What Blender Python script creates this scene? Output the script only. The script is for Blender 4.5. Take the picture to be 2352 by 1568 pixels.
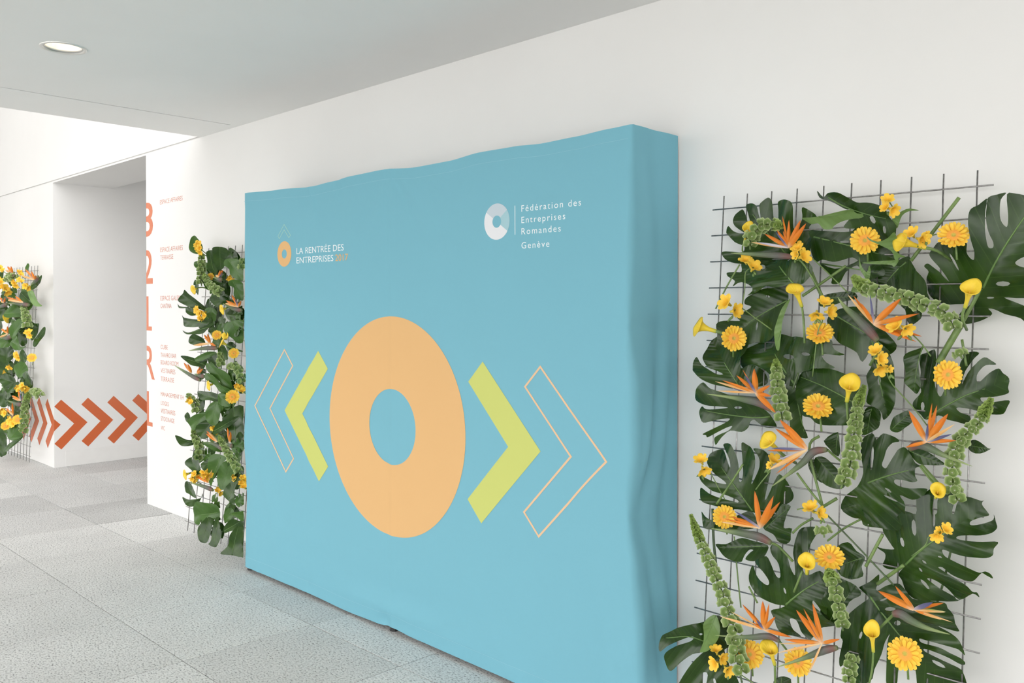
import bpy, bmesh, math, random
from mathutils import Vector, Matrix, noise
from mathutils.geometry import delaunay_2d_cdt
PI = math.pi
rnd = random.Random(11)
for o in list(bpy.data.objects):
    bpy.data.objects.remove(o)
sc = bpy.context.scene
COL = sc.collection

# ------------------------------------------------------------------ camera, world, light, exposure
D = 2.858          # y of the long white wall
DB = 2.542         # y of the banner's front
CEIL = 2.80
cam = bpy.data.objects.new('camera', bpy.data.cameras.new('camera'))
COL.objects.link(cam)
sc.camera = cam
FPX, YAW, PITCH, SHIFT, EYE = 1954.93, 0.769487, 0.009858, -60.82, 1.58
fwd = Vector((-math.sin(YAW)*math.cos(PITCH), math.cos(YAW)*math.cos(PITCH), -math.sin(PITCH)))
right = Vector((math.cos(YAW), math.sin(YAW), 0))
up = right.cross(fwd)
cam.matrix_world = Matrix.Translation((0, 0, EYE)) @ Matrix((right, up, -fwd)).transposed().to_4x4()
cam.data.sensor_width = 36
cam.data.lens = FPX/2352*36
cam.data.shift_y = SHIFT/2352
cam.data.clip_start = .05

sc.view_settings.view_transform = 'Standard'
sc.view_settings.look = 'None'
sc.view_settings.gamma = 1
sc.view_settings.use_curve_mapping = False
sc.view_settings.exposure = 0.0
sc.cycles.max_bounces = 10
sc.cycles.diffuse_bounces = 6
sc.cycles.use_denoising = True

w = bpy.data.worlds.new('overcast sky'); sc.world = w; w.use_nodes = True
nt = w.node_tree; nt.nodes.clear()
wo = nt.nodes.new('ShaderNodeOutputWorld'); bg = nt.nodes.new('ShaderNodeBackground')
tc = nt.nodes.new('ShaderNodeTexCoord'); sx = nt.nodes.new('ShaderNodeSeparateXYZ')
mr = nt.nodes.new('ShaderNodeMapRange')
mr.inputs[1].default_value = 0; mr.inputs[2].default_value = 1; mr.inputs[3].default_value = 1.0; mr.inputs[4].default_value = .62
nt.links.new(tc.outputs['Generated'], sx.inputs[0]); nt.links.new(sx.outputs[2], mr.inputs[0])
bg.inputs[0].default_value = (1.0, .985, .972, 1)
ml = nt.nodes.new('ShaderNodeMath'); ml.operation = 'MULTIPLY'; ml.inputs[1].default_value = SKY = 4.0
nt.links.new(mr.outputs[0], ml.inputs[0]); nt.links.new(ml.outputs[0], bg.inputs[1]); nt.links.new(bg.outputs[0], wo.inputs[0])

# ------------------------------------------------------------------ helpers
def tag(o, label=None, cat=None, group=None, kind=None):
    if label: o['label'] = label
    if cat: o['category'] = cat
    if group: o['group'] = group
    if kind: o['kind'] = kind
    return o
def link(name, me, m=None, parent=None):
    o = bpy.data.objects.new(name, me); COL.objects.link(o)
    if m is not None and not me.materials: me.materials.append(m)
    if parent is not None: o.parent = parent
    return o
def mesh(name, verts, faces, smooth=False):
    me = bpy.data.meshes.new(name); me.from_pydata([tuple(v) for v in verts], [], faces); me.update()
    if smooth: me.polygons.foreach_set('use_smooth', [True]*len(me.polygons))
    return me
def bm_mesh(name, bm, smooth=False):
    me = bpy.data.meshes.new(name); bm.to_mesh(me); bm.free()
    if smooth: me.polygons.foreach_set('use_smooth', [True]*len(me.polygons))
    return me
def empty(name, loc=(0, 0, 0)):
    o = bpy.data.objects.new(name, None); o.location = loc; o.empty_display_size = .05; COL.objects.link(o); return o
def box(V, F, a, b):
    i = len(V)
    for x in (a[0], b[0]):
        for y in (a[1], b[1]):
            for z in (a[2], b[2]): V.append((x, y, z))
    F += [tuple(i+k for k in q) for q in ((0,1,3,2),(4,6,7,5),(0,4,5,1),(2,3,7,6),(0,2,6,4),(1,5,7,3))]
def boxes(name, lst, m, parent=None, bevel=0):
    V, F = [], []
    for a, b in lst: box(V, F, a, b)
    me = mesh(name, V, F)
    if bevel:
        bm = bmesh.new(); bm.from_mesh(me); bmesh.ops.bevel(bm, geom=bm.edges[:], offset=bevel, segments=1, affect='EDGES'); bm.to_mesh(me); bm.free()
    return link(name, me, m, parent)
def catmull(pts, n=4, closed=False):
    out = []; N = len(pts); pts = [Vector(p) for p in pts]
    for i in range(N if closed else N-1):
        if closed: p0, p1, p2, p3 = pts[i-1], pts[i], pts[(i+1) % N], pts[(i+2) % N]
        else: p0, p1, p2, p3 = pts[max(i-1, 0)], pts[i], pts[i+1], pts[min(i+2, N-1)]
        for j in range(n):
            t = j/n
            out.append(.5*((2*p1)+(p2-p0)*t+(2*p0-5*p1+4*p2-p3)*t*t+(3*p1-p0-3*p2+p3)*t**3))
    if not closed: out.append(pts[-1])
    return out
def tube(pts, rad, seg=8, flat=1.0, face=None):
    "tapered tube along pts; rad a number or a function of 0..1; flat squashes along the second axis"
    V, F = [], []; N = len(pts)
    prev = None
    for i, p in enumerate(pts):
        t = (pts[min(i+1, N-1)]-pts[max(i-1, 0)]).normalized()
        ref = Vector(face) if face else Vector((0, -1, 0))
        a = t.cross(ref)
        if a.length < .05: a = t.cross(Vector((1, 0, 0)))
        a.normalize(); b = a.cross(t).normalized()
        r = rad(i/(N-1)) if callable(rad) else rad
        for k in range(seg):
            an = 2*PI*k/seg; V.append(p+a*r*math.cos(an)+b*r*flat*math.sin(an))
    for i in range(N-1):
        for k in range(seg):
            k2 = (k+1) % seg; F.append((i*seg+k, i*seg+k2, (i+1)*seg+k2, (i+1)*seg+k))
    F.append(tuple(range(seg))[::-1]); F.append(tuple((N-1)*seg+k for k in range(seg)))
    return V, F
def tube_obj(name, pts, rad, m, parent=None, seg=8, flat=1.0, n=4, uv=False):
    P = catmull(pts, n) if len(pts) > 1 and n > 1 else [Vector(p) for p in pts]
    V, F = tube(P, rad, seg, flat)
    me = mesh(name, V, F, True)
    if uv:
        ul = me.uv_layers.new(name='UVMap'); N = len(P)
        for l in me.loops: ul.data[l.index].uv = ((l.vertex_index//seg)/(N-1), (l.vertex_index % seg)/seg)
    return link(name, me, m, parent)

# ------------------------------------------------------------------ materials
def mat(name, col, rough=.5, spec=.5, metal=0, coat=0):
    m = bpy.data.materials.new(name); m.use_nodes = True
    p = m.node_tree.nodes['Principled BSDF']
    p.inputs['Base Color'].default_value = (*col, 1); p.inputs['Roughness'].default_value = rough
    p.inputs['Metallic'].default_value = metal; p.inputs['Specular IOR Level'].default_value = spec
    p.inputs['Coat Weight'].default_value = coat
    return m
def N(m, t, **kw):
    n = m.node_tree.nodes.new(t)
    for k, v in kw.items(): setattr(n, k, v)
    return n
def LK(m, a, b): m.node_tree.links.new(a, b)
def PB(m): return m.node_tree.nodes['Principled BSDF']
def lin(r, g, b): return tuple(((c/255)/12.92 if c <= 10 else (((c/255)+.055)/1.055)**2.4) for c in (r, g, b))
def add_noise(m, scale, lo, hi, bump=0, bscale=None, dist=.002, detail=4, coord='Object'):
    t = N(m, 'ShaderNodeTexCoord'); nz = N(m, 'ShaderNodeTexNoise'); nz.inputs['Scale'].default_value = scale; nz.inputs['Detail'].default_value = detail
    LK(m, t.outputs[coord], nz.inputs['Vector'])
    r = N(m, 'ShaderNodeValToRGB'); r.color_ramp.elements[0].position = .3; r.color_ramp.elements[1].position = .7
    r.color_ramp.elements[0].color = (*lo, 1); r.color_ramp.elements[1].color = (*hi, 1)
    LK(m, nz.outputs['Fac'], r.inputs[0]); LK(m, r.outputs[0], PB(m).inputs['Base Color'])
    if bump:
        n2 = N(m, 'ShaderNodeTexNoise'); n2.inputs['Scale'].default_value = bscale or scale; n2.inputs['Detail'].default_value = 6
        LK(m, t.outputs[coord], n2.inputs['Vector'])
        b = N(m, 'ShaderNodeBump'); b.inputs['Strength'].default_value = bump; b.inputs['Distance'].default_value = dist
        LK(m, n2.outputs['Fac'], b.inputs['Height']); LK(m, b.outputs[0], PB(m).inputs['Normal'])
    return m
white = add_noise(mat('wall paint', (.8, .8, .8), .6), 1.3, (.80, .795, .785), (.83, .825, .815), .15, 60, .001)
ceilm = add_noise(mat('ceiling paint', (.8, .8, .8), .85), 2, (.84, .84, .83), (.86, .86, .85))
plinth = add_noise(mat('skirting paint', (.8, .8, .8), .5), 6, (.78, .775, .76), (.82, .815, .80), .3, 14, .003)
dark = mat('painted slot shade', (.12, .12, .11), .8)
# granite
gran = mat('granite', (.5, .5, .5), .75)
t = N(gran, 'ShaderNodeTexCoord'); g_ = N(gran, 'ShaderNodeNewGeometry'); oi = N(gran, 'ShaderNodeObjectInfo')
n1 = N(gran, 'ShaderNodeTexNoise'); n1.inputs['Scale'].default_value = 75; n1.inputs['Detail'].default_value = 5; n1.inputs['Roughness'].default_value = .7
n2 = N(gran, 'ShaderNodeTexVoronoi'); n2.inputs['Scale'].default_value = 170
n3 = N(gran, 'ShaderNodeTexNoise'); n3.inputs['Scale'].default_value = 3.0
mp = N(gran, 'ShaderNodeMapping'); mp.inputs['Scale'].default_value = (1, 1.6, 1); mp.inputs['Rotation'].default_value = (0, 0, .4)
LK(gran, g_.outputs['Position'], mp.inputs[0])
for n_ in (n1, n2): LK(gran, mp.outputs[0], n_.inputs['Vector'])
LK(gran, g_.outputs['Position'], n3.inputs['Vector'])
r = N(gran, 'ShaderNodeValToRGB'); e = r.color_ramp.elements
e[0].position = .36; e[0].color = (.20, .205, .205, 1); e[1].position = .58; e[1].color = (.86, .865, .855, 1)
x_ = e.new(.45); x_.color = (.70, .705, .70, 1)
LK(gran, n1.outputs['Fac'], r.inputs[0])
mx = N(gran, 'ShaderNodeMix', data_type='RGBA', blend_type='MULTIPLY'); mx.inputs[0].default_value = 1
vr = N(gran, 'ShaderNodeMapRange'); vr.inputs[3].default_value = .80; vr.inputs[4].default_value = 1.06
LK(gran, oi.outputs['Random'], vr.inputs[0])
LK(gran, r.outputs[0], mx.inputs[6]); LK(gran, vr.outputs[0], mx.inputs[7])
mx2 = N(gran, 'ShaderNodeMix', data_type='RGBA', blend_type='MULTIPLY'); mx2.inputs[0].default_value = .2
LK(gran, mx.outputs[2], mx2.inputs[6]); LK(gran, n3.outputs['Fac'], mx2.inputs[7]); LK(gran, mx2.outputs[2], PB(gran).inputs['Base Color'])
bp = N(gran, 'ShaderNodeBump'); bp.inputs['Strength'].default_value = .55; bp.inputs['Distance'].default_value = .004
LK(gran, n1.outputs['Fac'], bp.inputs['Height']); LK(gran, bp.outputs[0], PB(gran).inputs['Normal'])
grout = add_noise(mat('joint mortar', (.25, .25, .24), .9), 40, (.20, .20, .19), (.30, .30, .28))
outdoor = mat('pale bounce ground', (.7, .7, .68), .9)
def cloth(name, col):
    m = mat(name, col, .9, .12)
    t = N(m, 'ShaderNodeTexCoord'); a = N(m, 'ShaderNodeTexNoise'); a.inputs['Scale'].default_value = 420; a.inputs['Detail'].default_value = 3
    LK(m, t.outputs['Object'], a.inputs['Vector'])
    b = N(m, 'ShaderNodeBump'); b.inputs['Strength'].default_value = .12; b.inputs['Distance'].default_value = .001
    LK(m, a.outputs['Fac'], b.inputs['Height']); LK(m, b.outputs[0], PB(m).inputs['Normal'])
    return m
blue = cloth('blue stretch fabric', (.190, .445, .545))
orange = cloth('orange print', (.72, .445, .205))
lime = cloth('lime print', (.56, .60, .18))
thin_orange = cloth('pale orange print', (.78, .52, .32))
whitep = cloth('white print', (.80, .86, .88))
seam = cloth('pale blue thread', (.27, .53, .62))
hatp = cloth('pale green print', (.42, .64, .50))
seg1 = cloth('white ring segment print', (.74, .75, .78)); seg2 = cloth('pale ring segment print', (.52, .60, .66)); seg3 = cloth('light blue ring segment print', (.36, .56, .62))
vinyl = mat('orange vinyl', lin(206, 100, 50), .22, .6)
vinyl_t = mat('orange vinyl lettering', lin(214, 122, 84), .25, .6)
steel = add_noise(mat('welded steel wire', (.3, .3, .3), .38, .5, .85), 90, (.24, .235, .23), (.42, .41, .40))
black = mat('black plastic foot', (.02, .02, .02), .5)
chrome = mat('satin trim', (.75, .75, .73), .3, .5, .6)
glow = bpy.data.materials.new('lamp glow'); glow.use_nodes = True
glow.node_tree.nodes.clear(); em = glow.node_tree.nodes.new('ShaderNodeEmission'); ou = glow.node_tree.nodes.new('ShaderNodeOutputMaterial')
em.inputs[0].default_value = (1, .80, .52, 1); em.inputs[1].default_value = 14; glow.node_tree.links.new(em.outputs[0], ou.inputs[0])

def leafmat(name, c1, c2, vein, under, rough=.27, bd=.004):
    m = mat(name, c1, rough, .3); p = PB(m)
    uv = N(m, 'ShaderNodeUVMap'); s = N(m, 'ShaderNodeSeparateXYZ'); LK(m, uv.outputs[0], s.inputs[0])
    ab = N(m, 'ShaderNodeMath', operation='ABSOLUTE'); LK(m, s.outputs[1], ab.inputs[0])
    k = N(m, 'ShaderNodeMath', operation='MULTIPLY'); k.inputs[1].default_value = -.75; LK(m, ab.outputs[0], k.inputs[0])
    ad = N(m, 'ShaderNodeMath', operation='ADD'); LK(m, s.outputs[0], ad.inputs[0]); LK(m, k.outputs[0], ad.inputs[1])
    m7 = N(m, 'ShaderNodeMath', operation='MULTIPLY'); m7.inputs[1].default_value = 8; LK(m, ad.outputs[0], m7.inputs[0])
    pp = N(m, 'ShaderNodeMath', operation='PINGPONG'); pp.inputs[1].default_value = .5; LK(m, m7.outputs[0], pp.inputs[0])
    vr = N(m, 'ShaderNodeMapRange'); vr.inputs[1].default_value = .0; vr.inputs[2].default_value = .045; vr.inputs[3].default_value = 1; vr.inputs[4].default_value = 0
    LK(m, pp.outputs[0], vr.inputs[0])
    tp = N(m, 'ShaderNodeMath', operation='MULTIPLY'); tp.inputs[1].default_value = 2*PI; LK(m, m7.outputs[0], tp.inputs[0])
    cs = N(m, 'ShaderNodeMath', operation='COSINE'); LK(m, tp.outputs[0], cs.inputs[0])
    hs = N(m, 'ShaderNodeMath', operation='MULTIPLY'); hs.inputs[1].default_value = -.22; LK(m, cs.outputs[0], hs.inputs[0])
    t = N(m, 'ShaderNodeTexCoord'); nz = N(m, 'ShaderNodeTexNoise'); nz.inputs['Scale'].default_value = 9; nz.inputs['Detail'].default_value = 5
    LK(m, t.outputs['Object'], nz.inputs['Vector'])
    rp = N(m, 'ShaderNodeValToRGB'); rp.color_ramp.elements[0].position = .35; rp.color_ramp.elements[1].position = .68
    rp.color_ramp.elements[0].color = (*c1, 1); rp.color_ramp.elements[1].color = (*c2, 1); LK(m, nz.outputs['Fac'], rp.inputs[0])
    a = N(m, 'ShaderNodeMix', data_type='RGBA'); LK(m, rp.outputs[0], a.inputs[6]); a.inputs[7].default_value = (*vein, 1)
    vm = N(m, 'ShaderNodeMath', operation='MULTIPLY'); vm.inputs[1].default_value = .28; LK(m, vr.outputs[0], vm.inputs[0]); LK(m, vm.outputs[0], a.inputs[0])
    g = N(m, 'ShaderNodeNewGeometry'); b = N(m, 'ShaderNodeMix', data_type='RGBA'); LK(m, g.outputs['Backfacing'], b.inputs[0])
    LK(m, a.outputs[2], b.inputs[6]); b.inputs[7].default_value = (*under, 1); LK(m, b.outputs[2], p.inputs['Base Color'])
    # pillowy relief between the veins and fine waviness
    m2 = N(m, 'ShaderNodeMath', operation='ADD'); LK(m, hs.outputs[0], m2.inputs[0])
    n2 = N(m, 'ShaderNodeTexNoise'); n2.inputs['Scale'].default_value = 28; LK(m, t.outputs['Object'], n2.inputs['Vector'])
    ms = N(m, 'ShaderNodeMath', operation='MULTIPLY'); ms.inputs[1].default_value = .5; LK(m, n2.outputs['Fac'], ms.inputs[0]); LK(m, ms.outputs[0], m2.inputs[1])
    bp = N(m, 'ShaderNodeBump'); bp.inputs['Strength'].default_value = .35; bp.inputs['Distance'].default_value = bd
    LK(m, m2.outputs[0], bp.inputs['Height']); LK(m, bp.outputs[0], p.inputs['Normal'])
    p.inputs['Coat Weight'].default_value = .22; p.inputs['Coat Roughness'].default_value = .12
    return m
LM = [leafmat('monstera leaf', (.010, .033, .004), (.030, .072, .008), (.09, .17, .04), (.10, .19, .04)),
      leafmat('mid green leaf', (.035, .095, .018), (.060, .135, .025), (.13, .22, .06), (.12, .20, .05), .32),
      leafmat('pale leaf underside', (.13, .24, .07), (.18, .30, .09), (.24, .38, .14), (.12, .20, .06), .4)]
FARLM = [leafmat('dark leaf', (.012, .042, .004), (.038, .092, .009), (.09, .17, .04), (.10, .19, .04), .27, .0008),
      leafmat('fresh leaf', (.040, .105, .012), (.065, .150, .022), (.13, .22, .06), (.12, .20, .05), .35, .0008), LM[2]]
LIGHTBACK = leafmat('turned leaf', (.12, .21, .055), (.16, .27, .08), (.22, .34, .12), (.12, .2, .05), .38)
rib = mat('leaf rib', (.12, .22, .055), .35)
stemm = add_noise(mat('cut stem', (.14, .2, .06), .4), 25, (.075, .14, .03), (.20, .30, .09))
darkstem = add_noise(mat('dark stem', (.05, .1, .04), .4), 25, (.04, .075, .03), (.09, .14, .05))
palestem = mat('pale stem', (.42, .48, .20), .45)
def radial(name, cols, rough=.5, sub=0):
    "colour along u of the uv map"
    m = mat(name, cols[0][1], rough, .3)
    uv = N(m, 'ShaderNodeUVMap'); s = N(m, 'ShaderNodeSeparateXYZ'); LK(m, uv.outputs[0], s.inputs[0])
    r = N(m, 'ShaderNodeValToRGB'); e = r.color_ramp.elements
    e[0].position = cols[0][0]; e[0].color = (*cols[0][1], 1); e[1].position = cols[-1][0]; e[1].color = (*cols[-1][1], 1)
    for p_, c_ in cols[1:-1]: q = e.new(p_); q.color = (*c_, 1)
    LK(m, s.outputs[0], r.inputs[0]); LK(m, r.outputs[0], PB(m).inputs['Base Color'])
    w_ = N(m, 'ShaderNodeTexWave'); w_.inputs['Scale'].default_value = 4; w_.bands_direction = 'Y'; w_.inputs['Distortion'].default_value = 1
    LK(m, uv.outputs[0], w_.inputs['Vector'])
    b = N(m, 'ShaderNodeBump'); b.inputs['Strength'].default_value = .25; b.inputs['Distance'].default_value = .001
    LK(m, w_.outputs['Fac'], b.inputs['Height']); LK(m, b.outputs[0], PB(m).inputs['Normal'])
    PB(m).inputs['Subsurface Weight'].default_value = sub; PB(m).inputs['Subsurface Scale'].default_value = .004
    return m
gpetal = radial('gerbera petal', [(0, (.90, .40, .04)), (.5, (.95, .56, .05)), (1, (.97, .66, .08))])
gdisc = radial('gerbera disc', [(0, (.50, .48, .10)), (.25, (.62, .45, .08)), (.45, (.92, .38, .07)), (1, (.92, .42, .06))], .7)
osep = radial('strelitzia sepal', [(0, (.85, .62, .42)), (.22, (.76, .27, .04)), (.6, (.74, .205, .015)), (1, (.58, .15, .02))], .45)
psep = radial('pale strelitzia sepal', [(0, (.82, .62, .36)), (.5, (.78, .40, .12)), (1, (.78, .56, .30))], .45)
bpet = radial('blue strelitzia petal', [(0, (.55, .50, .55)), (.4, (.15, .15, .27)), (1, (.075, .08, .19))], .45)
vpet = radial('lilac strelitzia petal', [(0, (.75, .70, .72)), (1, (.40, .38, .52))], .45)
gsep = radial('green strelitzia sepal', [(0, (.75, .70, .35)), (.6, (.42, .55, .12)), (1, (.75, .65, .35))], .45)
spathe = radial('strelitzia spathe', [(0, (.14, .17, .08)), (.12, (.18, .09, .08)), (.3, (.13, .13, .115)), (.6, (.12, .17, .09)), (1, (.34, .42, .17))], .5)
calm = radial('calla', [(0, (.42, .47, .06)), (.35, (.78, .60, .05)), (1, (.88, .62, .05))], .4)
frem = radial('freesia', [(0, (.60, .55, .08)), (.4, (.93, .56, .05)), (1, (.94, .62, .07))], .5)
bellm = radial('bells of ireland calyx', [(0, (.34, .42, .17)), (.5, (.20, .30, .09)), (.8, (.30, .40, .15)), (1, (.56, .64, .36))], .5)  # depth shading of the cup painted into the ramp: darker inside, lighter rim
belltip = radial('young calyx', [(0, (.22, .34, .07)), (1, (.36, .48, .14))], .5)
seedm = mat('white seed', (.75, .78, .65), .4)
spadixm = mat('spadix', (.85, .5, .05), .7)
SEP = dict(o=osep, p=psep, b=bpet, v=vpet, g=gsep)

# ------------------------------------------------------------------ the setting
XC, XD, XE = -9.010, -6.840, -5.886     # doorway corners, end of the low ceiling
wb = boxes('wall_back', [((XD, D, 0), (6.0, D+.45, CEIL)),
                         ((-15.0, D, 0), (XC, 9.0, CEIL)), ((-15.0, 3.42, CEIL), (XC, 9.0, 3.4)),
                         ((XC, D, CEIL-.012), (XD, 3.42, CEIL)),
                         ((-15.0, D+.015, CEIL), (6.0, 3.42, CEIL+.012)),
                         ((-15.0, D, CEIL+.012), (6.0, 3.42, 6.4))], white)
tag(wb, kind='structure')
tag(boxes('wall_left', [((-15.3, -2.8, 0), (-15.0, D, 6.4))], white), kind='structure')
tag(boxes('wall_right', [((6.0, y0, 0), (6.3, y0+.2, CEIL+.2)) for y0 in (-2.8, -.9, 1.0, D+.25)]+[((6.0, -2.8, 0), (6.3, D+.45, .3))], white), kind='structure')
tag(boxes('wall_corridor', [((XC, 9.0, 0), (-3.0, 9.3, 3.6)), ((-3.0, D+.45, 0), (-2.7, D+2.2, 3.6)), ((-3.0, 7.2, 0), (-2.7, 9.3, 3.6))], white), kind='structure')
tag(boxes('wall_front', [((-15.3, -2.8, CEIL+.2), (6.3, -2.5, 3.6)), ((-15.3, -2.8, 3.6), (XE+.2, -2.5, 6.4)), ((-15.3, -2.8, 2.2), (-9.0, -2.5, CEIL+.2))] + [((x0, -2.7, 0), (x0+.12, -2.55, CEIL+.2)) for x0 in [-15+1.8*i for i in range(12)]], white), kind='structure')  # unseen; high header over the atrium front added to cut light there
# low ceiling with its shadow slot (a real gap between two boards) and a hole for the lamp
LX, LY, LR = -4.322, 1.420, .093
SL = -5.345
def plate(name, x0, x1, y0, y1, z0, z1, hole, m):
    bm = bmesh.new(); n = 32
    rim = [bm.verts.new((hole[0]+hole[2]*math.cos(2*PI*i/n), hole[1]+hole[2]*math.sin(2*PI*i/n), z0)) for i in range(n)]
    rtop = [bm.verts.new((v.co.x, v.co.y, z0+.12)) for v in rim]
    sq = []
    for i in range(n):
        a = 2*PI*i/n; dx, dy = math.cos(a), math.sin(a); s_ = .3/max(abs(dx), abs(dy)); sq.append(bm.verts.new((hole[0]+dx*s_, hole[1]+dy*s_, z0)))
    for i in range(n):
        j = (i+1) % n; bm.faces.new((rim[i], sq[i], sq[j], rim[j])); bm.faces.new((rim[j], rtop[j], rtop[i], rim[i]))
    hx0, hx1, hy0, hy1 = hole[0]-.3, hole[0]+.3, hole[1]-.3, hole[1]+.3
    def q(a, b, c, d):
        bm.faces.new([bm.verts.new((*p, z0)) for p in ((a, c), (a, d), (b, d), (b, c))])
    q(x0, hx0, y0, y1); q(hx1, x1, y0, y1); q(hx0, hx1, y0, hy0); q(hx0, hx1, hy1, y1)
    V, F = [], []; box(V, F, (x0, y0, z0+.13), (x1, y1, z1)); vs = [bm.verts.new(v) for v in V]
    for fc in F: bm.faces.new([vs[i] for i in fc])
    box(V, F, (0,0,0), (0,0,0))
    for a, b in (((x0, y0), (x0, y1)), ((x1, y0), (x1, y1)), ((x0, y0), (x1, y0)), ((x0, y1), (x1, y1))):
        bm.faces.new([bm.verts.new(p) for p in ((*a, z0), (*b, z0), (*b, z0+.13), (*a, z0+.13))])
    return link(name, bm_mesh(name, bm), m)
tag(plate('ceiling', SL+.008, 6.0, -2.8, D, CEIL, CEIL+.2, (LX, LY, LR), ceilm), kind='structure')
tag(boxes('ceiling', [((XE, -2.8, CEIL), (SL-.008, D, CEIL+.2)), ((SL-.009, D-.06, CEIL), (SL+.009, D, CEIL+.2))], ceilm), kind='structure')
tag(boxes('slot_shade_1', [((SL-.008, -2.8, CEIL+.05), (SL+.008, D-.06, CEIL+.06))], dark), kind='structure')  # dark strip closing the slot, its shade painted into the colour
tag(boxes('ceiling', [((XC, 3.42, 3.4), (-2.7, 9.3, 3.6))], ceilm), kind='structure')
# unseen slats added across the skylight to block part of its light
for i in range(12):
    x0 = -15+.78*i
    tag(boxes('skylight_blocker', [((x0, -2.8, 6.2), (x0+.50, D, 6.4))], white, wb), kind='structure')
tag(boxes('ground', [((-40, -60, -.2), (30, -2.81, -.06))], outdoor), kind='structure')  # unseen outdoors, kept pale to bounce sky light up to the ceiling
sk = boxes('baseboard_left', [((XC, 2.960, 0), (XC+.004, 9.0, .152))], plinth, bevel=.0015); tag(sk, kind='structure')

# floor: mortar bed with single granite slabs
fl = boxes('floor', [((-15.3, -2.8, -.06), (6.3, 9.3, -.004))], grout); tag(fl, kind='structure')
def jx(k, y):
    x0 = -2.248-.7*k
    s_ = min(max(.03+(-2.95-x0)*.035, .02), .115)
    return x0+s_*(y-2.33)
def jy(j): return 2.333+.63*(j) if j > 0 else 2.333+.638*j
nt_ = 0
for k in range(-3, 14):
    for j in range(-4, 4):
        y0, y1 = jy(j-1), jy(j); g = .0022
        if j == 3 and k < 6: continue
        top, bot = [], []
        x00, x10, x01, x11 = jx(k+1, y0)+g, jx(k, y0)-g, jx(k+1, y1)+g, jx(k, y1)-g
        if y1 > D and x01 > XD-.1: y1c = D-.003
        else: y1c = y1-g
        if x10 < XC and y0 > D: continue
        if y1 > D and x01 < XC:
            if x11 < XC: y1c = min(y1c, D-.003)
        dz = rnd.uniform(-.0008, .0008); c_ = .0009
        def ring(z, ins): return [(x00+ins, y0+g+ins, z), (x10-ins, y0+g+ins, z), (x11-ins, y1c-ins, z), (x01+ins, y1c-ins, z)]
        V = ring(-.03, 0)+ring(-c_+dz, 0)+ring(dz, c_*.8)
        F = [(0, 1, 5, 4), (1, 2, 6, 5), (2, 3, 7, 6), (3, 0, 4, 7), (4, 5, 9, 8), (5, 6, 10, 9), (6, 7, 11, 10), (7, 4, 8, 11), (8, 9, 10, 11)]
        link('slab', mesh('slab', V, F), gran, fl); nt_ += 1

# ------------------------------------------------------------------ flat graphics as thin geometry
def tri_shape(loops, cell=None):
    "filled planar region (first loop outer, rest holes) as bmesh in x,z; optionally cut on a lattice"
    pts, edges = [], []
    for lp in loops:
        b = len(pts); pts += [Vector(p) for p in lp]; edges += [(b+i, b+(i+1) % len(lp)) for i in range(len(lp))]
    v, e, f, *_ = delaunay_2d_cdt(pts, edges, [], 0, 1e-6)
    bm = bmesh.new(); vs = [bm.verts.new((p.x, 0, p.y)) for p in v]
    for t_ in f:
        cx = sum(v[i].x for i in t_)/3; cy = sum(v[i].y for i in t_)/3
        if inside((cx, cy), loops[0]) and not any(inside((cx, cy), h_) for h_ in loops[1:]):
            try: bm.faces.new([vs[i] for i in t_])
            except ValueError: pass
    if cell: lattice(bm, cell)
    return bm
def lattice(bm, cell):
    for ax in (0, 2):
        cs = [q.co[ax] for q in bm.verts]; lo, hi = min(cs), max(cs); i = math.floor(lo/cell)+1
        while i*cell < hi:
            no = [0, 0, 0]; no[ax] = 1; co = [0, 0, 0]; co[ax] = i*cell
            bmesh.ops.bisect_plane(bm, geom=bm.verts[:]+bm.edges[:]+bm.faces[:], plane_co=co, plane_no=no, dist=1e-6); i += 1
def inside(p, poly):
    x, y = p; c = False; j = len(poly)-1
    for i in range(len(poly)):
        xi, yi = poly[i][0], poly[i][1]; xj, yj = poly[j][0], poly[j][1]
        if (yi > y) != (yj > y) and x < (xj-xi)*(y-yi)/(yj-yi)+xi: c = not c
        j = i
    return c
def text_bm(s, x0, x1, z0, z1, off=0.0, spacing=1.0, cap=True):
    "lettering fitted so its first baseline is z0, cap height z1-z0 and ink width x0..x1"
    cu = bpy.data.curves.new('t', 'FONT'); cu.body = s; cu.size = 1; cu.resolution_u = 4; cu.offset = off; cu.space_character = spacing
    ob = bpy.data.objects.new('t', cu); COL.objects.link(ob)
    dg = bpy.context.evaluated_depsgraph_get(); me = bpy.data.meshes.new_from_object(ob.evaluated_get(dg))
    bpy.data.objects.remove(ob); bpy.data.curves.remove(cu)
    bm = bmesh.new(); bm.from_mesh(me); bpy.data.meshes.remove(me)
    xs = [v.co.x for v in bm.verts]; a, b = min(xs), max(xs); H = .729
    for v in bm.verts:
        v.co = Vector((x0+(v.co.x-a)/(b-a)*(x1-x0), 0, z0+v.co.y/H*(z1-z0)))
    return bm
def join_bm(bms):
    o = bmesh.new()
    for b in bms:
        me = bpy.data.meshes.new('x'); b.to_mesh(me); b.free(); o.from_mesh(me); bpy.data.meshes.remove(me)
    return o
def circle(cx, cz, r, n=96): return [(cx+r*math.cos(2*PI*i/n), cz+r*math.sin(2*PI*i/n)) for i in range(n)]
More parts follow.
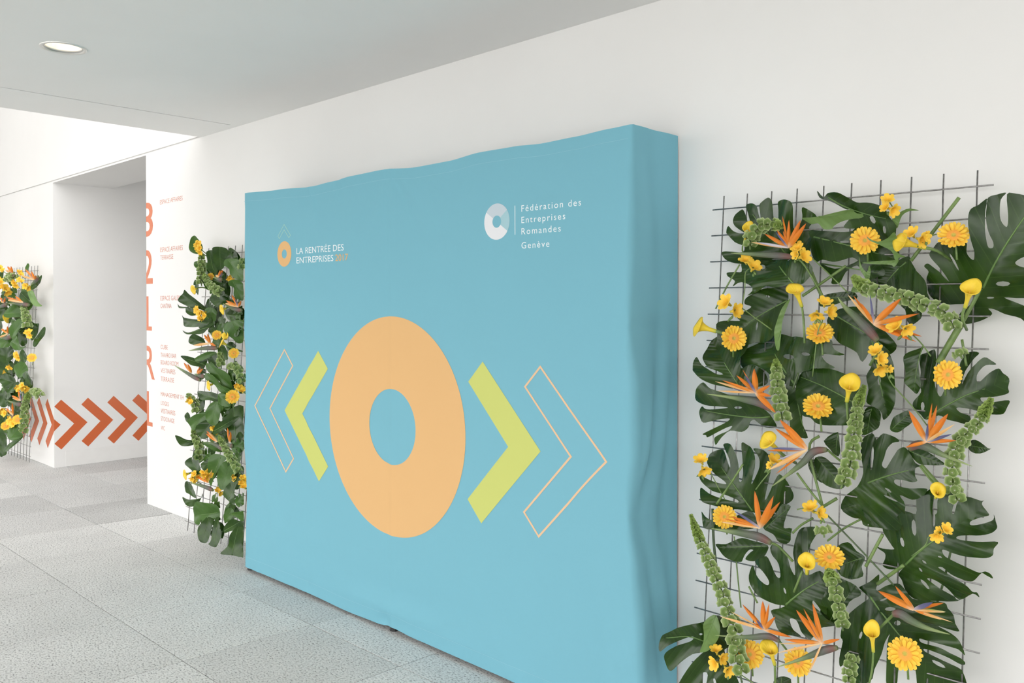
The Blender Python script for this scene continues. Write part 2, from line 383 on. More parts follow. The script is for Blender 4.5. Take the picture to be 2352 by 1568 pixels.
def inset(poly, d):
    out = []; n = len(poly)
    area = sum(poly[i][0]*poly[(i+1) % n][1]-poly[(i+1) % n][0]*poly[i][1] for i in range(n)); sg = 1 if area > 0 else -1
    for i in range(n):
        p0, p1, p2 = (Vector(poly[k]) for k in (i-1, i, (i+1) % n))
        a = (p1-p0).normalized(); b = (p2-p1).normalized(); na = Vector((-a.y, a.x))*sg; nb = Vector((-b.y, b.x))*sg
        m_ = (na+nb).normalized(); out.append(tuple(p1+m_*d/max(.3, m_.dot(na))))
    return out

# ------------------------------------------------------------------ banner
XL, XR, ZT, ZB = -4.700, -1.854, 2.245, .021
TOP = [(-4.70, 2.255), (-4.30, 2.241), (-3.967, 2.226), (-3.78, 2.233), (-3.6, 2.243), (-3.35, 2.246), (-3.072, 2.229), (-2.859, 2.230), (-2.648, 2.243), (-2.453, 2.241), (-2.284, 2.233), (-2.125, 2.236), (-1.95, 2.244), (-1.85, 2.247)]
BOT = [(-4.70, .024), (-4.162, .021), (-3.966, .020), (-3.66, .014), (-3.38, .020), (-3.27, .030), (-3.1, .022), (-2.659, .020), (-1.85, .018)]
LEFT = [(0, -.000), (.25, .006), (.45, .018), (.55, .010), (.78, -.016), (1.05, .002), (1.27, .006), (1.42, -.010), (1.7, .0), (1.85, .002), (2.25, .008)]
RIGHT = [(0, .040), (.35, .030), (.6, .008), (.77, -.014), (.80, -.018), (.83, -.014), (1.05, .012), (1.27, .010), (1.47, -.010), (1.5, -.017), (1.53, -.015), (1.75, -.010), (2.06, -.005), (2.25, .002)]
def interp(T, x):
    if x <= T[0][0]: return T[0][1]
    for (a, b), (c, d) in zip(T, T[1:]):
        if x <= c:
            t = (x-a)/(c-a); t = t*t*(3-2*t); return b+(d-b)*t
    return T[-1][1]
def gs(x, s): return math.exp(-(x/s)**2)
def bulge(x, z):
    "how far the cloth stands out of its plane at x, z (towards the viewer's side)"
    d = .004*math.sin(x*2.3+1)+.0015*math.sin(x*5+z*3)
    d += .0034*gs(x+3.27, .018)-.0022*gs(x+3.305, .02)+.0014*gs(x+3.995, .018)-.0009*gs(x+4.035, .02)-.0005*gs(x+3.955, .018)          # frame posts show through
    d += .008*gs((x+3.27)*.9+(2.25-z)*.45, .04)*gs(z-2.12, .15)-.009*gs((x+3.27)-(2.25-z)*.6, .04)*gs(z-2.10, .18)+.005*gs((x+3.27)-(2.25-z)*1.1, .04)*gs(z-2.14, .12)
    d += .007*gs((x+3.985)-(2.25-z)*.25, .022)*gs(z-2.15, .12)-.006*gs((x+3.70)+(z-2.2)*.5, .022)*gs(z-2.2, .06)
    d += .0016*(1/(1+math.exp(-(z-2.185)*180)))+.0016*(1/(1+math.exp((z-.085)*180)))
    u = (x+3.35)*.94+(z-.12)*.3; v = (z-.115)-(x+3.35)*.0
    d += .010*gs(v-.0, .045)*gs(x+3.30, .38)-.005*gs(v-.09, .05)*gs(x+3.2, .35)         # slack roll above the hem
    d -= .008*gs(z-.05, .03)*gs(x+3.33, .04)+.007*gs(z-.05, .03)*gs(x+4.0, .03)
    for x0, z0, sl, a, s_ in ((-4.45, .5, .42, .006, .035), (-4.30, .45, .35, -.006, .045), (-4.58, .35, .1, .006, .03), (-2.6, .22, .8, .003, .05)):
        d += a*gs((x-x0)-(z0-z)*sl, s_)*gs(z-z0, .35)
    d += .004*gs(x+4.64, .03)*(.5+.5*math.sin(z*4))
    # right hand end: long vertical swells beside the corner
    e = max(0, 1-(XR-x)/.35) if x > XR-.35 else 0
    d += e*e*(.010*math.sin((z-.8)*PI/.72)*(1 if .8 < z < 1.52 else .4)-.004)
    d += .007*gs((x+2.02)-(.6-z)*.12, .035)*gs(z-.25, .35)-.006*gs((x+1.93)-(.6-z)*.1, .03)*gs(z-.3, .35)
    return d
def side_bulge(t, z):
    "t 0 at the front corner .. 1 at the wall"
    d = .006*math.sin(t*5+z*1.2)*math.sin(PI*t)
    d += .016*gs(t-(z-.79)*.85, .09)*gs(z-1.05, .22)-.020*gs(t-.20-(z-.79)*.60, .10)*gs(z-1.12, .30)   # creases rising from the lower hub
    d += .010*gs(t-.50-(z-.79)*.45, .09)*gs(z-1.1, .35)-.008*gs(t-.66-(z-.79)*.4, .07)*gs(z-1.05, .3)
    d += -.020*gs(t-.20-(.8-z)*.45, .11)*gs(z-.45, .3)+.012*gs(t-.5-(.8-z)*.5, .1)*gs(z-.4, .3)-.012*gs(t-.75-(.8-z)*.35, .09)*gs(z-.35, .35)
    d += .008*gs(t-.25-(2.2-z)*.35, .15)*gs(z-1.9, .35)-.006*gs(t-.06, .08)*gs(z-2.1, .4)
    return d
def bsurf(x, z):
    s_ = 1.0
    xx = x+interp(LEFT, z)*max(0, 1-(x-XL)/.35)+interp(RIGHT, z)*max(0, 1-(XR-x)/.3)
    return Vector((xx, DB-bulge(x, z), z))
bn = empty('display_banner', (-3.27, 2.70, 0)); tag(bn, 'wide light blue fabric display wall printed with an orange ring and arrows', 'banner')
def put(o): o.parent = bn; o.matrix_parent_inverse = Matrix.Translation((3.27, -2.70, 0)); return o
nx, nz_ = 250, 170
V, F = [], []
sideN = 16; cols = []
for i in range(5): cols.append(('l', 1-i/5))                      # left end, from the wall forward
for i in range(nx+1): cols.append(('f', i/nx))
for i in range(1, sideN+1): cols.append(('r', i/sideN))
for kind, t in cols:
    for j in range(nz_+1):
        q = j/nz_
        if kind == 'f':
            x = XL+(XR-XL)*t; z = interp(BOT, x)+(interp(TOP, x)-interp(BOT, x))*q
            P_ = bsurf(x, z)
            # rounded vertical corners, tighter at the frame hubs
            rc = .007+.045*(math.sin(min(max((z-.80)/.70, 0), 1)*PI)+.9*math.sin(min(max((.8-z)/.8, 0), 1)*PI*.7))+.02*math.sin(min(max((z-1.5)/.7, 0), 1)*PI)
            e = XR-x
            if e < rc: P_.y += (rc-math.sqrt(max(rc*rc-(rc-e)**2, 0)))*.75
            e = x-XL
            if e < .03: P_.y += (.03-math.sqrt(max(.0009-(.03-e)**2, 0)))*.75
        elif kind == 'r':
            z = interp(BOT, XR)+(interp(TOP, XR)-interp(BOT, XR))*q
            c0 = bsurf(XR, z); rc = .007+.045*(math.sin(min(max((z-.80)/.70, 0), 1)*PI)+.9*math.sin(min(max((.8-z)/.8, 0), 1)*PI*.7))+.02*math.sin(min(max((z-1.5)/.7, 0), 1)*PI)
            y0 = c0.y+rc*.75; y = y0+(D-.012-y0)*t
            P_ = Vector((c0.x*(1-t)+(XR+.0)*t+side_bulge(t, z)*math.sin(PI*min(1, t*1.0)), y, z+(.0*t)))
        else:
            z = interp(BOT, XL)+(interp(TOP, XL)-interp(BOT, XL))*q; c0 = bsurf(XL, z)
            P_ = Vector((c0.x, (c0.y+.03)+(D-.012-c0.y-.03)*t, z))
        V.append(P_)
W_ = nz_+1
for i in range(len(cols)-1):
    for j in range(nz_): F.append((i*W_+j, (i+1)*W_+j, (i+1)*W_+j+1, i*W_+j+1))
put(link('fabric_cover', mesh('fabric_cover', V, F, True), blue))
def on_banner(name, bm, m, off=.0009, cell=.0115):
    if cell: lattice(bm, cell)
    for v in bm.verts:
        p = bsurf(v.co.x, v.co.z); v.co = Vector((p.x, p.y-off-(.0003 if v.co.y > .5 else 0), v.co.z))
    return put(link(name, bm_mesh(name, bm, True), m))
CX, CZ = -3.271, 1.0
on_banner('printed_ring', tri_shape([circle(CX, CZ+.003, .530, 128), circle(CX, CZ, .183, 72)]), orange)
chev = [(.637, 1.344), (.972, .997), (.630, .646), (.543, .737), (.791, .995), (.547, 1.252)]
for s_, nm in ((1, 'printed_arrow'), (-1, 'printed_arrow')):
    on_banner(nm, tri_shape([[(CX+s_*a, b) for a, b in chev]]), lime)
    big = [(a+.333, b) for a, b in chev]
    o_ = [(CX+s_*a, b) for a, b in big]
    on_banner('printed_arrow_outline', tri_shape([o_, inset(o_, .0085)]), thin_orange)
# left emblem: roof shape, small ring, two lines of lettering
hat = [(-4.246, 2.043), (-4.179, 1.977), (-4.197, 1.962), (-4.246, 2.009), (-4.295, 1.962), (-4.3115, 1.979)]
on_banner('emblem_roof', tri_shape([hat, inset(hat, .003)]), hatp, .0006, None)
on_banner('emblem_ring', tri_shape([circle(-4.2435, 1.8755, .0715, 48), circle(-4.2435, 1.875, .0255, 32)]), orange, .0006, None)
on_banner('lettering', text_bm('LA RENTRÉE DES', -4.120, -3.672, 1.869, 1.904), whitep, .0006, None)
on_banner('lettering', text_bm('ENTREPRISES', -4.120, -3.766, 1.818, 1.853), whitep, .0006, None)
_a, _b = text_bm('2017', -3.7488, -3.6338, 1.817, 1.853), text_bm('2017', -3.7472, -3.6322, 1.817, 1.853)
for v in _b.verts: v.co.y = 1
on_banner('lettering', join_bm([_a, _b]), orange, .0006, None)
# right emblem
def sector(a0, a1, cx=-2.5485, cz=1.9385, ro=.0765, ri=.0258, n=24):
    A = [a0+(a1-a0)*i/n for i in range(n+1)]
    return [(cx+ro*math.cos(a), cz+ro*math.sin(a)) for a in A]+[(cx+ri*math.cos(a), cz+ri*math.sin(a)) for a in reversed(A)]
R_ = math.radians
for a0, a1, m_ in ((-34, 37, seg3), (37, 146, seg2), (146, 326, seg1)):
    on_banner('emblem_segment', tri_shape([sector(R_(a0), R_(a1))]), m_, .0006, None)
on_banner('emblem_rule', tri_shape([[(-2.443, 1.877), (-2.4395, 1.877), (-2.4395, 1.997), (-2.443, 1.997)]]), whitep, .0006, None)
for s_, x1, z0 in (('Fédération des', -2.088, 1.969), ('Entreprises', -2.168, 1.922), ('Romandes', -2.191, 1.8755), ('Genève', -2.251, 1.818)):
    on_banner('lettering', text_bm(s_, -2.404, x1, z0, z0+.0275, 0, 1.25), whitep, .0006, None)
# hem stitching, top and bottom, and feet
for T_, dz in ((TOP, -.050), (BOT, .062)):
    bm = bmesh.new(); prev = None; n = 120
    for i in range(n+1):
        x = XL+.012+(XR-XL-.03)*i/n; z = interp(T_, x)+dz
        a, b = bm.verts.new((x, 0, z)), bm.verts.new((x, 0, z+.0014))
        if prev: bm.faces.new((prev[0], a, b, prev[1]))
        prev = (a, b)
    on_banner('hem_seam', bm, seam, .0009, None)
for x0 in (-4.68, -3.295, -1.90):
    V, F = [], []; 
    for i in range(12):
        a = 2*PI*i/12; V += [(x0+.022*math.cos(a), 2.575+.022*math.sin(a), 0.0), (x0+.016*math.cos(a), 2.575+.016*math.sin(a), .05)]
    for i in range(12): j = (i+1) % 12; F.append((2*i, 2*j, 2*j+1, 2*i+1))
    F += [tuple(2*i for i in range(12))[::-1], tuple(2*i+1 for i in range(12))]
    put(link('frame_foot', mesh('frame_foot', V, F), black))
# folding frame behind the cloth (four posts and cross bars)
for x0 in (-4.66, -3.99, -3.27, -2.57, -1.92):
    put(boxes('frame_post', [((x0-.01, 2.62, .05), (x0+.01, 2.64, 2.2))], chrome))
for z0 in (.06, .8, 1.5, 2.19):
    put(boxes('frame_bar', [((-4.66, 2.64, z0), (-1.92, 2.655, z0+.015))], chrome))

# ------------------------------------------------------------------ lettering and arrows on the wall
def on_wall(name, bm, m, fold=None, off=.0008):
    if fold is not None:
        bmesh.ops.bisect_plane(bm, geom=bm.verts[:]+bm.edges[:]+bm.faces[:], plane_co=(fold[0], 0, 0), plane_no=(1, 0, 0), dist=1e-5)
        spl = [e for e in bm.edges if all(abs(v.co.x-fold[0]) < 1e-4 for v in e.verts)]
        if spl: bmesh.ops.split_edges(bm, edges=spl)
        fs = bm.faces[:]
        sidev = set()
        for f_ in fs:
            cxm = f_.calc_center_median().x
            if (cxm-fold[0])*fold[1] > 0:
                for v in f_.verts: sidev.add(v)
        for v in bm.verts:
            if v in sidev: v.co = Vector((fold[0]-fold[1]*(-1)*off, D+abs(v.co.x-fold[0]), v.co.z))
            else: v.co.y = D-off
    else:
        for v in bm.verts: v.co.y = D-off
    return link(name, bm_mesh(name, bm), m, wb)
for s_, x1, z0, h_ in (('ESPACE AFFAIRES', -6.190, 2.386-.012, .036), ('ESPACE AFFAIRES', -6.190, 2.003, .038), ('TERRASSE', -6.354, 1.943, .037),
                 ('ESPACE GALERIE', -6.200, 1.628, .037), ('CANTINA', -6.385, 1.568, .037),
                 ('CUBE', -6.455, 1.250, .035), ('TAVARO BAR', -6.308, 1.188, .036), ('BOARD ROOM', -6.272, 1.130, .036), ('VESTIAIRES', -6.325, 1.066, .037), ('TERRASSE', -6.348, 1.001, .037),
                 ('MANAGEMENT EH', -6.185, .884, .034), ('LOGES', -6.439, .814, .034), ('VESTIAIRES', -6.328, .753, .036), ('STOCKAGE', -6.345, .692, .036), ('WC', -6.512, .621, .033)):
    on_wall('lettering', text_bm(s_, -6.580, x1, z0, z0+h_, -.012), vinyl_t)
for s_, x0, x1, z0, z1 in (('3', -6.905, -6.713, 2.145, 2.418), ('2', -6.905, -6.720, 1.766, 2.040), ('R', -6.895, -6.691, 1.008, 1.282)):
    on_wall('large_character', text_bm(s_, x0, x1, z0, z1, .012), vinyl_t, (XD, -1))
for x1, z0, z1 in ((-6.741, 1.390, 1.662), (-6.735, .628, .905)):
    on_wall('large_character', tri_shape([[(-6.905, z0), (x1, z0), (x1, z0+.032), (-6.802, z0+.032), (-6.802, z1), (-6.84, z1), (-6.90, z1-.05), (-6.90, z1-.085), (-6.846, z1-.045), (-6.846, z0+.032), (-6.905, z0+.032)]]), vinyl_t, (XD, -1))
rc_ = [(2.923, .665), (3.168, .419), (2.923, .174), (2.860, .237), (3.042, .418), (2.860, .602)]
# the arrows run along the wall, round the door corner at XC and on into the passage; unfolded coordinate s = distance past the corner
for k in range(-5, 9):
    pol = [(XC+(a-D)+.2505*k, b) for a, b in rc_]
    on_wall('painted_arrow', tri_shape([pol]), vinyl, (XC, 1))

# ------------------------------------------------------------------ recessed lamp
dl = empty('recessed_downlight', (LX, LY, CEIL)); tag(dl, 'round recessed downlight glowing in the low white ceiling', 'lamp')
def lathe(prof, n=40):
    V, F = [], []
    for r0, z0 in prof:
        for i in range(n): a = 2*PI*i/n; V.append((r0*math.cos(a), r0*math.sin(a), z0))
    for k in range(len(prof)-1):
        for i in range(n): j = (i+1) % n; F.append((k*n+i, k*n+j, (k+1)*n+j, (k+1)*n+i))
    return V, F
link('trim_ring', mesh('trim_ring', *lathe([(.101, .001), (.101, -.004), (.093, -.006), (.086, -.004), (.083, .004), (.080, .0), (.078, .012)]), True), chrome, dl)
link('reflector', mesh('reflector', *lathe([(.078, .010), (.072, .04), (.055, .085), (.03, .10)]), True), chrome, dl)
V, F = lathe([(.0005, .058), (.066, .058), (.0665, .062)]); link('lamp_glass', mesh('lamp_glass', V, F), glow, dl)
link('spring_clip', mesh('spring_clip', *tube([Vector((-.05, -.03, .012)), Vector((-.05, -.03, .05))], .002, 6)), chrome, dl)
li = bpy.data.lights.new('downlight beam', 'SPOT'); li.energy = 9; li.color = (1, .86, .66); li.spot_size = 1.9; li.spot_blend = .8; li.shadow_soft_size = .06
lo = bpy.data.objects.new('downlight_beam', li); lo.location = (0, 0, .0); lo.parent = dl; COL.objects.link(lo)

CAMERA=(1954.930605, 0.769487, 0.009858, -60.819451, 1.58, 0.000495)
LEAVES=[
('R','dark green split monstera leaf in the upper left corner of the near wire grid',0,[],(-1.452,2.772,1.869),8,-6,[(-82,-136),(-127,-123),(-145,-98),(-140,-88),(-106,-90),(-69,-93),(-65,-74),(-109,-57),(-144,-29),(-146,-16),(-133,2),(-117,-18),(-78,-31),(-69,-30),(-102,-6),(-114,15),(-110,38),(-98,51),(-83,58),(-68,36),(-56,7),(-50,11),(-61,43),(-72,73),(-44,77),(-25,64),(-19,37),(-11,13),(-13,44),(-15,68),(-5,80),(15,93),(27,80),(32,49),(37,18),(54,13),(55,47),(51,75),(79,82),(107,74),(114,55),(112,25),(109,-17),(119,-17),(136,12),(138,50),(158,40),(190,16),(170,-5),(155,-20),(159,-50),(134,-80),(103,-109),(68,-135),(11,-137)],[(90,-124),(-58,55)],[],(0.16,-0.08,-0.28,0.09)),
('R','glossy monstera leaf folded under the top left orange strelitzia bloom',0,[],(-1.406,2.733,1.701),-5,14,[(92,-46),(60,-53),(27,-58),(-2,-54),(-42,-72),(-82,-83),(-56,-58),(-123,-30),(-157,-46),(-151,-25),(-183,-8),(-190,7),(-157,9),(-134,12),(-139,46),(-92,48),(-48,51),(26,42),(76,37),(95,53),(115,87),(131,120),(154,80),(148,31),(160,6),(153,-22),(129,-43)],[(93,-44),(12,37)],[[(-23,18),(-25,12),(-34,10),(-44,13),(-50,20),(-51,28),(-45,31),(-31,26)]],(0.16,-0.08,-0.28,0.09)),
('R','broad monstera leaf with a long pale midrib above the left gerbera of the near grid',0,[],(-1.474,2.747,1.546),12,8,[(115,63),(112,94),(106,117),(68,101),(32,97),(5,79),(-28,61),(-34,43),(-10,33),(-46,11),(-61,-5),(-52,-16),(-114,-15),(-141,-28),(-138,-63),(-135,-95),(-100,-111),(-24,-104),(13,-91),(41,-95),(72,-81),(87,-49),(90,3),(108,43)],[(111,56),(33,11),(-43,-37)],[[(15,-36),(12,-47),(9,-51),(8,-46),(8,-35),(11,-24),(13,-20),(15,-25)],[(56,66),(53,65),(48,65),(44,68),(42,71),(45,73),(50,72),(55,69)]],(0.2,0,-0.2,0.06)),
('R','monstera leaf with a curled lobe at the left rim,under the round left gerbera',0,[],(-1.573,2.721,1.367),15,10,[(52,-70),(29,-79),(-2,-73),(-42,-67),(-80,-52),(-107,-30),(-122,-16),(-125,9),(-108,31),(-91,5),(-64,-12),(-25,-31),(-4,-30),(-29,-18),(-65,-6),(-83,21),(-86,38),(-76,64),(-58,98),(-15,121),(46,132),(87,104),(75,55),(57,27),(61,-8),(81,6),(107,5),(136,-12),(150,-49),(128,-66),(92,-72)],[(48,-63),(-19,34)],[],(0.16,-0.08,-0.28,0.09)),
('R','comb-like monstera leaf with lobes pointing left,below the strelitzia at mid height',0,[],(-1.569,2.71,1.181),14,-8,[(106,3),(117,-3),(146,-23),(178,-24),(175,-3),(148,37),(99,70),(44,81),(-1,91),(-51,103),(-77,124),(-98,106),(-107,84),(-111,53),(-70,40),(-22,41),(14,39),(-23,31),(-72,24),(-87,33),(-101,13),(-98,-6),(-82,-25),(-45,-14),(-12,-5),(19,-1),(4,-16),(-34,-38),(-84,-66),(-73,-71),(-69,-80),(-37,-61),(3,-37),(27,-27),(11,-46),(-20,-63),(-43,-79),(-46,-93),(-40,-107),(-16,-75),(20,-44),(65,-41),(88,-24),(94,-5)],[(178,19),(101,10),(-82,18)],[[(66,44),(61,40),(51,37),(41,38),(37,41),(41,45),(52,48),(62,47)]],(0.16,-0.08,-0.28,0.09)),
('R','glossy rolled monstera leaf carrying the gerbera in the middle of the near grid',0,[],(-1.186,2.679,1.289),-12,16,[(-94,73),(-62,88),(-3,93),(63,78),(101,64),(131,15),(130,-49),(125,-78),(45,-87),(-15,-90),(-39,-74),(-74,-69),(-106,-27),(-108,15),(-110,50)],[(105,-8),(-12,33),(-112,59)],[],(0.15,-0.5,0.1,0.05)),
('R','narrow dark monstera lobe hanging just right of the tall bells of Ireland spike',0,[],(-1.297,2.701,1.253),10,0,[(-3,61),(20,32),(22,-23),(20,-65),(34,-112),(0,-109),(-19,-79),(-25,-8),(-30,49),(-25,104),(-17,142)],[(-14,142),(24,-101)],[],(0.16,-0.08,-0.28,0.09)),
('R','dark monstera leaf with two oval holes behind the centre of the near grid',0,[],(-1.324,2.719,1.403),-8,18,[(31,-91),(1,-88),(-37,-74),(-87,-47),(-115,-37),(-150,-25),(-181,-26),(-203,-37),(-222,-15),(-213,15),(-186,45),(-158,70),(-137,100),(-53,88),(43,72),(126,65),(145,68),(152,41),(198,23),(153,24),(125,17),(134,-4),(155,-15),(128,-25),(51,-40),(43,-60)],[(30,-85),(-87,33)],[[(25,2),(18,-3),(-5,-2),(-26,4),(-33,10),(-28,16),(-8,16),(18,8)],[(68,19),(63,16),(53,14),(47,15),(44,19),(47,23),(54,25),(63,24)]],(0.16,-0.08,-0.28,0.09)),
('R','deeply split monstera leaf fanned upward at the left edge,below the front-facing calla',0,[],(-1.498,2.699,0.982),14,6,[(51,-119),(7,-112),(-37,-113),(-89,-106),(-125,-98),(-139,-77),(-146,-53),(-112,-67),(-73,-77),(-34,-83),(-6,-88),(-8,-79),(-56,-65),(-99,-59),(-137,-40),(-150,-21),(-148,-3),(-130,-15),(-93,-27),(-52,-30),(-60,-19),(-93,1),(-131,35),(-129,59),(-115,76),(-80,89),(-64,77),(-49,48),(-40,29),(-39,41),(-48,67),(-76,105),(-46,112),(-29,93),(-15,58),(-7,13),(-5,-14),(4,-13),(8,15),(2,52),(-6,117),(13,113),(37,102),(53,78),(55,40),(44,-11),(47,-14),(65,29),(70,60),(61,86),(43,103),(74,104),(93,88),(104,62),(102,24),(91,-27),(84,-70),(96,-53),(117,-8),(138,25),(159,8),(170,-18),(178,-45),(171,-65),(148,-85),(135,-112),(95,-130)],[(43,-112),(-19,-34),(-74,26)],[],(0.16,-0.08,-0.28,0.09)),
('R','dark curled monstera leaf arching along the top bar of the near wire grid',0,[],(-1.106,2.742,1.875),-10,-20,[(-139,92),(-115,70),(-94,82),(-51,82),(-22,61),(2,41),(34,36),(68,25),(89,6),(92,-23),(101,-43),(104,-58),(99,-85),(90,-118),(65,-117),(48,-86),(12,-69),(-3,-44),(-25,-43),(-49,-33),(-36,-15),(-21,4),(-25,20),(-39,23),(-74,47),(-102,59),(-132,69)],[(-128,90),(-18,19),(108,-36)],[[(48,-19),(50,-29),(46,-35),(40,-33),(35,-25),(33,-14),(37,-9),(43,-10)],[(77,-58),(76,-67),(73,-71),(69,-67),(68,-58),(69,-50),(72,-46),(75,-49)]],(0.16,-0.08,-0.28,0.09)),
('R','pale green upturned underside of a leaf lobe near the top of the near grid',1,[],(-1.174,2.722,1.865),0,-35,[(-113,9),(-58,13),(3,22),(42,26),(57,21),(66,5),(95,-5),(76,-13),(55,-9),(24,-12),(-8,-25),(-17,-33),(-41,-27),(-57,-8),(-82,-12),(-101,-2)],[(-109,14),(60,12)],[],(0.16,-0.08,-0.28,0.09)),
('R','dark leaf behind the topmost round gerbera of the near grid',0,[],(-1.136,2.764,1.776),5,10,[(-151,66),(-95,58),(-37,48),(2,50),(16,67),(47,61),(80,39),(115,30),(125,1),(142,-25),(130,-53),(85,-56),(31,-51),(3,-36),(-30,-49),(-52,-54),(-88,-44),(-115,-47),(-135,-11),(-138,28)],[(-131,41),(120,-37)],[[(1,15),(-5,13),(-20,12),(-35,14),(-41,17),(-35,19),(-20,20),(-5,18)]],(0.16,-0.08,-0.28,0.09)),
('R','dark leaf wedge below the topmost gerbera,left of the curling bells',0,[],(-1.117,2.763,1.695),-6,5,[(-142,33),(-78,10),(-16,27),(9,37),(95,25),(111,19),(93,-9),(64,-17),(35,-29),(11,-3),(-4,19),(-40,-2),(-53,-40),(-79,-40),(-83,-17)],[(-136,31),(59,-5)],[],(0.16,-0.08,-0.28,0.09)),
('R','shadowy monstera leaf with a grey midrib behind the upper right strelitzia',0,[],(-0.969,2.753,1.638),-14,8,[(5,100),(16,79),(56,37),(71,11),(79,-17),(92,-42),(75,-70),(63,-95),(41,-117),(24,-104),(13,-69),(-29,-32),(-58,3),(-111,6),(-128,23),(-136,61),(-92,73),(-37,82),(-15,97)],[(-2,82),(-72,13)],[],(0.16,-0.08,-0.28,0.09)),
('R','huge glossy monstera leaf overhanging the upper right corner of the near grid',0,[(-0.742,2.722,1.632),(-0.796,2.726,1.525),(-0.84,2.733,1.457),(-0.865,2.742,1.416)],(-0.731,2.74,1.719),-15,-8,[(-81,-113),(-92,-134),(-117,-136),(-146,-135),(-176,-120),(-198,-89),(-183,-55),(-165,-29),(-174,-11),(-163,-3),(-149,-20),(-139,-34),(-133,-47),(-122,-64),(-130,-40),(-143,-11),(-153,8),(-158,26),(-148,45),(-137,59),(-105,66),(-43,58),(-49,24),(-43,7),(-32,0),(-25,20),(-28,57),(-30,96),(-29,132),(-24,150),(-12,157),(-4,165),(8,173),(5,142),(5,91),(7,59),(11,33),(22,32),(23,48),(13,77),(7,116),(7,148),(10,176),(38,182),(66,184),(47,166),(42,131),(45,106),(57,89),(63,92),(66,120),(67,179),(91,178),(115,168),(159,141),(182,100),(166,65),(144,54),(106,45),(127,31),(172,17),(151,7),(110,1),(87,-12),(95,-21),(117,-27),(162,-36),(183,-69),(138,-102),(94,-117),(36,-115),(71,-130),(95,-138),(147,-155),(157,-182),(130,-190),(97,-171),(39,-163),(0,-151),(-20,-150),(-7,-165),(-41,-184),(-80,-196),(-115,-200),(-121,-184),(-109,-161),(-76,-137),(-48,-113)],[(-24,-87),(48,24),(113,119),(137,160)],[[(67,-73),(58,-79),(42,-81),(26,-79),(20,-74),(28,-68),(46,-66),(62,-68)],[(5,-116),(1,-118),(-8,-119),(-16,-119),(-19,-116),(-15,-114),(-7,-113),(2,-114)],[(-100,-4),(-94,-24),(-93,-33),(-98,-26),(-106,-7),(-113,13),(-114,22),(-109,15)]],(0.14,0.06,-0.25,0.08)),
('R','large dark leaf arching behind the upper right strelitzia and curving down',0,[],(-1.092,2.735,1.486),0,10,[(-124,50),(-99,84),(-33,96),(0,83),(41,49),(72,16),(108,-25),(87,-53),(71,-47),(36,-39),(6,-82),(-10,-55),(-34,-40),(-62,-27),(-95,4)],[(-92,67),(39,-7),(94,-55)],[],(0.16,-0.08,-0.28,0.09)),
('R','drooping dark leaf of long vertical lobes below the paired freesias',0,[],(-1.025,2.719,1.344),6,0,[(-34,129),(-10,126),(19,106),(39,73),(46,46),(44,-3),(45,-58),(35,-87),(19,-110),(7,-118),(1,-93),(-23,-77),(-41,-64),(-35,-25),(-40,17),(-25,52),(-29,94)],[(-26,126),(18,-109)],[[(1,4),(-1,-7),(-4,-12),(-7,-7),(-9,4),(-7,15),(-4,20),(-1,15)]],(0.3,0,-0.1,0.08)),
('R','wide glossy monstera leaf reaching past the right edge beside the oval gerbera',0,[],(-0.779,2.714,1.345),-16,6,[(-122,-110),(-143,-98),(-168,-80),(-169,-60),(-146,-27),(-153,-4),(-147,31),(-150,71),(-144,89),(-94,105),(-79,74),(-83,33),(-82,-6),(-75,-32),(-68,-33),(-58,-13),(-32,3),(-19,24),(-31,53),(-28,80),(-10,104),(29,102),(11,81),(-12,47),(-16,7),(-2,41),(21,68),(41,90),(55,82),(64,72),(46,68),(35,54),(27,37),(27,20),(34,18),(53,46),(70,61),(81,49),(99,35),(100,9),(105,-7),(84,-19),(58,-25),(42,-28),(52,-39),(82,-36),(114,-27),(119,-44),(111,-66),(76,-72),(45,-68),(14,-63),(-15,-62),(-24,-66),(-9,-77),(17,-84),(22,-107),(-11,-104),(-41,-101),(-76,-92)],[(-123,-107),(-12,-32),(46,-1)],[[(-128,-70),(-131,-80),(-136,-84),(-142,-81),(-145,-71),(-143,-61),(-137,-57),(-131,-61)]],(0.16,-0.08,-0.28,0.09)),
('R','small glossy upright lobe left of the oval gerbera at the right',0,[],(-0.914,2.692,1.391),-8,10,[(-29,45),(11,66),(14,79),(18,65),(10,30),(14,-10),(21,-43),(18,-59),(4,-73),(-14,-58),(-31,-39),(-29,-12),(-30,13)],[(16,75),(-2,-62)],[],(0.16,-0.08,-0.28,0.09)),
('R','monstera leaf with a wide notch between the two right-hand bells spikes',0,[],(-0.986,2.7,1.054),-8,6,[(-137,-66),(-113,-41),(-96,-3),(-101,50),(-93,103),(-69,127),(-51,109),(-21,131),(4,126),(17,112),(3,105),(-10,83),(-17,58),(-25,33),(-16,24),(-7,39),(6,68),(16,88),(33,95),(57,75),(69,53),(82,45),(68,36),(73,13),(81,1),(65,-6),(38,-4),(14,-6),(13,-16),(30,-24),(58,-26),(91,-20),(112,-20),(90,-47),(72,-57),(38,-49),(63,-77),(46,-128),(44,-154),(-7,-158),(-87,-170),(-100,-151),(-127,-149),(-163,-127),(-160,-91)],[(-77,-31),(11,11),(78,38)],[[(-53,49),(-57,22),(-63,10),(-67,21),(-70,47),(-69,74),(-64,86),(-57,75)],[(13,-45),(9,-46),(0,-43),(-9,-38),(-12,-35),(-7,-35),(2,-37),(10,-42)],[(39,-68),(32,-69),(13,-66),(-6,-62),(-13,-58),(-3,-57),(16,-60),(33,-65)]],(0.16,-0.08,-0.28,0.09)),
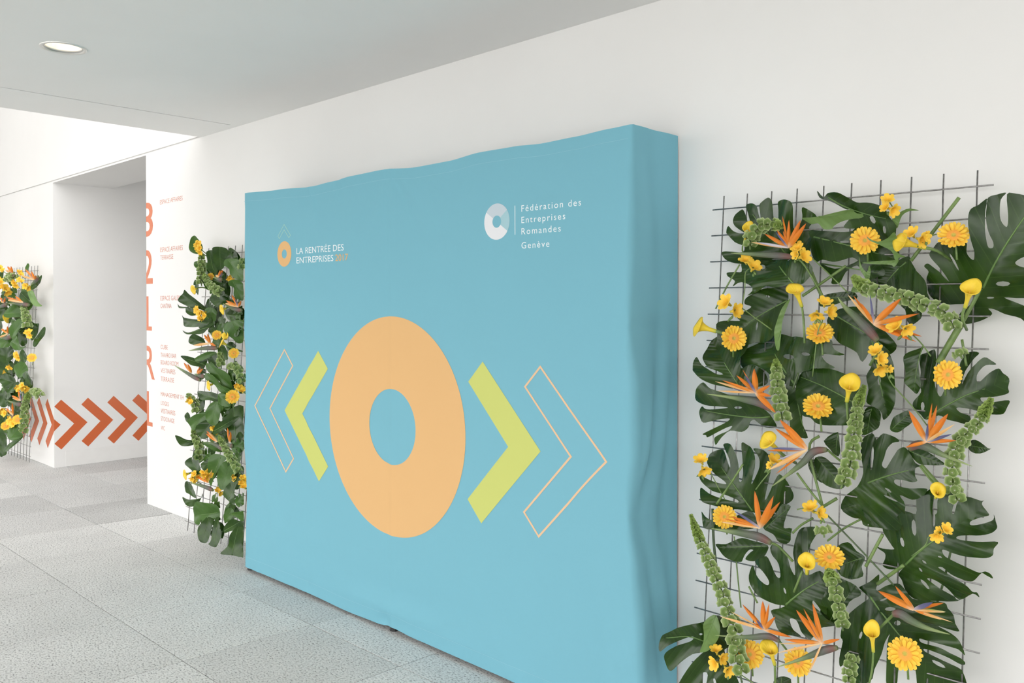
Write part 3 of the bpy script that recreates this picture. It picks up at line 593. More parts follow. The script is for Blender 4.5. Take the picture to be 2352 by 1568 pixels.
('R','big monstera leaf with many fingers pointing right,carrying a small freesia on its midrib',0,[(-0.928,2.649,0.804),(-0.975,2.664,0.76),(-1.017,2.679,0.72)],(-0.812,2.665,0.872),-14,4,[(-139,-85),(-162,-100),(-194,-111),(-213,-103),(-202,-79),(-200,-61),(-216,-50),(-222,-42),(-204,-47),(-174,-43),(-181,-32),(-196,-4),(-201,16),(-198,38),(-171,42),(-143,70),(-120,88),(-98,83),(-101,123),(-94,139),(-57,169),(-52,140),(-56,93),(-38,97),(-38,133),(-25,153),(16,167),(1,136),(-2,106),(3,104),(7,140),(26,157),(70,152),(79,156),(73,143),(90,124),(94,115),(70,104),(47,90),(45,80),(55,79),(84,91),(108,106),(108,121),(117,102),(125,87),(111,70),(80,56),(54,51),(25,43),(24,35),(54,36),(94,42),(140,53),(130,32),(128,13),(108,0),(75,-7),(44,-11),(13,-9),(-13,-5),(-17,-11),(-7,-23),(24,-31),(61,-38),(96,-43),(108,-37),(124,-40),(135,-49),(115,-45),(102,-43),(97,-60),(88,-67),(60,-67),(29,-62),(-1,-52),(-14,-55),(11,-61),(48,-70),(83,-81),(99,-92),(113,-90),(117,-103),(98,-98),(50,-132),(28,-122),(4,-106),(-31,-96),(-56,-101),(-21,-117),(17,-124),(50,-132),(24,-143),(-7,-150),(-54,-162),(-87,-167),(-118,-161),(-137,-147),(-150,-131),(-163,-118),(-140,-90)],[(-133,-81),(-62,-4),(4,60)],[[(-95,43),(-94,26),(-97,17),(-102,23),(-105,40),(-105,58),(-102,66),(-98,60)],[(-43,79),(-43,62),(-46,54),(-51,60),(-54,77),(-53,94),(-50,102),(-45,96)],[(-129,-7),(-129,-18),(-133,-25),(-140,-23),(-145,-14),(-145,-3),(-140,3),(-133,2)],[(-14,-29),(-16,-30),(-21,-30),(-25,-29),(-27,-27),(-25,-26),(-20,-25),(-16,-27)],[(-54,-55),(-58,-56),(-65,-55),(-70,-52),(-72,-50),(-68,-49),(-61,-50),(-56,-53)],[(-69,-83),(-73,-84),(-78,-81),(-81,-77),(-81,-74),(-77,-74),(-72,-76),(-68,-80)],[(-49,-130),(-56,-130),(-69,-124),(-80,-116),(-81,-110),(-74,-110),(-62,-116),(-52,-125)]],(0.13,0.05,-0.25,0.08)),
('R','large monstera leaf at the lower right carrying the last strelitzia and round gerbera',0,[],(-0.914,2.656,0.584),-8,-2,[(-133,87),(-169,103),(-165,111),(-134,134),(-93,172),(-98,152),(-109,124),(-104,116),(-79,136),(-47,154),(-28,158),(-18,146),(11,126),(59,133),(107,140),(121,130),(132,125),(145,111),(144,65),(119,64),(94,70),(117,45),(135,26),(156,-3),(136,6),(106,7),(50,7),(28,8),(35,-3),(83,-2),(115,-8),(146,-14),(156,-25),(144,-38),(115,-24),(71,-18),(42,-19),(45,-27),(82,-36),(121,-51),(135,-71),(142,-96),(141,-117),(94,-144),(23,-162),(14,-109),(9,-83),(-17,-102),(-43,-110),(-57,-174),(-79,-178),(-74,-103),(-67,-30),(-60,-4),(-73,-31),(-83,-73),(-99,-120),(-116,-166),(-198,-205),(-197,-160),(-193,-123),(-214,-152),(-216,-123),(-207,-68),(-212,-51),(-204,2),(-179,39),(-148,69)],[(-127,91),(-74,44),(-29,-1),(38,-64)],[[(-31,86),(-37,80),(-51,73),(-66,69),(-72,71),(-66,78),(-51,85),(-37,88)],[(-66,105),(-68,102),(-76,96),(-85,91),(-90,90),(-88,94),(-79,100),(-71,105)],[(-149,-35),(-155,-46),(-160,-51),(-164,-48),(-163,-40),(-158,-29),(-152,-24),(-148,-26)],[(-23,43),(-27,35),(-35,30),(-43,30),(-45,35),(-41,42),(-32,48),(-25,48)],[(90,-68),(82,-70),(70,-66),(60,-58),(59,-50),(67,-48),(80,-51),(89,-60)]],(0.16,-0.08,-0.28,0.09)),
('R','big monstera leaf in the lower middle with lobes hanging toward the bottom edge',0,[],(-1.283,2.652,0.659),8,4,[(-25,-71),(-59,-74),(-94,-64),(-127,-50),(-151,-27),(-153,4),(-139,41),(-124,11),(-96,-2),(-78,-10),(-75,5),(-94,37),(-129,56),(-102,76),(-82,86),(-70,61),(-61,35),(-51,18),(-40,24),(-47,63),(-68,90),(-72,122),(-39,124),(-14,102),(0,60),(11,39),(8,82),(3,110),(5,148),(12,182),(31,193),(68,197),(68,177),(52,143),(39,104),(33,86),(32,54),(51,44),(85,63),(108,38),(140,8),(135,-31),(114,-43),(118,-65),(94,-51),(70,-33),(72,-46),(97,-59),(121,-78),(145,-88),(128,-102),(92,-118),(71,-152),(41,-139),(26,-121),(12,-108),(-5,-108),(-5,-118),(10,-137),(37,-152),(-17,-166),(-47,-150),(-62,-126),(-75,-100),(-47,-86)],[(-22,-67),(36,-8),(96,39)],[[(-18,-16),(-17,-24),(-18,-28),(-22,-27),(-26,-21),(-27,-13),(-26,-9),(-22,-10)]],(0.16,-0.08,-0.28,0.09)),
('R','small bent leaf below the strelitzia at the lower left of the near grid',0,[],(-1.469,2.668,0.732),6,16,[(-103,8),(-66,14),(-39,30),(-7,45),(33,42),(83,36),(83,10),(71,-11),(45,-25),(16,-23),(26,0),(36,11),(23,11),(11,-7),(7,-23),(3,-35),(-29,-37),(-58,-30),(-84,-12)],[(79,32),(-87,-1)],[],(0.3,0,0,0.05)),
('R','monstera leaf at the bottom left overlapping the edge of the blue banner',0,[],(-1.601,2.587,0.354),18,0,[(49,44),(21,20),(-18,-24),(-59,-95),(-66,-128),(20,-105),(17,-63),(24,-51),(38,-56),(36,-102),(66,-104),(60,-63),(67,-63),(85,-108),(143,-101),(125,-41),(106,1),(89,31),(118,49),(120,84),(110,123),(91,144),(66,159),(19,123),(-33,111),(-96,71),(-133,43),(-146,8),(-139,-13),(-113,11),(-80,34),(-42,57),(-13,71),(-22,51),(-71,25),(-109,-3),(-123,-27),(-115,-64),(-94,-69),(-56,-27),(-16,8),(18,20)],[(52,44),(-19,67),(-127,36)],[[(120,-8),(125,-28),(123,-40),(116,-33),(108,-15),(102,4),(103,13),(111,8)],[(18,83),(17,80),(13,79),(10,80),(8,83),(10,85),(13,86),(17,85)]],(0.15,0,-0.35,0.08)),
('R','light green underside of a turned leaf lobe at the bottom left',1,[],(-1.541,2.565,0.453),30,0,[(-20,37),(-2,59),(22,67),(36,33),(32,-3),(13,-41),(-13,-64),(-32,-69),(-20,-29),(-18,3)],[(21,67),(-27,-63)],[],(0.16,-0.08,-0.28,0.09)),
('R','dark leaf tips behind the lower left strelitzia',0,[],(-1.337,2.687,0.843),0,5,[(-71,-20),(-26,33),(-5,70),(23,67),(13,36),(9,-4),(40,-2),(38,-32),(19,-58),(-15,-54),(-32,-35)],[(-63,-22),(25,68)],[],(0.16,-0.08,-0.28,0.09)),
('R','dark leaf behind the lower left gerbera with the strelitzia over it',0,[],(-1.544,2.686,0.822),5,5,[(-105,16),(-89,1),(-65,-7),(-28,0),(42,27),(83,47),(107,12),(94,-12),(37,-24),(-27,-34),(-94,-39)],[(89,7),(-95,-11)],[],(0.16,-0.08,-0.28,0.09)),
('R','pointed dark leaf right of the gerbera in the lower middle',0,[],(-1.108,2.681,0.77),-5,8,[(-46,30),(-8,60),(24,39),(50,25),(45,-5),(49,-35),(8,-53),(-24,-49),(-54,-21),(-59,6)],[(52,26),(-40,-24)],[],(0.16,-0.08,-0.28,0.09)),
('R','oval dark leaf with a white slot left of the lower bells spike',0,[],(-1.18,2.704,1.04),10,5,[(-52,37),(-28,50),(-1,39),(22,16),(35,3),(45,-39),(23,-50),(-12,-42),(-34,-14)],[(-45,45),(44,-42)],[],(0.16,-0.08,-0.28,0.09)),
('R','small shiny leaf scrap above the middle strelitzia stem',0,[],(-1.159,2.691,1.129),-10,0,[(-33,15),(11,48),(19,-11),(9,-31),(-9,-22)],[(13,49),(1,-28)],[],(0.16,-0.08,-0.28,0.09)),
('R','small oval leaf right of the central bells spike',0,[],(-1.049,2.699,1.222),5,5,[(-26,-48),(6,-34),(31,-11),(29,30),(0,45),(-18,30),(-25,-13)],[(4,45),(-10,-43)],[],(0.16,-0.08,-0.28,0.09)),
('R','round dark leaf left of the right-hand strelitzia',0,[],(-0.961,2.699,1.224),-5,8,[(-29,-14),(-20,7),(-8,22),(22,39),(38,13),(24,-12),(-4,-30),(-26,-27)],[(-20,-20),(31,33)],[],(0.16,-0.08,-0.28,0.09)),
('R','dark leaf under the beak of the right-hand strelitzia',0,[],(-0.895,2.711,1.125),-5,5,[(-49,13),(-35,29),(-4,26),(50,-4),(56,-16),(14,-22),(-8,-21),(-31,-5)],[(-47,14),(56,-13)],[],(0.16,-0.08,-0.28,0.09)),
('R','pointed leaf tip poking out right of the bells at mid height',0,[],(-0.741,2.705,1.173),-10,0,[(-32,8),(-6,22),(24,1),(31,-1),(5,-17),(-25,-13)],[(-31,2),(33,-1)],[],(0.16,-0.08,-0.28,0.09)),
('R','upright curled edge of a leaf left of the grid centre,lit along its fold',1,[],(-1.343,2.688,1.521),25,0,[(29,86),(19,56),(5,11),(1,-27),(-6,-87),(-17,-80),(-22,-27),(-13,11),(4,56)],[(29,86),(-17,-79)],[],(0.16,-0.08,-0.28,0.09)),
('R','dark leaf top at the bottom edge between two gerberas',0,[],(-1.314,2.645,0.328),0,0,[(-38,-41),(-30,-6),(-16,16),(15,27),(33,17),(35,-14)],[(-3,-24),(-3,20)],[],(0.16,-0.08,-0.28,0.09)),
('R','dark leaf in shadow behind the lower middle bells spike',0,[],(-1.129,2.67,0.637),0,0,[(-65,-35),(-26,66),(16,73),(52,54),(62,37),(28,9),(4,-51),(-23,-82),(-71,-91)],[(-43,-79),(46,63)],[],(0.16,-0.08,-0.28,0.09)),
('R','light green sliver of leaf under the topmost round gerbera',1,[],(-1.017,2.719,1.717),0,-10,[(-70,2),(-19,6),(24,6),(43,7),(30,-14),(17,-7),(-36,-3)],[(-67,3),(42,-3)],[],(0.16,-0.08,-0.28,0.09)),
('R','narrow light green leaf strip hanging above the sagging bells',1,[],(-1.075,2.718,1.696),10,0,[(-18,44),(-11,15),(5,-7),(14,14),(17,-7),(8,-42),(-2,-20),(-15,4)],[(-12,40),(10,-38)],[],(0.16,-0.08,-0.28,0.09)),
('R','rounded light green lobe beside the start of the sagging bells',1,[],(-1.088,2.723,1.645),0,-15,[(-36,-16),(-11,15),(18,24),(28,8),(14,-13),(-16,-20)],[(-35,-15),(27,6)],[],(0.16,-0.08,-0.28,0.09)),
('R','thin curling leaf crossing the topmost gerbera and trailing down right',1,[],(-0.992,2.679,1.767),0,-15,[(-66,59),(-59,34),(-27,14),(6,25),(32,44),(30,5),(26,-23),(47,-39),(27,-42),(23,-51),(15,-44),(9,-18),(-25,5),(-55,25)],[(-63,60),(27,-46)],[],(0.16,-0.08,-0.28,0.09)),
('R','thin hooked leaf tip right of the topmost freesia',1,[],(-0.972,2.751,1.859),0,-25,[(-38,-12),(-7,16),(24,25),(49,14),(24,17),(-1,4),(-21,-35),(-39,-38)],[(-34,-14),(50,16)],[],(0.16,-0.08,-0.28,0.09)),
('R','dark leaf in shadow behind the ragged gerbera',0,[],(-1.185,2.76,1.606),5,5,[(-59,2),(-43,12),(12,22),(53,23),(62,1),(23,-10),(-9,-22),(-53,-25)],[(-41,1),(52,7)],[],(0.16,-0.08,-0.28,0.09)),
('R','dark leaf low in the gap left of the central bells',0,[],(-1.234,2.713,1.037),5,5,[(-25,24),(-3,37),(11,3),(24,-36),(3,-24),(-14,-4)],[(-20,21),(23,-36)],[],(0.16,-0.08,-0.28,0.09)),
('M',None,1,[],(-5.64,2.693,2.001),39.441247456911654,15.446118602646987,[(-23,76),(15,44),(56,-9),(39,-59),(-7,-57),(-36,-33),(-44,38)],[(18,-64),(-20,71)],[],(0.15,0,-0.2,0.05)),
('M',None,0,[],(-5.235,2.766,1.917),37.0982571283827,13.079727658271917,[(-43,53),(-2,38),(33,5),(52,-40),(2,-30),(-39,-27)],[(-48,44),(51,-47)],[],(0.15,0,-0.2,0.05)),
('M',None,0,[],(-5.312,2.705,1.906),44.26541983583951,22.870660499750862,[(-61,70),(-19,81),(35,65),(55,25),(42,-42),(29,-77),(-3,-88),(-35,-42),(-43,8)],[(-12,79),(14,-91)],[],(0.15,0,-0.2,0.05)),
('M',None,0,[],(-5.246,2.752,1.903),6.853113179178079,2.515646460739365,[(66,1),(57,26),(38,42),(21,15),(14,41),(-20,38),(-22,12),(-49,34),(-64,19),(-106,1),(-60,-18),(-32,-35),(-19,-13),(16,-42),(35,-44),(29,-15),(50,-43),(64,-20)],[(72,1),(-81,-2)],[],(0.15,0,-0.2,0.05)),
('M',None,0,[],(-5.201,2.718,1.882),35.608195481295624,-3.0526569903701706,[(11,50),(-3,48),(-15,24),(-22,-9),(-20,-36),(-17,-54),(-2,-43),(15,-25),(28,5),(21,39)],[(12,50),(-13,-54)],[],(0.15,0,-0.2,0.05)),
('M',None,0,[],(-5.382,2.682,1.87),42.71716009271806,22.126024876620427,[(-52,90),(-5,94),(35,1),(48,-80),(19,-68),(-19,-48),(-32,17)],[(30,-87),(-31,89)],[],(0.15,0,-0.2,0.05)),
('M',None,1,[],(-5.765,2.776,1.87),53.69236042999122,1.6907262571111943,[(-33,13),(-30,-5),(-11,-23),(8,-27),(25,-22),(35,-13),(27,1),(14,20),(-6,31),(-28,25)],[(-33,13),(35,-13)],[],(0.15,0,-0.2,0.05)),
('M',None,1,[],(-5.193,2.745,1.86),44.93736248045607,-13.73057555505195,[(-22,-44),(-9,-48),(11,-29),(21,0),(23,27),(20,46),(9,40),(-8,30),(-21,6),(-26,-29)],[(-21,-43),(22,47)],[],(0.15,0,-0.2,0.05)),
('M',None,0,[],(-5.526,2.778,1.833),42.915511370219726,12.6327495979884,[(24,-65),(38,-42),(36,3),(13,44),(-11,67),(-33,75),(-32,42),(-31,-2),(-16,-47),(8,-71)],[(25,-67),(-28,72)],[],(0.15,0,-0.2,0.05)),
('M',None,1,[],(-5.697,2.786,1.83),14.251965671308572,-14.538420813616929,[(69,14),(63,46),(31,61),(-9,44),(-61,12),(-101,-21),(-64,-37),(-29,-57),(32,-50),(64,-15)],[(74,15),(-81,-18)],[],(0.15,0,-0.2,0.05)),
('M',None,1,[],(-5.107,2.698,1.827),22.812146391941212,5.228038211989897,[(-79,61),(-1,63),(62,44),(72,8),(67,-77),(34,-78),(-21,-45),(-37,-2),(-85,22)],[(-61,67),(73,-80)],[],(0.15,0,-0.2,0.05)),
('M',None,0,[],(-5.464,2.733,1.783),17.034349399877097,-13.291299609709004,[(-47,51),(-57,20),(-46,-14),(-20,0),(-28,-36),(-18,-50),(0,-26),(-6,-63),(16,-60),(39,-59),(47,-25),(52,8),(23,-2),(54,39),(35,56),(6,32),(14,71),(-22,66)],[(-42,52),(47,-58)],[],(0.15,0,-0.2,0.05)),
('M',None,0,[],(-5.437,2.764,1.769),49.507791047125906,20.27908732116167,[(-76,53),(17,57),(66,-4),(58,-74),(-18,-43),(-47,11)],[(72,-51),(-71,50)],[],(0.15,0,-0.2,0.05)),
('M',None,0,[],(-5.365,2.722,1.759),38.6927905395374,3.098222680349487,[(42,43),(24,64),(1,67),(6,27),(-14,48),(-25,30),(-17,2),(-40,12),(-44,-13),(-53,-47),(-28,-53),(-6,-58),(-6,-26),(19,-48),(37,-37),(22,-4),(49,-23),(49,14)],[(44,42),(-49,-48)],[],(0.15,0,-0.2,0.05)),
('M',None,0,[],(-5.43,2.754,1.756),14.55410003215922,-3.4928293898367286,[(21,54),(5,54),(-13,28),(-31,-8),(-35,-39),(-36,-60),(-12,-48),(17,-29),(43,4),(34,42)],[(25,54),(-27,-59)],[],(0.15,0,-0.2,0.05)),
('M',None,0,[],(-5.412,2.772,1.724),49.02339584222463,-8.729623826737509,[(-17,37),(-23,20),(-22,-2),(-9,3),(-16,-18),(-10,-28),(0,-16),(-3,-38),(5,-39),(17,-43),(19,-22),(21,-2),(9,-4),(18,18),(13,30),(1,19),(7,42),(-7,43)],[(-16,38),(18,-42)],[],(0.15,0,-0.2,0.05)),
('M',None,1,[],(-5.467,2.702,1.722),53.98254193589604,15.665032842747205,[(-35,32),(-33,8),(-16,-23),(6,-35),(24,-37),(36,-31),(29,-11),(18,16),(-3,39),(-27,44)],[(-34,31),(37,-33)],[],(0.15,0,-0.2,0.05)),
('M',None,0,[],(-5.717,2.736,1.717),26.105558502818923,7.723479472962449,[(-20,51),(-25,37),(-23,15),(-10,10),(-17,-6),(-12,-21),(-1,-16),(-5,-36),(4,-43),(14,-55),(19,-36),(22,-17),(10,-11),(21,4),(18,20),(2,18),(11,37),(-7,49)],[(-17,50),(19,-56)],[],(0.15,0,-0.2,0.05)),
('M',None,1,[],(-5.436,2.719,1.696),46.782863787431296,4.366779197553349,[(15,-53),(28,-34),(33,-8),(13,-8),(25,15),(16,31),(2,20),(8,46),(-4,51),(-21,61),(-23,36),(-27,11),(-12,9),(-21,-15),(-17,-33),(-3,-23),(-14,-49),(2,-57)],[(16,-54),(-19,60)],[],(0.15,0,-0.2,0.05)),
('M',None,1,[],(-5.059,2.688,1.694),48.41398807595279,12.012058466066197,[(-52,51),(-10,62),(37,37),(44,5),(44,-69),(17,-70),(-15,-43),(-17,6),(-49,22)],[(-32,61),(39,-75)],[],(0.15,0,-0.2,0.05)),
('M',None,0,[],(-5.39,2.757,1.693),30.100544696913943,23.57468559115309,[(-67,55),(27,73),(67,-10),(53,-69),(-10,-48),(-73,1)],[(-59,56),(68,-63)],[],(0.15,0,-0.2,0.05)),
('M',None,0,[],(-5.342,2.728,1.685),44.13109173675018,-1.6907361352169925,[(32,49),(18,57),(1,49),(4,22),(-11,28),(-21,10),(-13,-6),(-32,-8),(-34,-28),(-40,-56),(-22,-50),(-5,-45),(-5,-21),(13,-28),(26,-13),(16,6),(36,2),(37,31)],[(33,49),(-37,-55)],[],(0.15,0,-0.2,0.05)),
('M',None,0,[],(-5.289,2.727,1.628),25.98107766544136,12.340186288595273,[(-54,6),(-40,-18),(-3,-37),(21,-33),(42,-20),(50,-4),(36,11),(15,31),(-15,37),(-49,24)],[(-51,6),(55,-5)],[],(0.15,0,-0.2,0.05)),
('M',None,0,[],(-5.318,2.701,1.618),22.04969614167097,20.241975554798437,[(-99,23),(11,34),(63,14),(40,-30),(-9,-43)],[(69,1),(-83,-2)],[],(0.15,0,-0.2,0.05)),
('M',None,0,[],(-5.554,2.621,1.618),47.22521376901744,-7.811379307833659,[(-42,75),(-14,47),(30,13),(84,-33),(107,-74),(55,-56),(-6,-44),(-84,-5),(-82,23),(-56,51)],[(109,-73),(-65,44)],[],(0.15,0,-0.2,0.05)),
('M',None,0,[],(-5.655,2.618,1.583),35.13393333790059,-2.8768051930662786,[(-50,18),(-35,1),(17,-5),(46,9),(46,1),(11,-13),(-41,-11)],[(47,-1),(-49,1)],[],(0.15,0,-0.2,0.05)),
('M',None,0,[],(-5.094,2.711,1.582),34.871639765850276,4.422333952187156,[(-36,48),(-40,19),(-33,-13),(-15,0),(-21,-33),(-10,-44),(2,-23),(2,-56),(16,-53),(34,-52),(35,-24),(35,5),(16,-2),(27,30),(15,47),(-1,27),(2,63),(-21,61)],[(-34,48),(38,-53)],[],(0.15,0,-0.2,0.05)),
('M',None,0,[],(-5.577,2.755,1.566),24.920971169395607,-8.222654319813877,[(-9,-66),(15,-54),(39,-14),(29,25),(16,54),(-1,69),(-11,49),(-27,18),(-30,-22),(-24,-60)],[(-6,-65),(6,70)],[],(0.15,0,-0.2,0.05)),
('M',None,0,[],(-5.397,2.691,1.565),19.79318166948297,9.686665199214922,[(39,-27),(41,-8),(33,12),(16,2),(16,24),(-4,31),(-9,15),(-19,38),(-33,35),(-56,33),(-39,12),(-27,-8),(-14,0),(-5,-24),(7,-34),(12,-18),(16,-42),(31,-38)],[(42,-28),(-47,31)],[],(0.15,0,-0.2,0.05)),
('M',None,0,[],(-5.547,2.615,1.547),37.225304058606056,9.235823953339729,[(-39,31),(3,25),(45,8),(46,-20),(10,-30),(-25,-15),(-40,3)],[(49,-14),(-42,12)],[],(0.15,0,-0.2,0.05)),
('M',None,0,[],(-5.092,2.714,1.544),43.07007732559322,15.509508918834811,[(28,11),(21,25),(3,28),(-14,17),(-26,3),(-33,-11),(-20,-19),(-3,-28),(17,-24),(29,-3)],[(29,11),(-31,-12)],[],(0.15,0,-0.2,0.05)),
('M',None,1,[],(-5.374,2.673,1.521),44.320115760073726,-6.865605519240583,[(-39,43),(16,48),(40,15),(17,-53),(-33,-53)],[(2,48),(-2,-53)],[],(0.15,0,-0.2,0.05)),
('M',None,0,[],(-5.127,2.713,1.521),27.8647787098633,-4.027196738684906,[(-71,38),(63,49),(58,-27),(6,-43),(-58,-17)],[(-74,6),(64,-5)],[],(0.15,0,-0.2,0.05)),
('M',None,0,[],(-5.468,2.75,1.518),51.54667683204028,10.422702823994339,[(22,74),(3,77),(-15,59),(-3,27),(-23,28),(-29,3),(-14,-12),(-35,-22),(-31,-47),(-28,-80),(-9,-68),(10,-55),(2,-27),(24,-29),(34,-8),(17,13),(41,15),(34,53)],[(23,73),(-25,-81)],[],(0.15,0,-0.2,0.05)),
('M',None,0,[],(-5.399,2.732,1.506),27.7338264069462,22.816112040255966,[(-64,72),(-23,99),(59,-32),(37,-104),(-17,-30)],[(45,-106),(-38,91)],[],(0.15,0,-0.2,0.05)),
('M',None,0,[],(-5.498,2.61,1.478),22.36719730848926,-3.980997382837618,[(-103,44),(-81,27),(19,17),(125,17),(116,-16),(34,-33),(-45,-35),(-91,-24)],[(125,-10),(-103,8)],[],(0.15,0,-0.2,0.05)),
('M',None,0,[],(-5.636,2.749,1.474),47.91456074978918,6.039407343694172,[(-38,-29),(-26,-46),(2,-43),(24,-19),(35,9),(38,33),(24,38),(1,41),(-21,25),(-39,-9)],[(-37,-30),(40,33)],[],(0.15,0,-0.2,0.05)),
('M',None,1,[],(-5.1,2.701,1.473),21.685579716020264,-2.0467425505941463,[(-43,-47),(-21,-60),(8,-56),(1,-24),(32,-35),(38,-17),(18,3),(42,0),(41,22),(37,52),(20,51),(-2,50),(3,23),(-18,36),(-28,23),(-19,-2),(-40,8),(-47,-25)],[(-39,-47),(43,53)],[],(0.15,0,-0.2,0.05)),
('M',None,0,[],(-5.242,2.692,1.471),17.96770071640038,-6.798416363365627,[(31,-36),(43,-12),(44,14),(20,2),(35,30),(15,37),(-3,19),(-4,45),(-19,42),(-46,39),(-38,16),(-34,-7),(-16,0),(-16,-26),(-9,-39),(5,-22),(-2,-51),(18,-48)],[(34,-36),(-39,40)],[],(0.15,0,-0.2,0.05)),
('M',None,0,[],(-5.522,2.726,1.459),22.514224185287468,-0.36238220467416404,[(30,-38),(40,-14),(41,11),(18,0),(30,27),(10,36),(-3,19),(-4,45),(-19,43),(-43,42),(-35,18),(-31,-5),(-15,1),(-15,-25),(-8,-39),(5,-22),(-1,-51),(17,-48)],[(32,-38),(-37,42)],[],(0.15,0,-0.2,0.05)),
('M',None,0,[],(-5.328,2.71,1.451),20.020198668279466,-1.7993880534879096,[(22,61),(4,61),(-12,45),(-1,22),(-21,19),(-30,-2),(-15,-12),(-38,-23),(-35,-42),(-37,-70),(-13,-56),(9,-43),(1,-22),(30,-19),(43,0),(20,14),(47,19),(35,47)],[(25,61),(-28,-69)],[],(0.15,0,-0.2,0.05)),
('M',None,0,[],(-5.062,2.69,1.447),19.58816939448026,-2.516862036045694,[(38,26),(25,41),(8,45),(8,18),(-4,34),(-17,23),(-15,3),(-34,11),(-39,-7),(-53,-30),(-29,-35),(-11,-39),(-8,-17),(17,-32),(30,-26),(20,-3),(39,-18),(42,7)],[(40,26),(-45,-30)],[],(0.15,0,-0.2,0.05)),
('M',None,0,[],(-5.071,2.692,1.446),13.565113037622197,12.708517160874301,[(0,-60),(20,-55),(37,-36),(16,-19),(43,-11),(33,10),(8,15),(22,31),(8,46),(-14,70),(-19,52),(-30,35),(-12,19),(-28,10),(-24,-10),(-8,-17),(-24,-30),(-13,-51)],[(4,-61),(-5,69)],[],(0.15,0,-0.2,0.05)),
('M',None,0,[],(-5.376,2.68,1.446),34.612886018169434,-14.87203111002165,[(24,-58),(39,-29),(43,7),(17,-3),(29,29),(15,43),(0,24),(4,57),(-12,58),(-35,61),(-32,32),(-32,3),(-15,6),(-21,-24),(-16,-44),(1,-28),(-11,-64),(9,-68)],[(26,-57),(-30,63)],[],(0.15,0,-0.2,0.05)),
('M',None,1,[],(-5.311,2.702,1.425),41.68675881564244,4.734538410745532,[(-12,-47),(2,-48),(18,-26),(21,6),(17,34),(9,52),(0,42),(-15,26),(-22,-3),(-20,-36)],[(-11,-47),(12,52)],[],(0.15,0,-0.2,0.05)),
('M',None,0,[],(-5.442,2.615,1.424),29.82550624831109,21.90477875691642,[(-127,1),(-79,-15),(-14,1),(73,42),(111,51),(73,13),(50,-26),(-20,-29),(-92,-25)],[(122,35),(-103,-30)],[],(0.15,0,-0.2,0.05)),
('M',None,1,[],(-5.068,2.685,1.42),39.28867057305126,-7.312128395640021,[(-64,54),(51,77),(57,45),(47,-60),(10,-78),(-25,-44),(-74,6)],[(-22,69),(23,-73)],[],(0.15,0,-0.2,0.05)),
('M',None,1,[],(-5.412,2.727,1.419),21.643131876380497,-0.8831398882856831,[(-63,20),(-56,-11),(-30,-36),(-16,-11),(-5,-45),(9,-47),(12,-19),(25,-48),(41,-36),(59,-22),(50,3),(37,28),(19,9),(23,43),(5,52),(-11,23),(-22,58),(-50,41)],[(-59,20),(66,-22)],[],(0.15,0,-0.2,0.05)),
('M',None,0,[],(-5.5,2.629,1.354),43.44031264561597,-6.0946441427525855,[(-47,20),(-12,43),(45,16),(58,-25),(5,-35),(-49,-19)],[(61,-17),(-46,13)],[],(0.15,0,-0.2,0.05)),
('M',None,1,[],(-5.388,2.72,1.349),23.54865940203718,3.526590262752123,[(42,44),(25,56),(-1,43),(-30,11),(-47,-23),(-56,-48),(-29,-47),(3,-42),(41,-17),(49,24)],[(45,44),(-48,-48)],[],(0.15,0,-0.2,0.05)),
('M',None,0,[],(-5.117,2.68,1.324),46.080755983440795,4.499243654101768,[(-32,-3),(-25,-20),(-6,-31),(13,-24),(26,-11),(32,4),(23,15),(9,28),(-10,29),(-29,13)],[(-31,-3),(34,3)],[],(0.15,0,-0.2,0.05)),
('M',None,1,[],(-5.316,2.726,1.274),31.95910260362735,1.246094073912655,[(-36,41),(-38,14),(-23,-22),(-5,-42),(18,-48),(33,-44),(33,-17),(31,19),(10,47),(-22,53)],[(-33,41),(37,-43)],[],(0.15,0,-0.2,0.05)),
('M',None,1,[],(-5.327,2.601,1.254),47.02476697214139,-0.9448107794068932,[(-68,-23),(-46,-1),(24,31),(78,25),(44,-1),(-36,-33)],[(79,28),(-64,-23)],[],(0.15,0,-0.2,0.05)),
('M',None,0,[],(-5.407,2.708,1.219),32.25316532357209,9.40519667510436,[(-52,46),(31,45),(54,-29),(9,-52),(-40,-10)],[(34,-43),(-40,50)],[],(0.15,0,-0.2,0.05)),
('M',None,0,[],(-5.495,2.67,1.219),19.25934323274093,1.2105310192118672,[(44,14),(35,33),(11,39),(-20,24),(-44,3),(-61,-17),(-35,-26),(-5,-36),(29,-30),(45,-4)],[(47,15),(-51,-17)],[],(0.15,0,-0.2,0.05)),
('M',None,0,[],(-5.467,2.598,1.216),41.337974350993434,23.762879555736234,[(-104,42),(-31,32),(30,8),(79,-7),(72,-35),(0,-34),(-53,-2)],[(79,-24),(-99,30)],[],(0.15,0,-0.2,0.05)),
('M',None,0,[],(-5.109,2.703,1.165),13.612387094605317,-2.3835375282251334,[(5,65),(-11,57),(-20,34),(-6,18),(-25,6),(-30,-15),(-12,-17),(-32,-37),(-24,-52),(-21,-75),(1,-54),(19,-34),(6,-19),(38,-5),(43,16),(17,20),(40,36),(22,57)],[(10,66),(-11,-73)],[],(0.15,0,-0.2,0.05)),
('M',None,0,[],(-5.09,2.69,1.163),29.3793607224617,-5.205267574688733,[(-52,-33),(-36,-53),(-11,-58),(-6,-22),(16,-42),(28,-28),(16,-4),(38,-15),(43,7),(49,35),(33,43),(13,50),(9,22),(-6,43),(-18,36),(-17,6),(-33,26),(-49,-7)],[(-49,-32),(54,36)],[],(0.15,0,-0.2,0.05)),
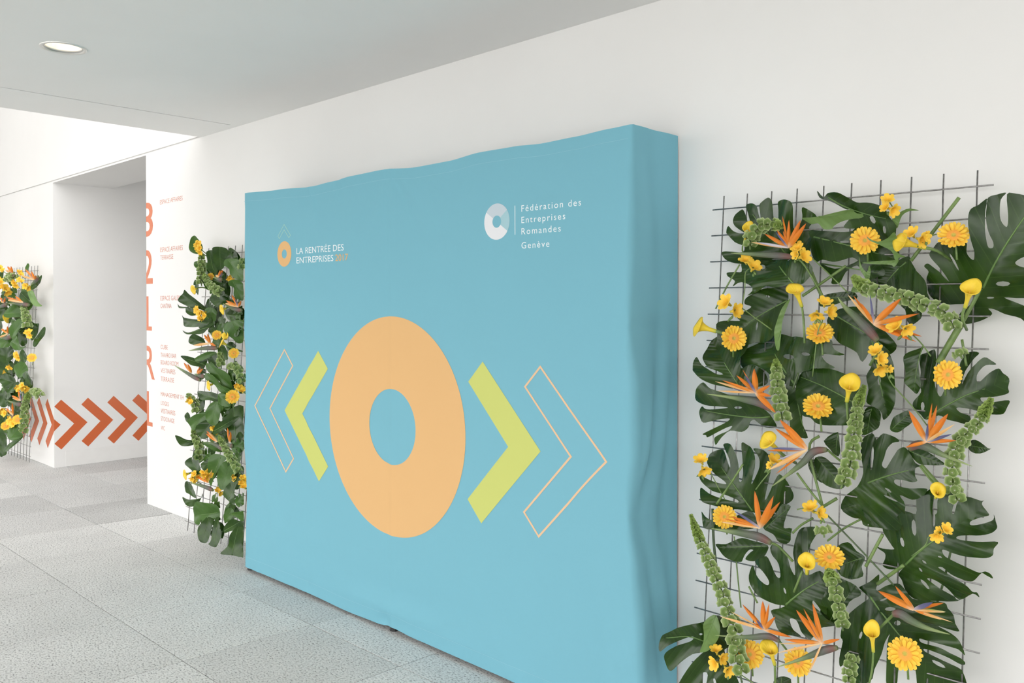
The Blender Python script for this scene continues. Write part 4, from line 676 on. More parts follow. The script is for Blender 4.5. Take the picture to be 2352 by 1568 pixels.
('M',None,0,[],(-5.622,2.731,1.152),27.401150806939768,-0.7289960522252255,[(-29,31),(-30,14),(-21,-5),(-10,1),(-11,-18),(-4,-26),(3,-14),(6,-34),(15,-34),(27,-35),(26,-17),(23,1),(11,-2),(18,18),(9,29),(-3,17),(-3,38),(-20,38)],[(-27,31),(30,-34)],[],(0.15,0,-0.2,0.05)),
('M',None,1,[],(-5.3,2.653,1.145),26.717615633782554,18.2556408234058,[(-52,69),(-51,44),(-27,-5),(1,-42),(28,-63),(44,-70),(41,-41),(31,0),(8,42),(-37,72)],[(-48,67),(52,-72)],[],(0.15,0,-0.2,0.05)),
('M',None,0,[],(-5.624,2.728,1.134),40.92202387242581,-3.416604889334737,[(-8,-60),(10,-53),(25,-32),(8,-17),(28,-7),(25,12),(9,15),(24,31),(15,45),(3,65),(-7,49),(-19,32),(-7,17),(-23,8),(-25,-10),(-10,-17),(-28,-29),(-19,-51)],[(-6,-59),(7,66)],[],(0.15,0,-0.2,0.05)),
('M',None,0,[],(-5.404,2.725,1.126),53.7346265587997,14.905712715872927,[(-45,2),(-37,-21),(-19,-37),(-11,-13),(1,-39),(14,-34),(12,-11),(27,-30),(36,-18),(49,0),(35,14),(21,29),(12,11),(3,34),(-12,37),(-14,13),(-27,38),(-41,20)],[(-44,2),(50,-1)],[],(0.15,0,-0.2,0.05)),
('M',None,1,[],(-5.184,2.641,1.125),32.113318172226755,-5.859625886199413,[(-105,87),(-21,60),(67,22),(77,-44),(71,-93),(22,-55),(-24,-14),(-93,37)],[(88,-80),(-96,88)],[],(0.15,0,-0.2,0.05)),
('M',None,0,[],(-5.365,2.666,1.114),25.91093127537275,-5.887575843306896,[(31,-14),(32,3),(25,18),(13,5),(14,24),(-1,25),(-7,10),(-15,26),(-24,21),(-42,13),(-30,1),(-22,-13),(-11,-4),(-5,-21),(5,-26),(9,-12),(13,-31),(25,-24)],[(33,-13),(-37,14)],[],(0.15,0,-0.2,0.05)),
('M',None,0,[],(-5.044,2.698,1.088),27.06574566262934,23.341656284873153,[(-48,68),(28,23),(38,-49),(12,-61),(-35,22)],[(-40,68),(33,-57)],[],(0.15,0,-0.2,0.05)),
('M',None,1,[],(-5.185,2.617,1.079),26.07965346713911,-9.589830605099978,[(-92,66),(-27,60),(31,-1),(96,-33),(66,-77),(15,-44),(-21,-3),(-85,26)],[(82,-63),(-85,65)],[],(0.15,0,-0.2,0.05)),
('M',None,0,[],(-5.194,2.705,1.036),16.738936099503135,10.119092518140704,[(41,47),(17,63),(-13,52),(-38,16),(-52,-21),(-58,-51),(-23,-53),(20,-50),(56,-25),(55,22)],[(44,47),(-48,-52)],[],(0.15,0,-0.2,0.05)),
('M',None,1,[],(-5.205,2.682,1.033),27.152676279272214,10.161872431886813,[(-45,63),(-46,38),(-27,-7),(-3,-41),(22,-61),(38,-66),(37,-38),(31,3),(12,43),(-29,68)],[(-41,62),(44,-66)],[],(0.15,0,-0.2,0.05)),
('M',None,0,[],(-5.021,2.649,1.005),50.308064095704815,1.3620427864772147,[(6,62),(-6,56),(-15,36),(-5,18),(-18,9),(-19,-11),(-8,-15),(-20,-32),(-15,-47),(-10,-70),(2,-52),(12,-35),(4,-19),(19,-10),(22,10),(9,17),(24,30),(16,52)],[(7,62),(-8,-69)],[],(0.15,0,-0.2,0.05)),
('M',None,0,[],(-5.313,2.629,0.989),22.09472734248199,13.083567233264574,[(-122,32),(-41,33),(47,25),(78,0),(78,-42),(15,-24),(-71,-22)],[(86,-17),(-109,22)],[],(0.15,0,-0.2,0.05)),
('M',None,1,[],(-5.121,2.628,0.976),30.43805482154495,10.315069904083213,[(-44,43),(10,44),(51,-17),(33,-37),(-14,-29),(-35,-4)],[(-44,41),(39,-37)],[],(0.15,0,-0.2,0.05)),
('M',None,0,[],(-5.159,2.658,0.968),42.339587428422725,-4.944391287837144,[(-2,-48),(9,-39),(17,-21),(6,-12),(17,-1),(15,14),(5,13),(13,28),(7,38),(-2,52),(-7,37),(-13,22),(-5,12),(-15,2),(-15,-12),(-6,-15),(-16,-28),(-9,-43)],[(-1,-47),(1,53)],[],(0.15,0,-0.2,0.05)),
('M',None,1,[],(-5.18,2.646,0.959),52.46613979880198,-1.5898793856936546,[(0,52),(-12,44),(-20,26),(-7,14),(-20,3),(-19,-14),(-6,-14),(-17,-31),(-10,-42),(-2,-60),(8,-43),(17,-26),(6,-14),(21,-3),(23,14),(8,16),(22,30),(11,47)],[(1,52),(0,-59)],[],(0.15,0,-0.2,0.05)),
('M',None,1,[],(-5.174,2.685,0.939),49.89270991052508,12.68209137366928,[(25,22),(16,34),(-2,31),(-16,13),(-25,-7),(-28,-23),(-16,-27),(0,-30),(19,-19),(27,7)],[(25,22),(-27,-24)],[],(0.15,0,-0.2,0.05)),
('M',None,0,[],(-5.168,2.705,0.924),43.949153166244315,10.455126456344484,[(-19,-47),(-6,-50),(8,-39),(1,-18),(17,-19),(20,-2),(9,8),(23,15),(21,31),(17,54),(7,45),(-5,36),(0,18),(-14,19),(-19,4),(-11,-9),(-25,-11),(-24,-34)],[(-18,-47),(20,53)],[],(0.15,0,-0.2,0.05)),
('M',None,0,[],(-5.589,2.698,0.906),37.28339021287838,7.0809553953555735,[(21,54),(4,61),(-16,40),(-27,3),(-31,-33),(-29,-59),(-9,-52),(15,-40),(37,-9),(33,35)],[(23,54),(-25,-59)],[],(0.15,0,-0.2,0.05)),
('M',None,1,[],(-5.231,2.674,0.903),35.068198662432025,10.43920343511849,[(-45,-10),(-32,-35),(-11,-49),(-6,-18),(12,-45),(23,-37),(14,-10),(33,-28),(38,-11),(46,13),(31,26),(15,41),(9,16),(-1,42),(-15,41),(-15,12),(-33,38),(-44,13)],[(-44,-11),(49,12)],[],(0.15,0,-0.2,0.05)),
('M',None,1,[],(-5.387,2.7,0.9),20.745335869361107,3.269944722365885,[(42,18),(30,39),(11,47),(10,18),(-2,40),(-15,30),(-15,6),(-35,20),(-42,2),(-58,-22),(-33,-31),(-13,-40),(-9,-17),(17,-37),(29,-33),(21,-8),(39,-28),(45,-3)],[(44,18),(-50,-21)],[],(0.15,0,-0.2,0.05)),
('M',None,1,[],(-5.236,2.622,0.895),30.842206963700434,5.805080290763964,[(-32,50),(22,67),(55,21),(14,-95),(-59,-45)],[(12,70),(-15,-90)],[],(0.15,0,-0.2,0.05)),
('M',None,1,[],(-5.595,2.703,0.885),52.06437725599945,-1.9021806959435992,[(16,-52),(24,-35),(21,1),(6,30),(-8,48),(-21,54),(-20,33),(-19,2),(-9,-31),(7,-54)],[(17,-52),(-19,55)],[],(0.15,0,-0.2,0.05)),
('M',None,0,[],(-5.143,2.662,0.866),52.766865227365116,-1.317800027207367,[(14,39),(3,41),(-7,32),(-1,15),(-12,16),(-16,2),(-8,-6),(-19,-12),(-18,-25),(-17,-45),(-6,-37),(4,-30),(0,-15),(12,-16),(18,-3),(9,7),(23,9),(19,28)],[(14,39),(-16,-44)],[],(0.15,0,-0.2,0.05)),
('M',None,0,[],(-5.5,2.576,0.832),22.254194830946798,-10.271096608139164,[(-36,15),(-3,44),(23,3),(31,-33),(-10,-27)],[(21,-38),(-20,36)],[],(0.15,0,-0.2,0.05)),
('M',None,1,[],(-5.347,2.635,0.832),49.9837418011899,5.193369140680801,[(-45,22),(-42,-12),(-17,-44),(9,-50),(33,-40),(46,-23),(37,4),(23,40),(-6,59),(-36,45)],[(-44,22),(48,-23)],[],(0.15,0,-0.2,0.05)),
('M',None,0,[],(-5.076,2.616,0.83),41.73073575594546,-9.890965607175772,[(-65,-9),(-11,28),(79,51),(79,26),(-4,-30),(-84,-71)],[(-90,-52),(86,50)],[],(0.15,0,-0.2,0.05)),
('M',None,1,[],(-5.381,2.576,0.829),31.46111212558022,-0.5315565306842345,[(-71,3),(-4,44),(60,55),(83,23),(23,-31),(-30,-65),(-65,-30)],[(71,43),(-54,-33)],[],(0.15,0,-0.2,0.05)),
('M',None,1,[],(-5.141,2.696,0.82),6.1997263352882985,18.824533213296142,[(-61,57),(-63,39),(-43,11),(-20,9),(-21,-13),(-8,-29),(6,-19),(8,-45),(26,-51),(45,-61),(45,-38),(43,-14),(20,-10),(30,11),(24,29),(-4,23),(8,47),(-37,58)],[(-52,56),(58,-62)],[],(0.15,0,-0.2,0.05)),
('M',None,0,[],(-5.496,2.688,0.801),15.464371004040185,-9.023263003986303,[(-5,46),(-18,34),(-24,14),(-9,9),(-25,-7),(-26,-22),(-9,-16),(-24,-37),(-13,-43),(-5,-55),(12,-34),(26,-14),(9,-10),(38,10),(34,24),(14,20),(28,38),(11,47)],[(-2,47),(3,-53)],[],(0.15,0,-0.2,0.05)),
('M',None,0,[],(-5.057,2.673,0.794),22.505890990598843,17.146317247276066,[(-115,94),(28,154),(82,-78),(29,-130),(-43,-34)],[(-49,145),(44,-132)],[],(0.15,0,-0.2,0.05)),
('M',None,0,[],(-5.313,2.602,0.776),44.91850609011799,5.787571905311442,[(-67,11),(5,63),(64,31),(27,-47),(-30,-58)],[(43,50),(-40,-47)],[],(0.15,0,-0.2,0.05)),
('M',None,1,[],(-5.508,2.671,0.771),28.020481642295238,3.202554460739737,[(-25,-38),(-11,-42),(13,-27),(22,-1),(24,23),(20,40),(10,36),(-7,27),(-19,6),(-28,-25)],[(-23,-37),(24,41)],[],(0.15,0,-0.2,0.05)),
('M',None,1,[],(-5.366,2.664,0.766),51.64594306113739,-4.480814582854935,[(-29,17),(-28,-5),(-19,-23),(-9,-6),(-7,-30),(1,-34),(6,-14),(11,-36),(19,-28),(31,-20),(26,-1),(21,19),(10,5),(10,31),(0,37),(-6,17),(-9,43),(-22,31)],[(-28,17),(32,-19)],[],(0.15,0,-0.2,0.05)),
('M',None,0,[],(-5.344,2.695,0.758),38.80101547436884,18.715695313519007,[(18,59),(-2,66),(-21,43),(-29,2),(-29,-35),(-25,-62),(-5,-56),(19,-43),(39,-11),(32,38)],[(20,58),(-21,-63)],[],(0.15,0,-0.2,0.05)),
('M',None,0,[],(-5.154,2.642,0.749),16.881780973239202,-4.4619598589047715,[(33,-44),(49,-14),(49,27),(13,46),(-19,51),(-49,44),(-42,18),(-32,-19),(-14,-50),(15,-58)],[(36,-43),(-40,46)],[],(0.15,0,-0.2,0.05)),
('M',None,1,[],(-5.272,2.655,0.732),41.98193557256991,-2.4272178970656384,[(-16,52),(-22,36),(-19,2),(-8,-29),(4,-49),(14,-58),(17,-35),(19,-4),(13,31),(-6,53)],[(-15,52),(17,-56)],[],(0.15,0,-0.2,0.05)),
('M',None,1,[],(-5.272,2.648,0.732),7.53034942802679,-2.4034644540995505,[(-78,-25),(-55,-47),(-9,-53),(-9,-20),(21,-42),(32,-32),(20,-7),(45,-22),(55,-2),(63,24),(46,36),(23,47),(14,20),(3,46),(-13,42),(-20,10),(-34,35),(-68,1)],[(-68,-23),(75,26)],[],(0.15,0,-0.2,0.05)),
('M',None,0,[],(-4.932,2.641,0.724),47.92977826176566,16.491599997000232,[(-8,73),(-20,60),(-25,32),(-9,18),(-22,1),(-19,-21),(-5,-20),(-15,-44),(-5,-58),(6,-79),(14,-56),(22,-33),(9,-19),(23,-3),(23,20),(6,23),(20,43),(5,66)],[(-7,72),(8,-80)],[],(0.15,0,-0.2,0.05)),
('M',None,0,[],(-5.026,2.683,0.72),39.18941242231692,19.723960229206597,[(38,-43),(37,-17),(28,21),(-5,45),(-31,52),(-50,49),(-38,20),(-20,-19),(5,-49),(33,-56)],[(40,-44),(-46,47)],[],(0.15,0,-0.2,0.05)),
('M',None,1,[],(-4.916,2.619,0.712),50.23479922561183,4.918762621601321,[(-43,-3),(-34,-31),(-16,-48),(-9,-17),(3,-46),(16,-40),(13,-13),(28,-35),(35,-18),(33,4),(34,22),(20,39),(12,15),(3,45),(-11,47),(-13,16),(-26,45),(-39,20)],[(-42,-3),(34,4)],[],(0.15,0,-0.2,0.05)),
('M',None,0,[],(-5.5,2.545,0.69),49.302787768038584,-11.153974159649334,[(-60,33),(-30,29),(11,7),(72,-1),(70,-30),(-17,-37),(-48,-5)],[(73,-21),(-63,18)],[],(0.15,0,-0.2,0.05)),
('M',None,1,[],(-5.186,2.603,0.674),42.99426062415565,19.2605929073608,[(-91,31),(16,23),(71,-28),(0,-24)],[(74,-26),(-86,30)],[],(0.15,0,-0.2,0.05)),
('M',None,1,[],(-5.53,2.654,0.656),40.941196203290154,15.758448008941858,[(43,-40),(44,-13),(35,15),(16,1),(14,32),(-3,42),(-9,21),(-19,51),(-33,48),(-54,46),(-41,18),(-29,-9),(-15,0),(-9,-32),(3,-46),(11,-25),(15,-58),(33,-53)],[(44,-40),(-50,44)],[],(0.15,0,-0.2,0.05)),
('M',None,1,[],(-5.032,2.682,0.632),11.798443010033445,-7.405457056840193,[(-33,-62),(-5,-56),(33,-21),(33,14),(30,44),(19,62),(6,49),(-17,26),(-30,-9),(-42,-51)],[(-27,-61),(28,65)],[],(0.15,0,-0.2,0.05)),
('M',None,0,[],(-5.268,2.628,0.622),38.86654878430112,-11.601940198220385,[(-19,53),(-29,31),(-29,3),(-12,6),(-24,-22),(-18,-38),(-3,-23),(-10,-53),(2,-56),(16,-64),(23,-34),(29,-5),(12,-7),(28,24),(22,41),(4,27),(14,56),(-5,60)],[(-18,54),(20,-61)],[],(0.15,0,-0.2,0.05)),
('M',None,1,[],(-5.336,2.609,0.606),9.425904655486418,13.020836244012564,[(69,-26),(67,1),(51,26),(26,6),(24,37),(-14,41),(-20,18),(-42,45),(-64,37),(-108,28),(-68,5),(-44,-18),(-23,-5),(-1,-34),(23,-44),(24,-21),(40,-52),(61,-42)],[(75,-26),(-85,29)],[],(0.15,0,-0.2,0.05)),
('M',None,1,[],(-5.549,2.674,0.606),21.835511752244038,7.758133170237322,[(15,52),(-5,55),(-20,43),(-4,20),(-23,21),(-28,3),(-14,-9),(-35,-16),(-29,-33),(-26,-59),(-4,-49),(15,-40),(4,-20),(34,-20),(44,-4),(19,10),(45,12),(31,37)],[(17,52),(-19,-58)],[],(0.15,0,-0.2,0.05)),
('M',None,0,[],(-5.594,2.679,0.589),28.729299824924965,-9.233430127395476,[(39,41),(27,49),(4,37),(-23,6),(-40,-25),(-53,-50),(-31,-44),(-4,-36),(28,-9),(42,25)],[(41,42),(-45,-46)],[],(0.15,0,-0.2,0.05)),
('M',None,0,[],(-5.224,2.575,0.568),48.03034894873059,22.855621688824876,[(-48,-2),(19,37),(43,14),(-16,-48)],[(34,27),(-33,-26)],[],(0.15,0,-0.2,0.05)),
('M',None,1,[],(-5.515,2.65,0.555),37.420507098363444,6.205425658481236,[(38,6),(31,23),(10,31),(-16,22),(-34,7),(-46,-8),(-29,-17),(-8,-28),(19,-27),(36,-9)],[(39,6),(-42,-8)],[],(0.15,0,-0.2,0.05)),
('M',None,0,[],(-5.369,2.543,0.553),27.502606774364228,15.962247260698756,[(-64,-6),(-60,23),(-24,42),(-4,-3),(-8,48),(19,50),(74,-44),(70,-77),(-22,-32)],[(74,-77),(-34,36)],[],(0.15,0,-0.2,0.05)),
('M',None,1,[],(-5.12,2.573,0.544),31.642690765484335,1.1273485871427518,[(-37,88),(75,80),(45,36),(-2,-34),(-40,-110),(-52,-64)],[(39,93),(-43,-103)],[],(0.15,0,-0.2,0.05)),
('M',None,0,[],(-5.017,2.622,0.54),53.06631816123812,8.548876753536288,[(15,-49),(24,-32),(23,2),(10,30),(-6,47),(-19,53),(-20,31),(-21,1),(-13,-31),(4,-52)],[(16,-49),(-17,53)],[],(0.15,0,-0.2,0.05)),
('M',None,1,[],(-5.027,2.591,0.519),36.691650979407356,16.697311543862824,[(-48,-23),(-42,60),(7,90),(66,35),(36,-69),(-22,-91)],[(-14,-93),(14,88)],[],(0.15,0,-0.2,0.05)),
('M',None,0,[],(-5.24,2.655,0.518),33.198867358424586,13.982076590559046,[(-46,43),(-45,14),(-23,-26),(2,-46),(28,-51),(43,-45),(39,-17),(30,21),(3,51),(-34,57)],[(-44,43),(47,-45)],[],(0.15,0,-0.2,0.05)),
('M',None,0,[],(-4.989,2.65,0.513),26.522825003889253,-10.203569948707118,[(-64,36),(-1,44),(55,60),(42,-44),(-34,-99)],[(3,54),(-4,-93)],[],(0.15,0,-0.2,0.05)),
('M',None,0,[],(-5.34,2.67,0.488),41.11793970714719,-4.6995909689123625,[(-50,-42),(-34,-60),(2,-50),(29,-18),(44,16),(48,43),(30,48),(3,49),(-24,30),(-48,-16)],[(-48,-41),(51,45)],[],(0.15,0,-0.2,0.05)),
('M',None,0,[],(-5.1,2.622,0.482),28.041995621444713,-6.422084624672566,[(32,45),(17,53),(-4,39),(-25,5),(-37,-28),(-44,-55),(-22,-48),(4,-37),(33,-7),(39,29)],[(34,46),(-37,-51)],[],(0.15,0,-0.2,0.05)),
('M',None,1,[],(-5.019,2.67,0.48),19.671676674526395,14.746696721443609,[(-66,12),(-49,-15),(-7,-37),(24,-38),(50,-27),(47,-13),(47,8),(21,34),(-13,45),(-59,31)],[(-62,12),(53,-13)],[],(0.15,0,-0.2,0.05)),
('M',None,1,[],(-5.15,2.654,0.461),22.317714033342675,-0.4083006444278645,[(29,62),(12,64),(-5,50),(2,23),(-17,24),(-29,1),(-16,-12),(-39,-22),(-39,-43),(-46,-74),(-20,-60),(2,-46),(-2,-23),(24,-21),(39,-1),(21,13),(47,18),(40,46)],[(32,63),(-36,-71)],[],(0.15,0,-0.2,0.05)),
('M',None,1,[],(-5.567,2.657,0.459),14.369717045897097,0.233201218648734,[(1,-69),(25,-53),(47,-22),(17,-14),(47,7),(30,25),(8,20),(22,45),(7,56),(-17,73),(-21,51),(-32,27),(-13,16),(-28,-1),(-25,-23),(-8,-23),(-27,-45),(-15,-65)],[(6,-67),(-7,75)],[],(0.15,0,-0.2,0.05)),
('M',None,0,[],(-4.928,2.584,0.438),25.02548033381532,15.690728089932534,[(-58,-21),(-16,57),(46,89),(20,17),(36,-85),(-31,-56)],[(-19,-73),(25,95)],[],(0.15,0,-0.2,0.05)),
('M',None,1,[],(-4.847,2.598,0.392),52.480204853889624,1.9466748183956426,[(-31,-26),(-20,-43),(-2,-47),(-1,-18),(12,-36),(21,-23),(16,-4),(20,-12),(19,5),(19,28),(18,34),(11,40),(9,17),(-4,35),(-15,29),(-11,5),(-25,22),(-32,-4)],[(-31,-25),(19,29)],[],(0.15,0,-0.2,0.05)),
('M',None,0,[],(-5.409,2.539,0.376),23.02568423839917,22.9946068465608,[(-65,51),(-19,46),(41,-3),(63,-50),(4,-28),(-32,-13)],[(58,-56),(-52,50)],[],(0.15,0,-0.2,0.05)),
('M',None,0,[],(-4.973,2.664,0.352),14.86924282142097,-0.7222352534053211,[(-53,-7),(-42,-26),(-14,-35),(-9,-13),(7,-32),(17,-29),(17,-8),(29,-24),(29,-12),(26,3),(28,17),(29,31),(17,12),(7,34),(-3,35),(-11,11),(-18,34),(-43,12)],[(-50,-6),(30,4)],[],(0.15,0,-0.2,0.05)),
('M',None,0,[],(-4.993,2.624,0.348),31.791810997149767,-9.199470890657052,[(2,56),(-12,46),(-21,26),(-7,14),(-23,1),(-24,-18),(-9,-17),(-24,-37),(-16,-48),(-10,-68),(6,-46),(19,-25),(7,-15),(28,2),(31,21),(12,20),(29,37),(15,52)],[(4,57),(-4,-64)],[],(0.15,0,-0.2,0.05)),
('M',None,1,[],(-5.167,2.598,0.327),14.179315665262788,-5.2492750294220585,[(-34,33),(-39,12),(-30,-8),(-13,0),(-17,-22),(-10,-32),(1,-17),(-2,-42),(13,-39),(28,-40),(32,-17),(34,6),(15,-1),(37,28),(22,38),(4,22),(7,47),(-18,43)],[(-30,34),(34,-37)],[],(0.15,0,-0.2,0.05)),
('M',None,0,[],(-5.328,2.524,0.323),44.32234697255732,19.808689809940464,[(-75,20),(-28,3),(50,15),(52,43),(43,-8),(3,-42),(-47,-30)],[(63,17),(-60,-16)],[],(0.15,0,-0.2,0.05)),
('M',None,1,[],(-4.799,2.563,0.309),30.87039959857456,-5.433322306315423,[(-60,5),(25,27),(28,16),(24,-39),(-22,-12)],[(-58,3),(33,-2)],[],(0.15,0,-0.2,0.05)),
('M',None,1,[],(-4.911,2.552,0.293),37.26403303875069,-0.43933633431244346,[(-31,-1),(0,41),(33,25),(25,-16),(-24,-47)],[(-27,-44),(20,33)],[],(0.15,0,-0.2,0.05)),
('M',None,0,[],(-5.026,2.639,0.276),18.429305560174992,3.45431624493391,[(-65,-4),(-51,-30),(-5,-43),(24,-37),(48,-18),(58,2),(44,21),(20,43),(-9,48),(-56,21)],[(-60,-2),(64,3)],[],(0.15,0,-0.2,0.05)),
('M',None,1,[],(-5.049,2.625,0.268),42.84247123483174,1.9750616032880046,[(23,58),(4,65),(-17,43),(-29,2),(-31,-37),(-29,-66),(-9,-57),(15,-42),(36,-6),(34,39)],[(24,58),(-26,-64)],[],(0.15,0,-0.2,0.05)),
('M',None,1,[],(-5.19,2.538,0.251),24.553036196809522,0.6073998136562224,[(-99,30),(-71,78),(25,78),(91,62),(110,8),(95,-25),(28,-14),(4,-54),(-37,-37),(-51,-72),(-96,-55)],[(111,21),(-95,-18)],[],(0.15,0,-0.2,0.05)),
('M',None,0,[],(-4.841,2.548,0.241),24.189494502176057,-6.491882348939804,[(-77,-23),(-9,40),(42,31),(69,48),(66,-5),(-29,-39),(-77,-58)],[(-79,-45),(81,46)],[],(0.15,0,-0.2,0.05)),
('M',None,0,[],(-5.314,2.643,0.227),41.031452846803866,6.19966247697948,[(-9,59),(-22,46),(-27,23),(-10,14),(-24,-2),(-21,-21),(-6,-18),(-17,-39),(-7,-50),(5,-67),(15,-45),(24,-24),(10,-14),(27,3),(27,22),(8,21),(23,40),(6,55)],[(-7,59),(8,-66)],[],(0.15,0,-0.2,0.05)),
('M',None,0,[],(-5.377,2.627,0.205),16.373316817555995,-12.61763315625982,[(-60,-79),(-28,-78),(28,-36),(42,7),(49,48),(42,74),(23,64),(-12,43),(-37,4),(-65,-57)],[(-52,-75),(55,80)],[],(0.15,0,-0.2,0.05)),
('M',None,0,[],(-5.19,2.606,0.18),34.21258964850995,16.647061979672127,[(2,62),(-14,59),(-24,40),(-7,20),(-24,14),(-25,-7),(-10,-13),(-25,-27),(-17,-44),(-9,-69),(6,-54),(19,-39),(7,-20),(27,-14),(33,4),(12,15),(34,24),(18,50)],[(5,62),(-5,-69)],[],(0.15,0,-0.2,0.05)),
('M',None,0,[],(-5.133,2.602,0.165),36.60902676480577,-12.897182128029694,[(-43,2),(-40,-22),(-14,-36),(12,-33),(31,-21),(43,-6),(34,13),(21,39),(-3,46),(-35,24)],[(-42,4),(45,-3)],[],(0.15,0,-0.2,0.05)),
('M',None,0,[],(-5.156,2.521,0.163),39.103171066593475,21.96922586473255,[(-50,-5),(-24,50),(11,90),(49,74),(31,-56),(10,-83),(-32,-68)],[(14,90),(-12,-77)],[],(0.15,0,-0.2,0.05)),
('M',None,0,[],(-5.056,2.54,0.153),31.51886674552365,22.195311918828253,[(-25,-41),(-26,77),(-10,100),(32,25),(43,-11),(17,-80),(-37,-68)],[(-1,99),(1,-79)],[],(0.15,0,-0.2,0.05)),
('M',None,0,[],(-4.781,2.52,0.146),41.2968884457685,24.878892137858045,[(-77,-59),(-34,-13),(-35,50),(-3,104),(34,131),(66,-62),(52,-77),(-8,-67)],[(-5,-72),(9,135)],[],(0.15,0,-0.2,0.05)),
('M',None,0,[],(-5.113,2.58,0.142),31.159060519165067,10.943814967052159,[(47,13),(34,38),(14,51),(11,19),(-2,46),(-16,37),(-16,10),(-37,28),(-44,9),(-60,-16),(-35,-29),(-15,-42),(-10,-17),(13,-42),(27,-41),(21,-11),(39,-37),(48,-11)],[(48,13),(-54,-15)],[],(0.15,0,-0.2,0.05)),
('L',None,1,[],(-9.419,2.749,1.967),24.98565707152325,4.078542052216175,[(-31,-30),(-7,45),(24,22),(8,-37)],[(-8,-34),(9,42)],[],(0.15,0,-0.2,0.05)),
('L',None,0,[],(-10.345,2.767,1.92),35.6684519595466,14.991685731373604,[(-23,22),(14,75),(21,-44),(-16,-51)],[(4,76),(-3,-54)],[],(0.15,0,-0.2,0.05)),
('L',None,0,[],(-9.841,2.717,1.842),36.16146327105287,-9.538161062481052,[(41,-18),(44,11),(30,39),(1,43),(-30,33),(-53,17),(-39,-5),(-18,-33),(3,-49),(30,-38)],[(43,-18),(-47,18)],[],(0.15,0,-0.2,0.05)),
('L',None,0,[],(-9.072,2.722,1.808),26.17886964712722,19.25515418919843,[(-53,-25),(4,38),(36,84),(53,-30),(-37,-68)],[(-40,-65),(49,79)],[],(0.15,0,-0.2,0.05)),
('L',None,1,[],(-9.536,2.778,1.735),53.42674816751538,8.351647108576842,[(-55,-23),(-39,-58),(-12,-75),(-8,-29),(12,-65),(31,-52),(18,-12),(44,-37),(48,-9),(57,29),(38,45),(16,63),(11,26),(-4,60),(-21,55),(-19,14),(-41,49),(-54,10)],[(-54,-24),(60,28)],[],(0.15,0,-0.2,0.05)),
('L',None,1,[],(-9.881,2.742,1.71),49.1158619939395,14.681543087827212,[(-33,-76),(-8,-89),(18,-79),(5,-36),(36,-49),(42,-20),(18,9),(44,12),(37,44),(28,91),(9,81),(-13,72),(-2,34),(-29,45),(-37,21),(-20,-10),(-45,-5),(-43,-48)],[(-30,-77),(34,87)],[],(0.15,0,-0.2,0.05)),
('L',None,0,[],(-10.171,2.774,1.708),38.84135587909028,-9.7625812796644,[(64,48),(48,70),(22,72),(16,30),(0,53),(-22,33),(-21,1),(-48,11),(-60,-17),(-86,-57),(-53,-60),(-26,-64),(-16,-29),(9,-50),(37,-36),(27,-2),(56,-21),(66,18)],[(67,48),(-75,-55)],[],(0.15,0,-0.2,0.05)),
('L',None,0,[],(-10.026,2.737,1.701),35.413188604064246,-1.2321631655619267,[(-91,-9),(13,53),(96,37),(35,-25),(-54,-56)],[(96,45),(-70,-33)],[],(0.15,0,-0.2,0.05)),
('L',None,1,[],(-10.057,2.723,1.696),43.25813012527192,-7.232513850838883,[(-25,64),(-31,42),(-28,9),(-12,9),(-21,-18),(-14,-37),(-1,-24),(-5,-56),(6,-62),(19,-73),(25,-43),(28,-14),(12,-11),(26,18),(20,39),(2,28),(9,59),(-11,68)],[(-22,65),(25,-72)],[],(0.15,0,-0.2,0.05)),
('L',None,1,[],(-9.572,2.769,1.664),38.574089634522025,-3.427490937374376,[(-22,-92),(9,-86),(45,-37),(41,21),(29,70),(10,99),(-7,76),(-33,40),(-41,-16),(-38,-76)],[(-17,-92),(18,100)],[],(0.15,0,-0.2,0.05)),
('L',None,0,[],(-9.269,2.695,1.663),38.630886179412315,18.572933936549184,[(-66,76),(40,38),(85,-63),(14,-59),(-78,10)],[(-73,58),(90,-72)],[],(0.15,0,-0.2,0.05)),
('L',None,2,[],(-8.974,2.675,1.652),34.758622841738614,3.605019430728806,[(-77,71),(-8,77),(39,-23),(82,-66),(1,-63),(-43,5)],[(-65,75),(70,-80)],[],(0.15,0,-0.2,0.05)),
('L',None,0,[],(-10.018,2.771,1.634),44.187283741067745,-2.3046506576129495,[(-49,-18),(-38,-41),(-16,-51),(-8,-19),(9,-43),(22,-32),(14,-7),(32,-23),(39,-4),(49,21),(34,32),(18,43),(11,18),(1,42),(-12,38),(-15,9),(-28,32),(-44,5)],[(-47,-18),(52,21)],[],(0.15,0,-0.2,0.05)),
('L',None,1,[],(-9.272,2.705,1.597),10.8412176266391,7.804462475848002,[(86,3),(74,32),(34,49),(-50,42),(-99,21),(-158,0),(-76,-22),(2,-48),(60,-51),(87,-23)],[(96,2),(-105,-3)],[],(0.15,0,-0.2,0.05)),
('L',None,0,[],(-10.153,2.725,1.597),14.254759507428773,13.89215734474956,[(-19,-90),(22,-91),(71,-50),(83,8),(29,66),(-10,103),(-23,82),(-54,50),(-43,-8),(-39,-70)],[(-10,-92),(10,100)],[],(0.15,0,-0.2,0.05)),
('L',None,0,[],(-10.454,2.781,1.582),51.11809967336896,-14.541140300405658,[(42,-42),(51,1),(40,50),(2,62),(-28,58),(-52,41),(-44,7),(-28,-37),(-7,-71),(27,-66)],[(44,-41),(-48,43)],[],(0.15,0,-0.2,0.05)),
